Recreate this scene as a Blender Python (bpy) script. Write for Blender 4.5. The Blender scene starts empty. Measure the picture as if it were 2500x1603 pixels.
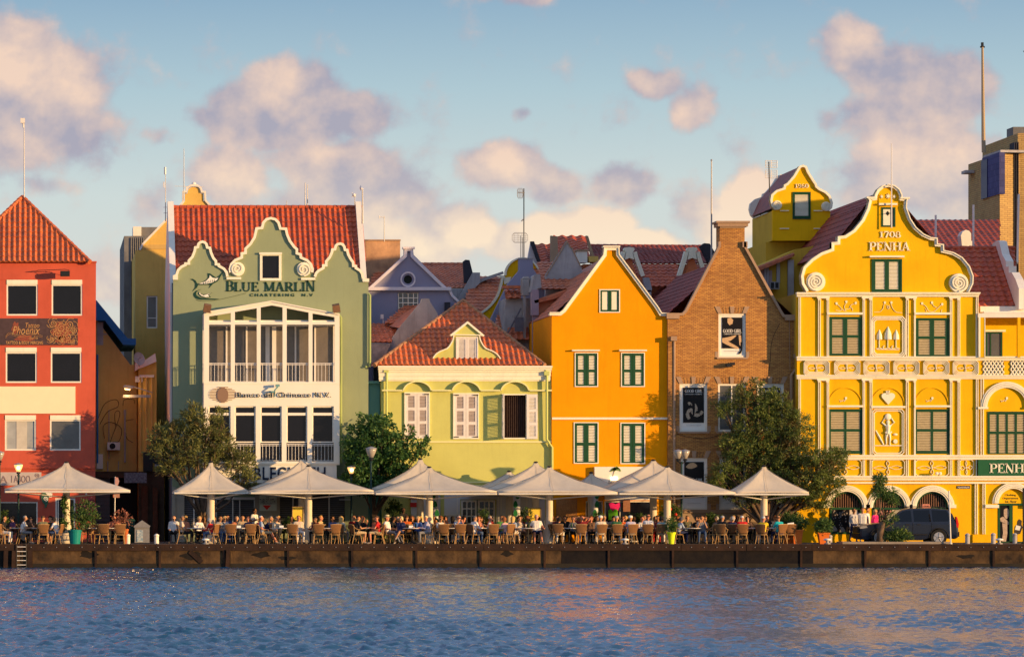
import bpy, bmesh, math, random
import numpy as np
from mathutils import Vector, Matrix, geometry
R = math.radians
random.seed(7)
sc = bpy.context.scene
# ---------------------------------------------------------------- frame of reference
# metres; y runs away from the camera, facades stand near y=0, water level z=0
D, S, X0, H0, CH = 200.0, 50.0, 100.0, 1228.0, 3.0
G = 1.1                                   # height of the quay deck
def X(px, Y=0.0): return (px - X0) / S * (D + Y) / D
def Z(py, Y=0.0): return CH + (H0 - py) / S * (D + Y) / D
def V(px, py, Y=0.0): return Vector((X(px, Y), Y, Z(py, Y)))
# ---------------------------------------------------------------- camera
cam = bpy.data.cameras.new('camera'); camo = bpy.data.objects.new('camera', cam)
sc.collection.objects.link(camo); sc.camera = camo
camo.location = (0, -D, CH); camo.rotation_euler = (R(90), 0, 0)
cam.sensor_width = 36; cam.lens = 36 * D * S / 2500
cam.shift_x = (1250 - X0) / 2500; cam.shift_y = (H0 - 801.5) / 2500
cam.clip_start = 1; cam.clip_end = 4000
# ---------------------------------------------------------------- sun, sky, exposure
SUN_EL, SUN_AZ = R(5.0), R(59)            # azimuth measured from the facades' normal towards the right
sd = Vector((math.sin(SUN_AZ) * math.cos(SUN_EL), -math.cos(SUN_AZ) * math.cos(SUN_EL), math.sin(SUN_EL)))
sl = bpy.data.lights.new('sun', 'SUN'); sl.energy = 5.0; sl.angle = R(0.6); sl.color = (1.0, 0.61, 0.26)
so = bpy.data.objects.new('sun', sl); sc.collection.objects.link(so)
so.location = (60, -60, 40); so.rotation_euler = sd.to_track_quat('Z', 'Y').to_euler()
sc.view_settings.view_transform = 'Standard'; sc.view_settings.look = 'None'
sc.view_settings.exposure = 0.55; sc.view_settings.gamma = 1.0
def srgb(r, g, b):
 f = lambda c: (c/255/12.92) if c <= 10 else ((c/255 + .055)/1.055)**2.4
 return (f(r), f(g), f(b), 1)
def sky_world():
 w = bpy.data.worlds.new('World'); sc.world = w; w.use_nodes = True
 nt = w.node_tree; nt.nodes.clear(); N = nt.nodes.new; L = nt.links.new
 out = N('ShaderNodeOutputWorld'); bg = N('ShaderNodeBackground'); bg.inputs[1].default_value = 0.1
 sky = N('ShaderNodeTexSky'); sky.sky_type = 'NISHITA'; sky.sun_disc = False
 sky.sun_elevation = SUN_EL; sky.sun_rotation = math.atan2(sd.x, sd.y)
 sky.air_density = 1.0; sky.dust_density = 1.2; sky.ozone_density = 2.0
 # --- cloud density as a group of the viewing direction (azimuth, elevation), used twice for lit and shaded sides
 g = bpy.data.node_groups.new('cloud_density', 'ShaderNodeTree')
 g.interface.new_socket('P', in_out='INPUT', socket_type='NodeSocketVector')
 g.interface.new_socket('D', in_out='OUTPUT', socket_type='NodeSocketFloat')
 g.interface.new_socket('W', in_out='OUTPUT', socket_type='NodeSocketFloat')
 GN = g.nodes.new; GL = g.links.new
 gi = GN('NodeGroupInput'); go = GN('NodeGroupOutput')
 def noise(vec, scale, detail, rough, T=GN, K=GL):
  n = T('ShaderNodeTexNoise'); n.inputs['Scale'].default_value = scale; n.inputs['Detail'].default_value = detail
  n.inputs['Roughness'].default_value = rough; K(vec, n.inputs['Vector']); return n
 wn = noise(gi.outputs[0], 4.2, 5, .55)
 sub = GN('ShaderNodeVectorMath'); sub.operation = 'SUBTRACT'; GL(wn.outputs['Color'], sub.inputs[0]); sub.inputs[1].default_value = (.5, .5, .5)
 mul = GN('ShaderNodeVectorMath'); mul.operation = 'MULTIPLY'; GL(sub.outputs[0], mul.inputs[0]); mul.inputs[1].default_value = (.15, .10, 0)
 add = GN('ShaderNodeVectorMath'); add.operation = 'ADD'; GL(gi.outputs[0], add.inputs[0]); GL(mul.outputs[0], add.inputs[1])
 # (azimuth, elevation, radii in thousandths, weight, warmth): sunlit peach heads and mauve bodies
 blobs = [(30,150,130,110,1,1),(150,200,130,100,1,.9),(60,290,190,110,.9,.45),(190,330,110,90,.7,.2),(-120,250,200,180,1,.6),(230,390,60,60,.5,0),
             (670,210,80,60,1,1),(600,260,110,60,.9,.5),(760,235,70,70,.9,.3),(700,310,200,60,1,.05),(860,290,120,60,.8,0),(530,290,90,40,.8,.1),
             (570,420,100,80,.8,1),(740,390,110,60,.8,.9),(840,430,150,80,.95,.3),(960,480,120,80,.9,.1),(700,500,160,70,.6,.4),(1080,560,110,60,.9,.3),(900,570,100,50,.9,1.3),(1130,570,70,50,1,1.5),
             (1230,415,100,55,1,.9),(1340,450,90,50,.8,.15),(1520,455,75,55,.95,.0),(1400,555,130,50,1.1,1.7),(1290,590,130,50,1,.6),(1540,595,120,36,.9,1.6),
             (1610,215,60,40,.8,.8),(1690,275,60,60,.9,.9),(1830,500,70,80,1.1,1.7),(1770,560,70,60,.9,1.5),(1700,520,60,80,.6,.4),
             (2075,135,70,60,.9,.7),(2170,200,100,60,.95,.15),(2290,230,140,90,1,.0),(2180,310,120,70,.8,.1),(2250,390,150,90,1,1),(2180,470,160,80,.8,.3),(2380,470,140,110,.8,.5),
             (1270,297,36,26,.65,0),(125,455,60,36,.55,0),(370,335,46,34,.5,0),(2025,315,34,34,.5,0),(360,490,80,60,.5,.1),(1660,500,50,60,.45,.3),
             (1260,-5,110,24,.6,0),(1000,610,160,50,.8,.9),(60,640,300,60,.4,.6),(270,680,120,70,.8,.2),(2060,450,80,60,.5,.1),(1780,400,70,50,.3,.1)]
 acc = wac = None
 def comb(a, b):
  if a is None: return b
  m = GN('ShaderNodeMath'); m.operation = 'SMOOTH_MAX'; m.inputs[2].default_value = .25; GL(a, m.inputs[0]); GL(b, m.inputs[1]); return m.outputs[0]
 for cx, cy, rx, ry, a, wm in blobs:
  c = (math.atan((cx - X0) / 10000) * 10, -math.atan((H0 - cy) / 10000) * 10)
  s1 = GN('ShaderNodeVectorMath'); s1.operation = 'SUBTRACT'; GL(add.outputs[0], s1.inputs[0]); s1.inputs[1].default_value = (c[0], c[1], 0)
  s2 = GN('ShaderNodeVectorMath'); s2.operation = 'MULTIPLY'; GL(s1.outputs[0], s2.inputs[0]); s2.inputs[1].default_value = (1000/rx/1.95, 1000/ry/1.85, 0)
  ln = GN('ShaderNodeVectorMath'); ln.operation = 'LENGTH'; GL(s2.outputs[0], ln.inputs[0])
  mr = GN('ShaderNodeMapRange'); mr.interpolation_type = 'SMOOTHSTEP'; GL(ln.outputs['Value'], mr.inputs[0])
  mr.inputs[1].default_value = 1; mr.inputs[2].default_value = 0; mr.inputs[3].default_value = 0; mr.inputs[4].default_value = a*1.25
  acc = comb(acc, mr.outputs[0])
  wv = GN('ShaderNodeMath'); wv.operation = 'MULTIPLY'; GL(mr.outputs[0], wv.inputs[0]); wv.inputs[1].default_value = wm; wac = comb(wac, wv.outputs[0])
 fb = noise(gi.outputs[0], 8.0, 8, .58)
 fm = GN('ShaderNodeMath'); fm.operation = 'MULTIPLY_ADD'; GL(fb.outputs[0], fm.inputs[0]); fm.inputs[1].default_value = 1.35; fm.inputs[2].default_value = -.77
 s = GN('ShaderNodeMath'); s.operation = 'ADD'; GL(acc, s.inputs[0]); GL(fm.outputs[0], s.inputs[1]); GL(s.outputs[0], go.inputs[0]); GL(wac, go.inputs[1])
 # --- direction to (azimuth, elevation)
 tc = N('ShaderNodeTexCoord'); sp = N('ShaderNodeSeparateXYZ'); L(tc.outputs['Generated'], sp.inputs[0])
 def M(op, a, b=None, c=None):
  m = N('ShaderNodeMath'); m.operation = op
  for i, v in enumerate((a, b, c)):
   if v is None: continue
   if isinstance(v, (int, float)): m.inputs[i].default_value = v
   else: L(v, m.inputs[i])
  return m.outputs[0]
 az = M('ARCTAN2', sp.outputs[0], sp.outputs[1]); el = M('ARCSINE', sp.outputs[2])
 cb = N('ShaderNodeCombineXYZ'); L(M('MULTIPLY', az, 10), cb.inputs[0]); L(M('MULTIPLY', el, -10), cb.inputs[1])
 def grp(off):
  n = N('ShaderNodeGroup'); n.node_tree = g
  o = N('ShaderNodeVectorMath'); o.operation = 'ADD'; L(cb.outputs[0], o.inputs[0]); o.inputs[1].default_value = off; L(o.outputs[0], n.inputs[0]); return n.outputs[0], n.outputs[1]
 d0, wm_ = grp((0, 0, 0))
 o_ = N('ShaderNodeVectorMath'); o_.operation = 'ADD'; L(cb.outputs[0], o_.inputs[0]); o_.inputs[1].default_value = (.025, -.045, 0)
 n0 = noise(cb.outputs[0], 8.0, 4, .55, N, L); n1 = noise(o_.outputs[0], 8.0, 4, .55, N, L)
 mr = N('ShaderNodeMapRange'); mr.interpolation_type = 'SMOOTHSTEP'; L(d0, mr.inputs[0]); mr.inputs[1].default_value = .12; mr.inputs[2].default_value = .62
 alpha = M('MULTIPLY', mr.outputs[0], .92)
 lit = N('ShaderNodeMapRange'); L(M('ADD', M('MULTIPLY', wm_, .85), M('MULTIPLY', M('SUBTRACT', n0.outputs[0], n1.outputs[0]), 1.9)), lit.inputs[0]); lit.inputs[1].default_value = -.02; lit.inputs[2].default_value = 1.15
 # --- clear sky colour: Nishita graded by elevation
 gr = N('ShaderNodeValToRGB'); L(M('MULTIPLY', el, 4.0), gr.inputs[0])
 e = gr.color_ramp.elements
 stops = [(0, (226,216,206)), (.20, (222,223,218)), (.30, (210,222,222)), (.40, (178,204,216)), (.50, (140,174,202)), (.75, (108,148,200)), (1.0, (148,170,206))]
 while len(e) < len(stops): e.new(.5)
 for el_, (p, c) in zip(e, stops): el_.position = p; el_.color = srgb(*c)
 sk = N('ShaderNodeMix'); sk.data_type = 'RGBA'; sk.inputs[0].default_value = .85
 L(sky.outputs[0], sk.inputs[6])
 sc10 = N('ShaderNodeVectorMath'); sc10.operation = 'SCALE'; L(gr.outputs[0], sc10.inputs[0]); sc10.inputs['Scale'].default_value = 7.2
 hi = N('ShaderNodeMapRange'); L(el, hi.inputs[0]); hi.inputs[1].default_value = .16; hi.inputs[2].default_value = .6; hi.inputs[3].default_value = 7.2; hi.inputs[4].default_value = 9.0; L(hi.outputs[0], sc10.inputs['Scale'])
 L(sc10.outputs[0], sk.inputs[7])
 # low clouds are creamier, high ones mauve
 lowf = N('ShaderNodeMapRange'); L(el, lowf.inputs[0]); lowf.inputs[1].default_value = .055; lowf.inputs[2].default_value = .085
 lc = N('ShaderNodeMix'); lc.data_type = 'RGBA'; L(lowf.outputs[0], lc.inputs[0]); lc.inputs[6].default_value = srgb(253,232,200); lc.inputs[7].default_value = srgb(240,208,186)
 shc = N('ShaderNodeMix'); shc.data_type = 'RGBA'; L(lowf.outputs[0], shc.inputs[0]); shc.inputs[6].default_value = srgb(208,196,192); shc.inputs[7].default_value = srgb(166,162,178)
 cc = N('ShaderNodeMix'); cc.data_type = 'RGBA'; L(lit.outputs[0], cc.inputs[0]); L(shc.outputs[2], cc.inputs[6]); L(lc.outputs[2], cc.inputs[7])
 cs = N('ShaderNodeVectorMath'); cs.operation = 'SCALE'; L(cc.outputs[2], cs.inputs[0]); cs.inputs['Scale'].default_value = 7.2
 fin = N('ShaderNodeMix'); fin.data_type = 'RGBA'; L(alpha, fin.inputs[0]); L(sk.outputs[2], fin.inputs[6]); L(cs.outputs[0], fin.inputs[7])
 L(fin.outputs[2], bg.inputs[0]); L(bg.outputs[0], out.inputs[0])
sky_world()
# ---------------------------------------------------------------- materials
MATS = {}
def hexc(c): return c if len(c) == 4 else (c[0], c[1], c[2], 1)
def mat(name, col, rough=.8, var=.0, vscale=1.5, bump=0.0, bscale=30, col2=None, metal=0, spec=.12, streak=0.0, emit=None, sheen=0, trans=0):
 """a painted or plain surface: colour broken by large soft noise, fine grain bump, faint vertical weather streaks"""
 if name in MATS: return MATS[name]
 m = bpy.data.materials.new(name); m.use_nodes = True; nt = m.node_tree; N = nt.nodes.new; L = nt.links.new
 p = nt.nodes['Principled BSDF']; p.inputs['Base Color'].default_value = hexc(col); p.inputs['Roughness'].default_value = rough
 p.inputs['Metallic'].default_value = metal; p.inputs['Specular IOR Level'].default_value = spec
 if trans: p.inputs['Transmission Weight'].default_value = trans
 if emit: p.inputs['Emission Color'].default_value = hexc(emit[0]); p.inputs['Emission Strength'].default_value = emit[1]
 if var or bump or streak:
  tc = N('ShaderNodeNewGeometry')
 c_in = None
 if var:
  n = N('ShaderNodeTexNoise'); n.inputs['Scale'].default_value = vscale; n.inputs['Detail'].default_value = 5; n.inputs['Roughness'].default_value = .65
  L(tc.outputs['Position'], n.inputs['Vector'])
  mr = N('ShaderNodeMapRange'); L(n.outputs[0], mr.inputs[0]); mr.inputs[1].default_value = .32; mr.inputs[2].default_value = .68
  mx = N('ShaderNodeMix'); mx.data_type = 'RGBA'; L(mr.outputs[0], mx.inputs[0])
  c2 = col2 or tuple(x * (1 - var) for x in col[:3]); mx.inputs[6].default_value = hexc(c2); mx.inputs[7].default_value = hexc(col)
  c_in = mx.outputs[2]
 if streak:
  mp = N('ShaderNodeMapping'); mp.inputs['Scale'].default_value = (3.2, 3.2, .28); L(tc.outputs['Position'], mp.inputs[0])
  n2 = N('ShaderNodeTexNoise'); n2.inputs['Scale'].default_value = 1.6; n2.inputs['Detail'].default_value = 6; n2.inputs['Roughness'].default_value = .7; L(mp.outputs[0], n2.inputs['Vector'])
  m2 = N('ShaderNodeMapRange'); L(n2.outputs[0], m2.inputs[0]); m2.inputs[1].default_value = .52; m2.inputs[2].default_value = .75; m2.inputs[4].default_value = streak
  x2 = N('ShaderNodeMix'); x2.data_type = 'RGBA'; L(m2.outputs[0], x2.inputs[0])
  if c_in: L(c_in, x2.inputs[6])
  else: x2.inputs[6].default_value = hexc(col)
  x2.inputs[7].default_value = (col[0]*.45, col[1]*.42, col[2]*.4, 1); c_in = x2.outputs[2]
 if c_in: L(c_in, p.inputs['Base Color'])
 if bump:
  nb = N('ShaderNodeTexNoise'); nb.inputs['Scale'].default_value = bscale; nb.inputs['Detail'].default_value = 4; L(tc.outputs['Position'], nb.inputs['Vector'])
  b = N('ShaderNodeBump'); b.inputs['Strength'].default_value = bump; b.inputs['Distance'].default_value = .02; L(nb.outputs[0], b.inputs['Height']); L(b.outputs[0], p.inputs['Normal'])
 MATS[name] = m; return m
def brick_mat(name, c1, c2, mortar, bw=.22, bh=.065, rough=.85, facing='front', dark=.35):
 m = bpy.data.materials.new(name); m.use_nodes = True; nt = m.node_tree; N = nt.nodes.new; L = nt.links.new
 p = nt.nodes['Principled BSDF']; p.inputs['Roughness'].default_value = rough; p.inputs['Specular IOR Level'].default_value = .2
 ge = N('ShaderNodeNewGeometry'); sp = N('ShaderNodeSeparateXYZ'); L(ge.outputs['Position'], sp.inputs[0])
 sn = N('ShaderNodeSeparateXYZ'); L(ge.outputs['Normal'], sn.inputs[0])
 ab = N('ShaderNodeMath'); ab.operation = 'ABSOLUTE'; L(sn.outputs[0], ab.inputs[0])
 gt = N('ShaderNodeMath'); gt.operation = 'GREATER_THAN'; L(ab.outputs[0], gt.inputs[0]); gt.inputs[1].default_value = .6
 mf = N('ShaderNodeMix'); L(gt.outputs[0], mf.inputs[0]); L(sp.outputs[0], mf.inputs[2]); L(sp.outputs[1], mf.inputs[3])
 cb = N('ShaderNodeCombineXYZ'); L(mf.outputs[0], cb.inputs[0]); L(sp.outputs[2], cb.inputs[1])
 b = N('ShaderNodeTexBrick'); L(cb.outputs[0], b.inputs['Vector']); b.inputs['Scale'].default_value = 1
 b.inputs['Brick Width'].default_value = bw; b.inputs['Row Height'].default_value = bh; b.inputs['Mortar Size'].default_value = .009
 b.inputs['Mortar Smooth'].default_value = .3; b.inputs['Bias'].default_value = -.2
 b.inputs['Color1'].default_value = hexc(c1); b.inputs['Color2'].default_value = hexc(c2); b.inputs['Mortar'].default_value = hexc(mortar)
 n = N('ShaderNodeTexNoise'); n.inputs['Scale'].default_value = .9; n.inputs['Detail'].default_value = 6; L(ge.outputs['Position'], n.inputs['Vector'])
 mr = N('ShaderNodeMapRange'); L(n.outputs[0], mr.inputs[0]); mr.inputs[1].default_value = .45; mr.inputs[2].default_value = .75; mr.inputs[4].default_value = dark
 mx = N('ShaderNodeMix'); mx.data_type = 'RGBA'; mx.blend_type = 'MULTIPLY'; L(mr.outputs[0], mx.inputs[0]); L(b.outputs[0], mx.inputs[6]); mx.inputs[7].default_value = (.35, .3, .28, 1)
 L(mx.outputs[2], p.inputs['Base Color'])
 bp = N('ShaderNodeBump'); bp.inputs['Strength'].default_value = .6; bp.inputs['Distance'].default_value = .015; bp.invert = True
 L(b.outputs['Fac'], bp.inputs['Height']); L(bp.outputs[0], p.inputs['Normal'])
 MATS[name] = m; return m
def attr_mat(name, prop, rough=.85):
 """cloth or skin whose colour is a property of the person wearing it"""
 m = bpy.data.materials.new(name); m.use_nodes = True; nt = m.node_tree; N = nt.nodes.new; L = nt.links.new
 p = nt.nodes['Principled BSDF']; p.inputs['Roughness'].default_value = rough; p.inputs['Specular IOR Level'].default_value = .25
 a = N('ShaderNodeAttribute'); a.attribute_type = 'OBJECT'; a.attribute_name = prop
 tc = N('ShaderNodeTexCoord'); n = N('ShaderNodeTexNoise'); n.inputs['Scale'].default_value = 14; L(tc.outputs['Object'], n.inputs['Vector'])
 mr = N('ShaderNodeMapRange'); L(n.outputs[0], mr.inputs[0]); mr.inputs[3].default_value = .75; mr.inputs[4].default_value = 1.15
 v = N('ShaderNodeVectorMath'); v.operation = 'SCALE'; L(a.outputs['Color'], v.inputs[0]); L(mr.outputs[0], v.inputs['Scale'])
 L(v.outputs[0], p.inputs['Base Color']); MATS[name] = m; return m
def tile_mat(name, c1, c2, c3):
 m = bpy.data.materials.new(name); m.use_nodes = True; nt = m.node_tree; N = nt.nodes.new; L = nt.links.new
 p = nt.nodes['Principled BSDF']; p.inputs['Roughness'].default_value = .6; p.inputs['Specular IOR Level'].default_value = .35
 ge = N('ShaderNodeNewGeometry'); n = N('ShaderNodeTexNoise'); n.inputs['Scale'].default_value = 2.2; n.inputs['Detail'].default_value = 8; n.inputs['Roughness'].default_value = .75; L(ge.outputs['Position'], n.inputs['Vector'])
 vo = N('ShaderNodeTexVoronoi'); vo.inputs['Scale'].default_value = 3.6; L(ge.outputs['Position'], vo.inputs['Vector'])
 sp = N('ShaderNodeSeparateColor'); L(vo.outputs['Color'], sp.inputs[0])
 mx = N('ShaderNodeMix'); mx.data_type = 'RGBA'; L(sp.outputs[0], mx.inputs[0]); mx.inputs[6].default_value = hexc(c1); mx.inputs[7].default_value = hexc(c2)
 mr = N('ShaderNodeMapRange'); L(n.outputs[0], mr.inputs[0]); mr.inputs[1].default_value = .47; mr.inputs[2].default_value = .66; mr.inputs[4].default_value = .85
 m2 = N('ShaderNodeMix'); m2.data_type = 'RGBA'; L(mr.outputs[0], m2.inputs[0]); L(mx.outputs[2], m2.inputs[6]); m2.inputs[7].default_value = hexc(c3)
 L(m2.outputs[2], p.inputs['Base Color']); MATS[name] = m; return m
def leaf_mat(name, c1, c2, c3, scale=1.6):
 m = bpy.data.materials.new(name); m.use_nodes = True; nt = m.node_tree; N = nt.nodes.new; L = nt.links.new
 p = nt.nodes['Principled BSDF']; p.inputs['Roughness'].default_value = .55; p.inputs['Specular IOR Level'].default_value = .3
 ge = N('ShaderNodeNewGeometry'); n = N('ShaderNodeTexNoise'); n.inputs['Scale'].default_value = scale; n.inputs['Detail'].default_value = 6; n.inputs['Roughness'].default_value = .8; L(ge.outputs['Position'], n.inputs['Vector'])
 cr = N('ShaderNodeValToRGB'); L(n.outputs[0], cr.inputs[0]); e = cr.color_ramp.elements; e.new(.5)
 e[0].position = .36; e[1].position = .5; e[2].position = .62; e[0].color = hexc(c1); e[1].color = hexc(c2); e[2].color = hexc(c3)
 L(cr.outputs[0], p.inputs['Base Color'])
 tr = N('ShaderNodeBsdfTranslucent'); L(cr.outputs[0], tr.inputs[0]); ms = N('ShaderNodeMixShader'); ms.inputs[0].default_value = .3
 L(p.outputs[0], ms.inputs[1]); L(tr.outputs[0], ms.inputs[2]); L(ms.outputs[0], nt.nodes['Material Output'].inputs[0]); MATS[name] = m; return m
# ---------------------------------------------------------------- scene graph helpers
W = {}
def link(o): sc.collection.objects.link(o); return o
def tagp(o, label=None, cat=None, group=None, kind=None):
 if label: o['label'] = label
 if cat: o['category'] = cat
 if group: o['group'] = group
 if kind: o['kind'] = kind
 return o
def thing(name, label, cat, loc, rz=0, group=None):
 o = link(bpy.data.objects.new(name, None)); o.empty_display_size = .3
 o.location = loc; o.rotation_euler = (0, 0, rz); W[o] = Vector(loc) if rz == 0 else Vector(loc)
 return tagp(o, label, cat, group)
def kids(o): return [c for c in bpy.data.objects if c.parent == o]
def tree_of(o): return (o, [tree_of(c) for c in kids(o)])
def copy_tree(t, parent=None):
 o, ch = t; c = link(o.copy())
 if parent: c.parent = parent
 for x in ch: copy_tree(x, c)
 return c
class MB:
 def __init__(s): s.v = []; s.f = []; s.mi = []; s.m = 0
 def face(s, *i): s.f.append(tuple(i)); s.mi.append(s.m)
 def add(s, pts):
  n = len(s.v); s.v.extend([tuple(p) for p in pts]); return n
 def quad(s, a, b, c, d): n = s.add((a, b, c, d)); s.face(n, n+1, n+2, n+3)
 def tri(s, a, b, c): n = s.add((a, b, c)); s.face(n, n+1, n+2)
 def poly(s, pts): n = s.add(pts); s.face(*range(n, n+len(pts)))
 def box(s, x0, x1, y0, y1, z0, z1):
  n = s.add([(x, y, z) for z in (z0, z1) for x, y in ((x0, y0), (x1, y0), (x1, y1), (x0, y1))])
  for q in ((0,3,2,1), (4,5,6,7), (0,1,5,4), (1,2,6,5), (2,3,7,6), (3,0,4,7)): s.face(*[n+i for i in q])
 def fbox(s, Y, x0, y0, x1, y1, yo=0.0, d=.1):
  """box given by photo columns and rows on the facade plane Y, front face yo behind (- = proud), d deep"""
  s.box(X(x0, Y), X(x1, Y), Y+yo, Y+yo+d, Z(y1, Y), Z(y0, Y))
 def obox(s, c, ax, ay, az):
  """oriented box: centre and three half-axis vectors"""
  c = Vector(c); P = [c + ax*i + ay*j + az*k for k in (-1, 1) for i, j in ((-1,-1), (1,-1), (1,1), (-1,1))]
  n = s.add(P)
  for q in ((0,3,2,1), (4,5,6,7), (0,1,5,4), (1,2,6,5), (2,3,7,6), (3,0,4,7)): s.face(*[n+i for i in q])
 def prism(s, poly, y0, y1, holes=()):
  """polygon in (x,z) with holes, extruded from y0 to y1"""
  loops = [list(poly)] + [list(h) for h in holes]
  flat = [p for l in loops for p in l]
  tr = geometry.tessellate_polygon([[Vector((p[0], p[1], 0)) for p in l] for l in loops])
  n = s.add([(p[0], y0, p[1]) for p in flat]); m = s.add([(p[0], y1, p[1]) for p in flat])
  for t in tr: s.face(n+t[0], n+t[1], n+t[2]); s.face(m+t[2], m+t[1], m+t[0])
  k = 0
  for l in loops:
   for i in range(len(l)):
    j = (i+1) % len(l); s.face(n+k+i, n+k+j, m+k+j, m+k+i)
   k += len(l)
 def tube(s, pts, r, n=6, cap=True):
  pts = [Vector(p) for p in pts]; rs = r if isinstance(r, (list, tuple)) else [r]*len(pts); rings = []
  up = Vector((0, 0, 1))
  for i, p in enumerate(pts):
   t = (pts[min(i+1, len(pts)-1)] - pts[max(i-1, 0)])
   t = t.normalized() if t.length > 1e-9 else Vector((0, 0, 1))
   a = t.cross(up) if abs(t.dot(up)) < .95 else t.cross(Vector((1, 0, 0))); a.normalize(); b = t.cross(a)
   rings.append(s.add([p + (a*math.cos(q) + b*math.sin(q))*rs[i] for q in [2*math.pi*k/n for k in range(n)]]))
  for a, b in zip(rings, rings[1:]):
   for k in range(n): s.face(a+k, a+(k+1) % n, b+(k+1) % n, b+k)
  if cap: s.face(*[rings[0]+k for k in range(n)][::-1]); s.face(*[rings[-1]+k for k in range(n)])
 def lathe(s, c, prof, n=16, axis='z'):
  """prof = [(radius, height)]"""
  c = Vector(c); rings = []
  for r, h in prof:
   pts = []
   for k in range(n):
    q = 2*math.pi*k/n
    if axis == 'z': pts.append(c + Vector((r*math.cos(q), r*math.sin(q), h)))
    elif axis == 'y': pts.append(c + Vector((r*math.cos(q), h, r*math.sin(q))))
    else: pts.append(c + Vector((h, r*math.cos(q), r*math.sin(q))))
   rings.append(s.add(pts))
  for a, b in zip(rings, rings[1:]):
   for k in range(n): s.face(a+k, a+(k+1) % n, b+(k+1) % n, b+k)
  s.face(*[rings[0]+k for k in range(n)][::-1]); s.face(*[rings[-1]+k for k in range(n)])
 def ball(s, c, r, n=10, m=6, sc_=(1, 1, 1)):
  c = Vector(c); rings = []
  for j in range(1, m):
   a = math.pi*j/m
   rings.append(s.add([c + Vector((r*sc_[0]*math.sin(a)*math.cos(2*math.pi*k/n), r*sc_[1]*math.sin(a)*math.sin(2*math.pi*k/n), r*sc_[2]*math.cos(a))) for k in range(n)]))
  t = s.add([c + Vector((0, 0, r*sc_[2]))]); b = s.add([c - Vector((0, 0, r*sc_[2]))])
  for k in range(n): s.face(t, rings[0]+k, rings[0]+(k+1) % n); s.face(b, rings[-1]+(k+1) % n, rings[-1]+k)
  for a, d in zip(rings, rings[1:]):
   for k in range(n): s.face(a+k, d+k, d+(k+1) % n, a+(k+1) % n)
 def ribbon(s, pts, w, y0, y1, closed=False):
  """solid band of width w (to the left of the running direction) along a polyline in (x,z)"""
  P = [Vector((p[0], p[1])) for p in pts]; n = len(P); O = []
  for i in range(n):
   a = P[i-1] if (i > 0 or closed) else None; b = P[(i+1) % n] if (i < n-1 or closed) else None
   d1 = (P[i]-a).normalized() if a is not None else None; d2 = (b-P[i]).normalized() if b is not None else None
   if d1 is None: d1 = d2
   if d2 is None: d2 = d1
   n1 = Vector((-d1.y, d1.x)); n2 = Vector((-d2.y, d2.x)); m = n1+n2
   m = m.normalized() if m.length > 1e-6 else n1
   k = 1/max(.45, m.dot(n1)); O.append(P[i] + m*w*k)
  A = s.add([(p.x, y0, p.y) for p in P]); B = s.add([(p.x, y0, p.y) for p in O])
  C = s.add([(p.x, y1, p.y) for p in P]); E = s.add([(p.x, y1, p.y) for p in O])
  for i in range(n if closed else n-1):
   j = (i+1) % n
   s.face(A+i, A+j, B+j, B+i); s.face(C+i, E+i, E+j, C+j); s.face(A+i, C+i, C+j, A+j); s.face(B+i, B+j, E+j, E+i)
  if not closed: s.face(A, B, E, C); s.face(A+n-1, C+n-1, E+n-1, B+n-1)
 def build(s, name, mats, parent=None, label=None, smooth=False, recalc=True):
  o0 = W.get(parent, Vector((0, 0, 0))) if parent else Vector((0, 0, 0))
  me = bpy.data.meshes.new(name)
  me.from_pydata([(v[0]-o0.x, v[1]-o0.y, v[2]-o0.z) for v in s.v], [], s.f)
  mats = mats if isinstance(mats, (list, tuple)) else [mats]
  for m in mats: me.materials.append(MATS[m] if isinstance(m, str) else m)
  if len(mats) > 1: me.polygons.foreach_set('material_index', s.mi)
  if recalc and len(s.f) < 60000:
   bm = bmesh.new(); bm.from_mesh(me); bmesh.ops.recalc_face_normals(bm, faces=bm.faces); bm.to_mesh(me); bm.free()
  if smooth: me.polygons.foreach_set('use_smooth', [True]*len(me.polygons))
  me.update()
  o = link(bpy.data.objects.new(name, me)); W[o] = o0
  if parent: o.parent = parent
  if label: o['label'] = label
  return o
def whole(mb, name, mats, label, cat, group=None, smooth=False, base=None):
 """a thing that is one mesh, its origin at its base"""
 if base is None:
  a = np.array(mb.v); base = ((a[:,0].min()+a[:,0].max())/2, (a[:,1].min()+a[:,1].max())/2, a[:,2].min())
 base = Vector(base); mb.v = [(v[0]-base.x, v[1]-base.y, v[2]-base.z) for v in mb.v]
 o = mb.build(name, mats, None, None, smooth); o.location = base; W[o] = base
 return tagp(o, label, cat, group)
def pl(pts, Y): return [(X(p[0], Y), Z(p[1], Y)) for p in pts]
def rect(x0, y0, x1, y1): return [(x0, y0), (x1, y0), (x1, y1), (x0, y1)]
def arc_pts(cx, cy, r, a0, a1, n, ry=None):
 return [(cx + r*math.cos(R(a0+(a1-a0)*i/n)), cy - (ry or r)*math.sin(R(a0+(a1-a0)*i/n))) for i in range(n+1)]
def smooth_line(pts, k=4):
 """Catmull-Rom through the points"""
 P = [Vector((p[0], p[1])) for p in pts]; out = []
 for i in range(len(P)-1):
  a, b, c, d = P[max(i-1, 0)], P[i], P[i+1], P[min(i+2, len(P)-1)]
  for j in range(k):
   t = j/k; q = .5*((2*b) + (c-a)*t + (2*a-5*b+4*c-d)*t*t + (3*b-a-3*c+d)*t**3); out.append((q.x, q.y))
 out.append((P[-1].x, P[-1].y)); return out
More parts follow.
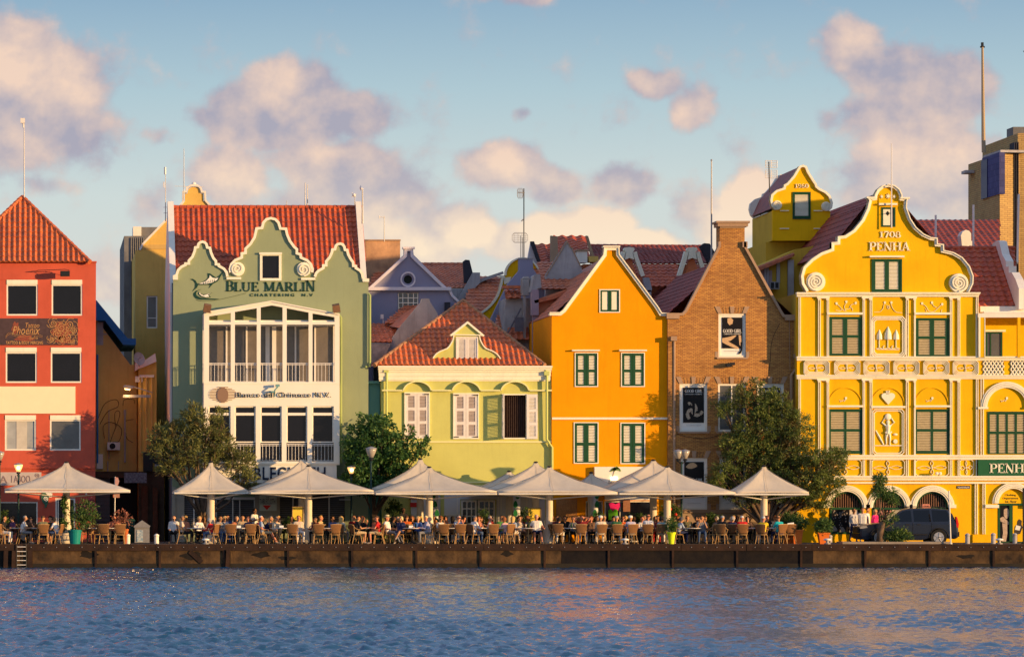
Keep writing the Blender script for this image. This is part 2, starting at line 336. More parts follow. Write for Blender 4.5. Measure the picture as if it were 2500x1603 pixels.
def text_mesh(txt, size=1, extrude=.02, shear=0, offset=0.0, spacing=1.0):
 cu = bpy.data.curves.new('lettering', 'FONT'); cu.body = txt; cu.size = size; cu.extrude = extrude; cu.shear = shear; cu.offset = offset; cu.space_character = spacing
 cu.resolution_u = 3; cu.align_x = 'LEFT'
 o = bpy.data.objects.new('lettering', cu); link(o); bpy.context.view_layer.update()
 me = bpy.data.meshes.new_from_object(o.evaluated_get(bpy.context.evaluated_depsgraph_get()))
 bpy.data.objects.remove(o); vs = [tuple(v.co) for v in me.vertices]; fs = [tuple(p.vertices) for p in me.polygons]; bpy.data.meshes.remove(me)
 return vs, fs
def text(mb, txt, x0, y0, x1, y1, Y, yo=-.02, depth=.02, **kw):
 """lettering fitted to the box (photo coordinates) on the facade plane"""
 vs, fs = text_mesh(txt, **kw); a = np.array(vs); mn = a.min(0); mx = a.max(0)
 X0_, X1_, Z0_, Z1_ = X(x0, Y), X(x1, Y), Z(y1, Y), Z(y0, Y)
 n = mb.add([(X0_+(v[0]-mn[0])/(mx[0]-mn[0])*(X1_-X0_), Y+yo-(v[2]-mn[2])/max(1e-6, mx[2]-mn[2])*depth, Z0_+(v[1]-mn[1])/(mx[1]-mn[1])*(Z1_-Z0_)) for v in vs])
 for f in fs: mb.face(*[n+i for i in f])
# seriffed capitals drawn as strokes: T thick, t thin
TK, TN = .17, .06
def _sf(x, y, w=.3): return ('l', x-w/2, y, x+w/2, y, .055)
GL = {
 'B': (.72, [('l',.18,0,.18,1,TK), _sf(.14,.03,.28), _sf(.14,.97,.28), ('l',.18,.97,.42,.97,TN), ('l',.18,.52,.42,.52,TN), ('l',.18,.03,.42,.03,TN), ('a',.40,.745,.2,.225,90,-90,TN,TK), ('a',.40,.275,.25,.245,90,-90,TN,TK)]),
 'L': (.66, [('l',.18,0,.18,1,TK), _sf(.18,.97,.34), ('l',.04,.03,.6,.03,TN), ('l',.6,.0,.6,.25,TN)]),
 'U': (.82, [('l',.17,.3,.17,1,TK), _sf(.17,.97,.32), ('l',.66,.3,.66,1,TN), _sf(.66,.97,.26), ('a',.415,.3,.245,.27,180,360,TK,TN)]),
 'E': (.68, [('l',.18,0,.18,1,TK), ('l',.04,.97,.58,.97,TN), ('l',.04,.03,.62,.03,TN), ('l',.18,.52,.45,.52,TN), ('l',.45,.42,.45,.62,TN), ('l',.58,.78,.58,1,TN), ('l',.62,0,.62,.25,TN)]),
 'M': (1.0, [('l',.16,0,.16,1,TN), ('l',.14,1,.48,.05,TK), ('l',.5,.05,.82,1,TN), ('l',.83,0,.83,1,TK), _sf(.16,.03,.26), _sf(.83,.03,.32), _sf(.1,.97,.2), _sf(.86,.97,.26)]),
 'A': (.8, [('l',.12,0,.38,1,TN), ('l',.38,1,.66,0,TK), ('l',.2,.32,.56,.32,TN), _sf(.11,.03,.24), _sf(.67,.03,.3)]),
 'R': (.78, [('l',.18,0,.18,1,TK), _sf(.18,.03,.34), _sf(.14,.97,.28), ('l',.18,.97,.42,.97,TN), ('l',.18,.5,.42,.5,TN), ('a',.40,.735,.21,.235,90,-90,TN,TK), ('l',.4,.5,.68,.02,TK), _sf(.7,.03,.2)]),
 'I': (.38, [('l',.19,0,.19,1,TK), _sf(.19,.03,.34), _sf(.19,.97,.34)]),
 'N': (.86, [('l',.15,0,.15,1,TN), ('l',.12,1,.68,0,TK), ('l',.7,0,.7,1,TN), _sf(.15,.03,.26), _sf(.1,.97,.2), _sf(.7,.97,.26)]),
 'P': (.7, [('l',.18,0,.18,1,TK), _sf(.18,.03,.36), _sf(.14,.97,.28), ('l',.18,.97,.4,.97,TN), ('l',.18,.47,.4,.47,TN), ('a',.38,.72,.24,.25,90,-90,TN,TK)]),
 'H': (.88, [('l',.17,0,.17,1,TK), ('l',.7,0,.7,1,TK), ('l',.17,.52,.7,.52,TN), _sf(.17,.03,.33), _sf(.17,.97,.33), _sf(.7,.03,.33), _sf(.7,.97,.33)]),
 'G': (.82, [('a',.43,.5,.34,.46,60,300,TN,TK), ('l',.7,.05,.7,.42,TK*.8), _sf(.68,.42,.26), ('l',.6,.88,.66,.68,TN)]),
 'O': (.86, [('a',.43,.5,.33,.46,90,270,TN,TK), ('a',.43,.5,.33,.46,-90,90,TN,TK)]),
 'D': (.84, [('l',.18,0,.18,1,TK), _sf(.14,.97,.28), _sf(.14,.03,.28), ('l',.18,.97,.38,.97,TN), ('l',.18,.03,.38,.03,TN), ('a',.36,.5,.36,.47,90,-90,TN,TK)]),
 '1': (.45, [('l',.22,0,.22,1,TK), _sf(.22,.03,.36), ('l',.05,.8,.22,.97,TN)]),
 '7': (.62, [('l',.06,.95,.58,.95,TK*.7), ('l',.55,.95,.26,0,TK), ('l',.08,.75,.08,.97,TN)]),
 '0': (.66, [('a',.33,.5,.24,.46,90,270,TN,TK), ('a',.33,.5,.24,.46,-90,90,TN,TK)]),
 '8': (.64, [('a',.32,.73,.19,.23,0,360,TN*1.5,TN*1.5), ('a',.32,.26,.24,.25,90,270,TN,TK), ('a',.32,.26,.24,.25,-90,90,TN,TK)]),
 '9': (.64, [('a',.32,.7,.22,.26,0,360,TN*1.6,TN*1.6), ('l',.53,.7,.5,.3,TK*.8), ('a',.3,.28,.2,.25,0,-140,TK*.7,TN)]),
 '6': (.64, [('a',.32,.3,.22,.26,0,360,TN*1.6,TN*1.6), ('l',.11,.3,.15,.7,TK*.8), ('a',.34,.7,.2,.25,180,40,TK*.7,TN)]),
 ' ': (.4, [])}
def serif(mb, txt, x0, y0, x1, y1, Y, yo=-.03, depth=.03, big=()):
 tot = sum(GL[c][0] for c in txt); sx = (X(x1, Y)-X(x0, Y))/tot; z0 = Z(y1, Y); h = Z(y0, Y)-z0; x = X(x0, Y)
 for ci, c in enumerate(txt):
  w, st = GL[c]; k = 1.0
  if big and ci not in big: k = .86
  def T(p, q): return (x+p*sx, z0+q*h*k)
  for s in st:
   if s[0] == 'l':
    _, ax, ay, bx, by, t = s; a = Vector(T(ax, ay)); b = Vector(T(bx, by)); d = (b-a).normalized(); n = Vector((-d.y, d.x))
    t = t*(sx*.55+h*.45)/2; mb.prism([a-n*t, b-n*t, b+n*t, a+n*t], Y+yo-depth, Y+yo)
   else:
    _, cx, cy, rx, ry, a0, a1, wa, wb = s; n = 10; out = []; inn = []
    for i in range(n+1):
     q = R(a0+(a1-a0)*i/n)
     w_ = wb if wa == wb else wa + (wb-wa)*abs(math.cos(q))
     out.append(T(cx+(rx+w_/2)*math.cos(q), cy+(ry+w_*.35)*math.sin(q))); inn.append(T(cx+(rx-w_/2)*math.cos(q), cy+(ry-w_*.35)*math.sin(q)))
    for i in range(n): mb.prism([out[i], out[i+1], inn[i+1], inn[i]], Y+yo-depth, Y+yo)
  x += w*sx
# ---------------------------------------------------------------- pantile roofs
def pip(p, poly):
 c = False; n = len(poly)
 for i in range(n):
  a, b = poly[i], poly[i-1]
  if (a[1] > p[1]) != (b[1] > p[1]) and p[0] < (b[0]-a[0])*(p[1]-a[1])/(b[1]-a[1]+1e-12)+a[0]: c = not c
 return c
def tiles(mb, pts, period=.24, row=.34, amp=.05, sub=6, jitter=.006):
 """pts: planar 3-D polygon whose first two points run along the eave; wavy pantiles with stepped rows"""
 P = [Vector(p) for p in pts]; u = (P[1]-P[0]).normalized(); n = None
 for q in P[2:]:
  n = u.cross(q-P[0])
  if n.length > 1e-4: break
 n.normalize(); v = n.cross(u)
 if v.z < 0: v = -v;
 if n.dot(Vector((0, -1, .3))) < 0 and n.z < 0: n = -n
 if n.z < 0: n = -n
 q2 = [((p-P[0]).dot(u), (p-P[0]).dot(v)) for p in P]
 u0 = min(q[0] for q in q2); u1 = max(q[0] for q in q2); v1 = max(q[1] for q in q2)
 du = period/sub; nu = int((u1-u0)/du)+1; nr = int(v1/row)+1
 rnd = random.Random(int(abs(P[0].x*100)))
 def prof(i):
  t = (i % sub)/sub; return amp*(.5+.5*math.cos(2*math.pi*t))**1.3
 for r in range(nr):
  va, vb = r*row, (r+1)*row
  rows = []
  for vv, hh in ((va, .035), (vb+.03, 0.0)):
   jit = {}
   line = []
   for i in range(nu+1):
    k = i//sub; j = jit.setdefault(k, rnd.uniform(-jitter, jitter))
    line.append(P[0] + u*(u0+i*du) + v*(min(vv, v1)) + n*(prof(i)+hh+j))
   rows.append(mb.add(line))
  low = mb.add([P[0] + u*(u0+i*du) + v*va + n*(prof(i)*.8) for i in range(nu+1)])
  for i in range(nu):
   if pip((u0+(i+.5)*du, min((va+vb)/2, v1-.01)), q2):
    mb.face(rows[0]+i, rows[0]+i+1, rows[1]+i+1, rows[1]+i); mb.face(low+i, low+i+1, rows[0]+i+1, rows[0]+i)
 # underlay
 mb.poly([p-n*.02 for p in P])
def ridge(mb, a, b, r=.1, seg=.36):
 a = Vector(a); b = Vector(b); L_ = (b-a).length; k = max(1, int(L_/seg)); d = (b-a)/k
 for i in range(k): mb.tube([a+d*i, a+d*(i+1.08)], [r*1.12, r*.9], 8)
def flat_tiles(mb, pts, **kw): tiles(mb, pts, amp=.035, sub=4, **kw)
# ---------------------------------------------------------------- palette
mat('white_stucco', (.80,.75,.66), .8, .10, 1.2, .25, 40, streak=.22)
mat('white_clean', (.80,.76,.66), .7, .05, 1.2, .08, 40)
mat('cream_trim', (.84,.80,.64), .75, .08, 2, .25, 50, streak=.18)
mat('orange_stucco', (.86,.33,.002), .95, .15, .5, .4, 18, streak=.18)
mat('yellow_stucco', (.84,.475,.008), .95, .16, .6, .4, 18, streak=.24)
mat('lime_stucco', (.56,.56,.17), .85, .12, .6, .35, 26, streak=.12)
mat('sage_stucco', (.27,.32,.195), .85, .10, .5, .3, 26, streak=.14)
mat('red_stucco', (.58,.11,.065), .9, .2, .6, .3, 26, streak=.2)
mat('teal_stucco', (.13,.30,.27), .85, .15, .6, .3, 26)
mat('ochre_stucco', (.72,.47,.12), .9, .2, .6, .3, 20, streak=.3)
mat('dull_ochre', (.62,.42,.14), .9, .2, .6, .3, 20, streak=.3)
mat('purple_stucco', (.25,.255,.37), .9, .08, .6, .2, 26)
mat('terracotta_stucco', (.66,.25,.13), .9, .15, .6, .3, 26, streak=.25)
mat('peach_stucco', (.66,.38,.20), .9, .45, .9, .4, 20, col2=(.30,.17,.10), streak=.5)
mat('grey_concrete', (.20,.20,.21), .9, .35, .7, .4, 15, streak=.5)
mat('grey_stucco', (.42,.41,.42), .9, .3, .8, .4, 18, streak=.5)
mat('dark_coping', (.05,.05,.065), .9, .3, .8)
mat('blue_paint', (.03,.16,.42), .7, .15, 1)
mat('green_paint', (.018,.075,.035), .5, .15, 3)
mat('green_sign', (.02,.11,.05), .5, .06, 2)
mat('slat_cream', (.80,.76,.60), .7, .08, 5)
mat('slat_white', (.74,.70,.66), .7, .12, 6)
mat('glass_dark', (.007,.007,.012), .12, .3, 1.5, spec=.3)
mat('glass_soft', (.10,.105,.11), .2, .35, 1.2, spec=.6)
mat('glass_pale', (.38,.40,.40), .3, .3, 1.5, spec=.5)
mat('curtain', (.55,.52,.45), .9, .15, 4)
mat('interior_dark', (.02,.017,.016), .9)
mat('grey_metal', (.32,.32,.33), .5, .15, 6, metal=.3)
mat('dark_metal', (.03,.032,.036), .5, .2, 8, metal=.3)
mat('white_metal', (.72,.70,.66), .5, .06, 6)
mat('stone_trim', (.40,.27,.18), .9, .18, 1.5, .4, 30, streak=.3)
mat('sign_white', (.78,.75,.66), .6, .04, 2)
mat('sign_cream', (.82,.74,.50), .6, .05, 2)
mat('ink', (.015,.022,.02), .6)
mat('ink_navy', (.02,.03,.06), .6)
mat('ink_green', (.012,.05,.04), .6)
mat('logo_brown', (.25,.16,.11), .6)
mat('poster_black', (.012,.011,.012), .35)
mat('poster_skin', (.60,.40,.22), .5, .2, 12)
mat('poster_flower', (.62,.52,.38), .7, .5, 22, col2=(.22,.15,.10))
mat('poster_white', (.80,.78,.72), .5)
mat('poster_text', (.75,.73,.68), .5)
mat('gold_paint', (.62,.42,.16), .5, .5, 14, col2=(.35,.10,.05))
mat('banner_dark', (.085,.055,.06), .5, .3, 5)
mat('red_paint', (.55,.03,.025), .5)
mat('blue_tile', (.055,.06,.20), .35, .25, 6)
mat('asphalt', (.06,.058,.056), .95, .3, 2, .4, 40)
mat('paving', (.20,.16,.13), .95, .3, 1.2, .5, 30)
mat('kerb_stone', (.30,.26,.22), .95, .3, 2, .5, 30)
mat('lamp_lit', (1,.6,.2), .4, emit=((1, .55, .16), 5.0))
mat('lamp_glass', (.34,.31,.26), .15, spec=.6)
mat('bulb_lit', (1,.8,.5), .4, emit=((1, .72, .35), 12.0))
tile_mat('tile_orange', (.60,.155,.04), (.46,.105,.035), (.26,.075,.04))
tile_mat('tile_red', (.52,.10,.03), (.40,.07,.028), (.20,.05,.03))
tile_mat('tile_rust', (.58,.17,.07), (.44,.12,.055), (.22,.09,.06))
tile_mat('tile_maroon', (.32,.06,.04), (.24,.048,.034), (.12,.04,.035))
brick_mat('brick_tan', (.54,.27,.075), (.34,.15,.05), (.14,.075,.04), bw=.21, bh=.068)
brick_mat('brick_tower', (.44,.30,.12), (.36,.235,.10), (.12,.085,.055), bw=.34, bh=.11, dark=.3)
# ---------------------------------------------------------------- ground, quay deck, land
m = MB(); m.box(-90, 160, -8.6, 600, .2, G); o = m.build('ground', 'paving'); tagp(o, kind='structure')
m = MB(); m.box(-90, 160, -5.2, -1.9, G+.002, G+.006); o = m.build('road', 'asphalt'); tagp(o, kind='structure')
# ---------------------------------------------------------------- window makers
def bars(m, Y, x0, y0, x1, y1, w, yo, d, sill=0):
 m.fbox(Y, x0, y0, x0+w, y1, yo, d); m.fbox(Y, x1-w, y0, x1, y1, yo, d)
 m.fbox(Y, x0+w, y0, x1-w, y0+w, yo, d); m.fbox(Y, x0+w, y1-w-sill, x1-w, y1, yo, d)
def window(root, Y, x0, y0, x1, y1, fw=3, fmat='white_clean', pmat='glass_dark', yo=.02, mull=(), trans=(), label=None, d=.08, name='window'):
 m = MB(); bars(m, Y, x0, y0, x1, y1, fw, yo, d)
 for q in mull: m.fbox(Y, q-fw*.3, y0+fw, q+fw*.3, y1-fw, yo+.005, d-.01)
 for q in trans: m.fbox(Y, x0+fw, q-fw*.3, x1-fw, q+fw*.3, yo+.008, d-.016)
 o = m.build(name, fmat, root, label)
 m = MB(); m.fbox(Y, x0+fw*.5, y0+fw*.5, x1-fw*.5, y1-fw*.5, yo+d*.6, .03); m.build('pane', pmat, o)
 return o
def leaf(m, Y, x0, y0, x1, y1, yo, panels, st=2.6, step=3.9, d=.045, mats=(0, 1), solid=False, rail=2.6):
 """louvred shutter leaf; panels = [(ya, yb)] slatted zones"""
 m.m = mats[0]
 m.fbox(Y, x0, y0, x0+st, y1, yo, d); m.fbox(Y, x1-st, y0, x1, y1, yo, d)
 edges = [y0] + [v for p in panels for v in p] + [y1]
 for a, b in zip(edges[::2], edges[1::2]): m.fbox(Y, x0+st, a, x1-st, b, yo, d)
 for a, b in panels:
  m.m = mats[0] if mats[0] == mats[1] else 0
  m.m = mats[1]
  if solid: m.fbox(Y, x0+st, a, x1-st, b, yo+.015, .02); continue
  n = max(2, int(round((b-a)/step))); h = (b-a)/n
  X0_, X1_ = X(x0+st, Y), X(x1-st, Y)
  for i in range(n):
   zt = Z(a+i*h, Y); zb = Z(a+(i+.72)*h, Y)
   m.quad((X0_, Y+yo+d*.95, zt), (X1_, Y+yo+d*.95, zt), (X1_, Y+yo+.004, zb), (X0_, Y+yo+.004, zb))
   m.quad((X0_, Y+yo+.004, zb), (X1_, Y+yo+.004, zb), (X1_, Y+yo+.010, zb-.008), (X0_, Y+yo+.010, zb-.008))
  m.m = 2; m.fbox(Y, x0+st, a, x1-st, b, yo+d+.004, .01)
 m.m = 0
def shutters(root, Y, x0, y0, x1, y1, fmat, lmat, smat, panels, fw=2.5, yo=.0, leaves=2, st=3, step=3.9, solid=False, label=None, back='interior_dark'):
 m = MB(); bars(m, Y, x0, y0, x1, y1, fw, yo-.03, .10); o = m.build('window', fmat, root, label)
 iw = (x1-x0-2*fw-.6*(leaves-1))/leaves
 for k in range(leaves):
  a = x0+fw+k*(iw+.6); m = MB(); leaf(m, Y, a, y0+fw, a+iw, y1-fw, yo, panels, st, step, solid=solid); m.build('shutter', [lmat, smat, back], o)
 return o
def wall(root, Y, outline, holes, wmat, thick=.28, name='wall', label=None):
 m = MB(); m.prism(pl(outline, Y), Y, Y+thick, [pl(h, Y) for h in holes]); return m.build(name, wmat, root, label)
def shell(root, Y, x0, x1, ytop, depth, wmat, name='side_wall', base=1323, start=.28, back=True):
 m = MB(); zt = Z(ytop, Y); zb = G-.05
 m.box(X(x0, Y)+.004, X(x0, Y)+.25, Y+start, Y+depth, zb, zt); m.box(X(x1, Y)-.25, X(x1, Y)-.004, Y+start, Y+depth, zb, zt)
 if back: m.box(X(x0, Y)+.25, X(x1, Y)-.25, Y+depth-.25, Y+depth, zb, zt)
 m.box(X(x0, Y)+.25, X(x1, Y)-.25, Y+start, Y+depth-.25, zt-.2, zt-.01)
 return m.build(name, wmat, root)
def spiral(m, cx, cy, r, Y, turns=2.6, w=3.2, yo=-.14, d=.06, flip=1, start=-90):
 n = int(turns*18); pts = []
 for i in range(n+1):
  t = i/n; q = R(start) + flip*t*turns*2*math.pi; rr = r*(1-t*.93); pts.append((cx+rr*math.cos(q), cy-rr*math.sin(q)))
 P = pl(pts, Y)
 m.ribbon(P, w/S*(1 if flip > 0 else -1), Y+yo, Y+yo+d)
def cornice(m, Y, x0, x1, ys, outs, ret=True):
 """stack of mouldings: ys rows from top to bottom, outs = how proud each one stands"""
 for (a, b), o_ in zip(zip(ys, ys[1:]), outs): m.fbox(Y, x0-o_*12, a, x1+o_*12, b, -o_, o_+.05)
# =================================================================== RED BUILDING
def red_building():
 Y = 0; r = thing('red_building', 'red building with pyramid tiled roof and tattoo banner, far left', 'building', (X(60, Y), Y, G))
 W_ = []
 cols = [(16, 92), (126, 201), (-96, -22), (-205, -130)]
 rows = [(683, 770, 0), (848, 934, -2), (1013, 1099, -4)]
 hol = [rect(a+dx, y0+11, b+dx, y1) for a, b in cols for y0, y1, dx in rows]
 hol += [rect(-90, 1224, 92, 1290), rect(135, 1215, 184, 1322)]
 wall(r, Y, [(-330, 641), (234.5, 641), (232, 1322), (-330, 1322)], hol, 'red_stucco')
 shell(r, Y, -330, 233, 645, 9, 'red_stucco')
 for a, b in cols:
  for k, (y0, y1, dx) in enumerate(rows):
   pm = 'glass_dark' if k < 2 else ('glass_pale' if a < 100 else 'glass_soft')
   w = window(r, Y, a+dx, y0+11, b+dx, y1, 3.6, 'white_clean', pm, .02)
   m = MB(); m.fbox(Y, a+dx+.3, y0, b+dx-.3, y0+11, -.03, .14); m.build('shutter_box', 'cream_trim', w)
   if k == 2 and a < 100:
    m = MB(); m.fbox(Y, a+dx+28, y0+15, b+dx-22, y1-4, .052, .01)
    m.build('curtain', 'curtain', w)
 # mouldings and ledge
 m = MB(); m.fbox(Y, -330, 680, 90, 682.2, -.03, .03); m.fbox(Y, -330, 1139, 231, 1143, -.08, .08); m.fbox(Y, -330, 1146, 231, 1148, -.04, .04); m.fbox(Y, -330, 637.5, 236, 641, -.06, .4)
 m.build('moulding', 'red_stucco', r)
 m = MB(); m.fbox(Y, -330, 943, 184, 1009, -.06, .06); m.build('blank_signboard', 'sign_cream', r, 'blank cream signboard')
 # tattoo banner
 m = MB(); m.fbox(Y, -330, 777, 190, 842, -.05, .05); bn = m.build('banner', 'banner_dark', r, 'dark banner with gold lettering')
 m = MB(); text(m, 'TATTOO & BODY PIERCING', 14, 832.5, 105, 840, Y, -.052, .012, offset=.02)
 text(m, 'Tattoo', 62, 788, 96, 800, Y, -.052, .012, shear=.3); text(m, 'studio', 70, 820, 92, 828, Y, -.052, .012)
 text(m, 'Phoenix', 30, 796, 98, 816, Y, -.055, .012, shear=.35)
 pts = [(14, 822), (18, 815), (26, 812), (40, 818), (58, 818), (80, 814), (104, 820)]
 for k in range(2): m.ribbon(pl([(x, y+k*4) for x, y in smooth_line(pts)], Y), .012, Y-.065, Y-.05)
 for cx, cy, rr in ((130, 790, 10), (150, 800, 13), (170, 792, 12), (140, 815, 12), (165, 822, 12), (180, 808, 9), (126, 828, 8), (150, 832, 7), (178, 832, 7)):
  spiral(m, cx, cy, rr, Y, 2.2, 1.5, -.065, .015, 1 if cx % 4 else -1, cx*7 % 360)
  for k in range(5):
   q = k*1.3+cx; m.ribbon(pl(smooth_line([(cx+rr*math.cos(q), cy+rr*math.sin(q)), (cx+rr*1.5*math.cos(q+.5), cy+rr*1.2*math.sin(q+.5)), (cx+rr*1.6*math.cos(q+1), cy+rr*1.3*math.sin(q+1))]), Y), .02, Y-.065, Y-.05)
 m.build('lettering', 'gold_paint', bn)
 m = MB();
 for cx, cy, a, b in ((38, 800, 9, 14), (60, 826, 22, 8), (150, 806, 22, 20), (156, 830, 20, 9)):
  m.prism(pl([(cx+a*math.cos(R(t))*(1+.25*math.sin(R(t*5))), cy+b*math.sin(R(t))*(1+.2*math.cos(R(t*7)))) for t in range(0, 360, 15)], Y), Y-.054, Y-.049)
 m.build('artwork', mat('banner_red', (.36,.09,.05), .5, .5, 16, col2=(.12,.05,.04)), bn)
 # lower sign
 m = MB(); m.fbox(Y, -120, 1152, 101, 1184, -.07, .06); sg = m.build('signboard', mat('sign_grey', (.48,.42,.40), .7, .12, 4), r)
 m = MB(); text(m, 'NA', -20, 1161, 18, 1178, Y, -.075, .01); text(m, 'I ABOO', 28, 1160, 74, 1177, Y, -.075, .01); spiral(m, 90, 1160, 7, Y, 2, 1.2, -.085, .01); m.build('lettering', mat('faded_ink', (.24,.17,.17), .8), sg)
 # shop window, door
 window(r, Y, -90, 1224, 92, 1290, 3, 'white_clean', 'glass_dark', .03, mull=(0,))
 window(r, Y, 135, 1215, 184, 1322, 4, 'white_clean', 'glass_dark', .03, mull=(142,), name='door')
 m = MB(); m.prism(pl([(102, 1206), (108, 1200), (118, 1199), (127, 1204), (126, 1212), (119, 1214), (118, 1224), (114, 1236), (108, 1240), (110, 1232), (103, 1224), (101, 1214)], Y), Y-.06, Y-.01)
 e = m.build('emblem', mat('emblem_green', (.06,.17,.10), .6, .3, 9), r, 'green and white seahorse emblem')
 m = MB(); m.prism(pl([(110, 1202), (118, 1200), (128, 1204), (127, 1213), (120, 1213), (116, 1207)], Y), Y-.075, Y-.062); spiral(m, 111, 1217, 7, Y, 2, 1.6, -.09, .02); m.build('emblem_highlight', 'sign_white', e)
 m = MB(); text(m, '4', 208, 1201, 213, 1209, Y, -.01, .02); m.build('house_number', 'sign_white', r)
 # roof
 z0 = Z(640, Y); yb = 6.6; A = (X(-111), -.25, z0); B = (X(219), -.25, z0)
 AP = (X(54.5, 3.2), 3.2, Z(481, 3.2)); rf = None
 m = MB(); tiles(m, [A, B, AP], period=.262, row=.36, amp=.075);
 m.poly([B, (B[0], yb, z0), AP]); m.poly([A, AP, (A[0], yb, z0)]); m.poly([A, B, (B[0], yb, z0), (A[0], yb, z0)])
 rf = m.build('roof', 'tile_orange', r, recalc=True)
 m = MB(); ridge(m, B, AP, .12, .3); ridge(m, A, AP, .12, .3); m.build('ridge_tiles', 'tile_orange', rf)
 # flood light on a long bracket
 t = thing('floodlight', 'black floodlight on a long arm above the red building top windows', 'floodlight', V(158, 668, Y-.5))
 m = MB(); m.tube([V(90, 661, Y), V(92, 660, Y-.35), V(158, 657.5, Y-.55), V(168, 659, Y-.5), V(170, 668, Y-.5)], .018); m.tube([V(110, 662, Y-.3), V(150, 672, Y-.45)], .01); m.build('bracket', 'dark_metal', t)
 m = MB(); m.box(X(147), X(170), -.72, -.42, Z(676), Z(663)); m.box(X(148.5), X(168.5), -.76, -.72, Z(674.5), Z(665)); m.build('lamp_head', 'dark_metal', t)
red_building()
# =================================================================== GAP BETWEEN RED AND GREEN
def gap_left():
 Y = 7
 r = thing('blue_roofed_house', 'dull ochre house with bright blue sloping roof edge beside the red building', 'house', (X(285, Y), Y, G))
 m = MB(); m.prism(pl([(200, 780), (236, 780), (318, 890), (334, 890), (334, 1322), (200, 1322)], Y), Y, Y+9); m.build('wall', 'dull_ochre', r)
 m = MB(); m.prism(pl([(200, 720), (236, 733), (312, 826), (332, 826), (332, 841), (301, 841), (256, 782), (236, 782), (200, 770)], Y-.5), Y-.5, Y+9); m.build('roof', 'blue_paint', r)
 m = MB(); m.fbox(Y, 236, 786, 252, 842, -.02, .02); m.fbox(Y, 236, 814, 261, 817, -.06, .04); m.build('shutter_panel', 'grey_stucco', r)
 m = MB(); m.fbox(Y, 236, 865, 240, 1130, -.15, .15); m.build('edge_board', 'blue_paint', r)
 m = MB()
 for pts in ([(240, 1020), (256, 985), (284, 975), (288, 992), (262, 1005), (244, 1035)], [(255, 1070), (252, 1040), (270, 1030), (296, 1045), (291, 1075), (275, 1078)], [(282, 1040), (280, 1010), (288, 1002), (292, 1015), (272, 1070), (270, 1080)], [(300, 990), (304, 975), (326, 975), (328, 985)], [(308, 1060), (304, 1030), (326, 1023)], [(325, 1080), (310, 1070), (305, 1050)], [(240, 1150), (250, 1160), (300, 1178), (330, 1184)]):
  m.tube([(p[0], Y-.06, p[1]) for p in pl(smooth_line(pts), Y)], .012, 4)
 m.build('cable', 'dark_metal', r)
 m = MB(); m.tube([V(266, 1000, Y-.05), V(266, 1120, Y-.05)], .02, 5); m.tube([V(305, 1010, Y-.1), V(305, 1128, Y-.1)], .055, 6); m.tube([V(305, 1000, Y-.1), V(305, 1012, Y-.1)], .075, 6); m.tube([V(263, 1125, Y-.08), V(263, 1152, Y-.08)], .035, 5); m.tube([V(289, 1125, Y-.08), V(289, 1147, Y-.08)], .02, 5); m.build('drainpipe', 'grey_stucco', r)
 m = MB(); m.fbox(Y, 232, 1156, 345, 1166, -.5, .5); m.fbox(Y, 232, 1150, 334, 1157, -.15, .15); m.build('canopy', mat('alley_brown', (.10,.065,.045), .9, .3, 3), r)
 m = MB()
 for k in range(16): m.fbox(Y, 234, 1165+k*10, 268, 1172+k*10, -.2+.0, .05)
 m.fbox(Y, 234, 1165, 268, 1322, -.14, .1); m.build('roller_shutter', mat('roller_grey', (.16,.14,.15), .7), r)
 m = MB(); m.fbox(Y, 268, 1166, 334, 1322, -.02, .02); m.build('doorway', 'interior_dark', r)
 def ac(x0, y0, x1, y1, Yc, lab, mm='white_metal'):
  t = thing('air_conditioner', lab, 'air conditioner', (X((x0+x1)/2, Yc), Yc, Z(y1, Yc)))
  m = MB(); m.fbox(Yc, x0, y0, x1, y1, -.2, .3); m.build('casing', mm, t)
  m = MB(); cx, cy, rr = x0+(x1-x0)*.4, (y0+y1)/2, (y1-y0)*.38
  for k in range(4): m.ribbon(pl(arc_pts(cx, cy, rr*(1-k*.24), 0, 360, 16), Yc), .012, Yc-.225, Yc-.205)
  m.lathe((X(cx, Yc), Yc-.204, Z(cy, Yc)), [(rr/S, -.006), (rr/S, .0)], 16, 'y'); m.build('fan_grille', 'dark_metal', t)
 ac(262, 1079, 293, 1098, Y-.2, 'white air conditioner on the ochre wall in the alley, lower left')
 ac(378, 1098, 394, 1138, 2.5, 'grey air conditioner beside the green building, hung in the alley', 'grey_metal')
 m = MB(); m.fbox(Y, 236, 1108, 251, 1144, -.12, .12); whole(m, 'meter_cabinet', 'white_metal', 'white meter cabinet on the alley wall beside the red building', 'cabinet')
 # street lamp in the alley, lit
 Yl = 4; t = thing('street_light', 'lit orange street light on a bracket in the alley', 'street light', V(330, 950, Yl))
 m = MB(); m.tube([V(372, 958, Yl), V(350, 951, Yl), V(322, 942, Yl)], .03); m.box(X(300, Yl), X(368, Yl), Yl, Yl+.1, Z(970, Yl), Z(963.5, Yl)); m.build('arm', 'grey_metal', t)
 m = MB(); m.prism(pl([(300, 943), (304, 939), (322, 941), (328, 945), (318, 950), (304, 948)], Yl), Yl-.15, Yl+.15); m.build('housing', 'grey_metal', t)
 m = MB(); m.prism(pl([(303, 946), (318, 948.5), (317, 952), (305, 950.5)], Yl), Yl-.13, Yl+.13); m.build('lamp', 'lamp_lit', t)
 pt = bpy.data.lights.new('street_light_glow', 'POINT'); pt.energy = 22; pt.color = (1, .55, .2); pt.shadow_soft_size = .12; po = link(bpy.data.objects.new('street_light_glow', pt)); po.parent = t; po.location = V(311, 958, Yl-.15) - W[t]
 # satellite dish and little white gable
 Y2 = 5
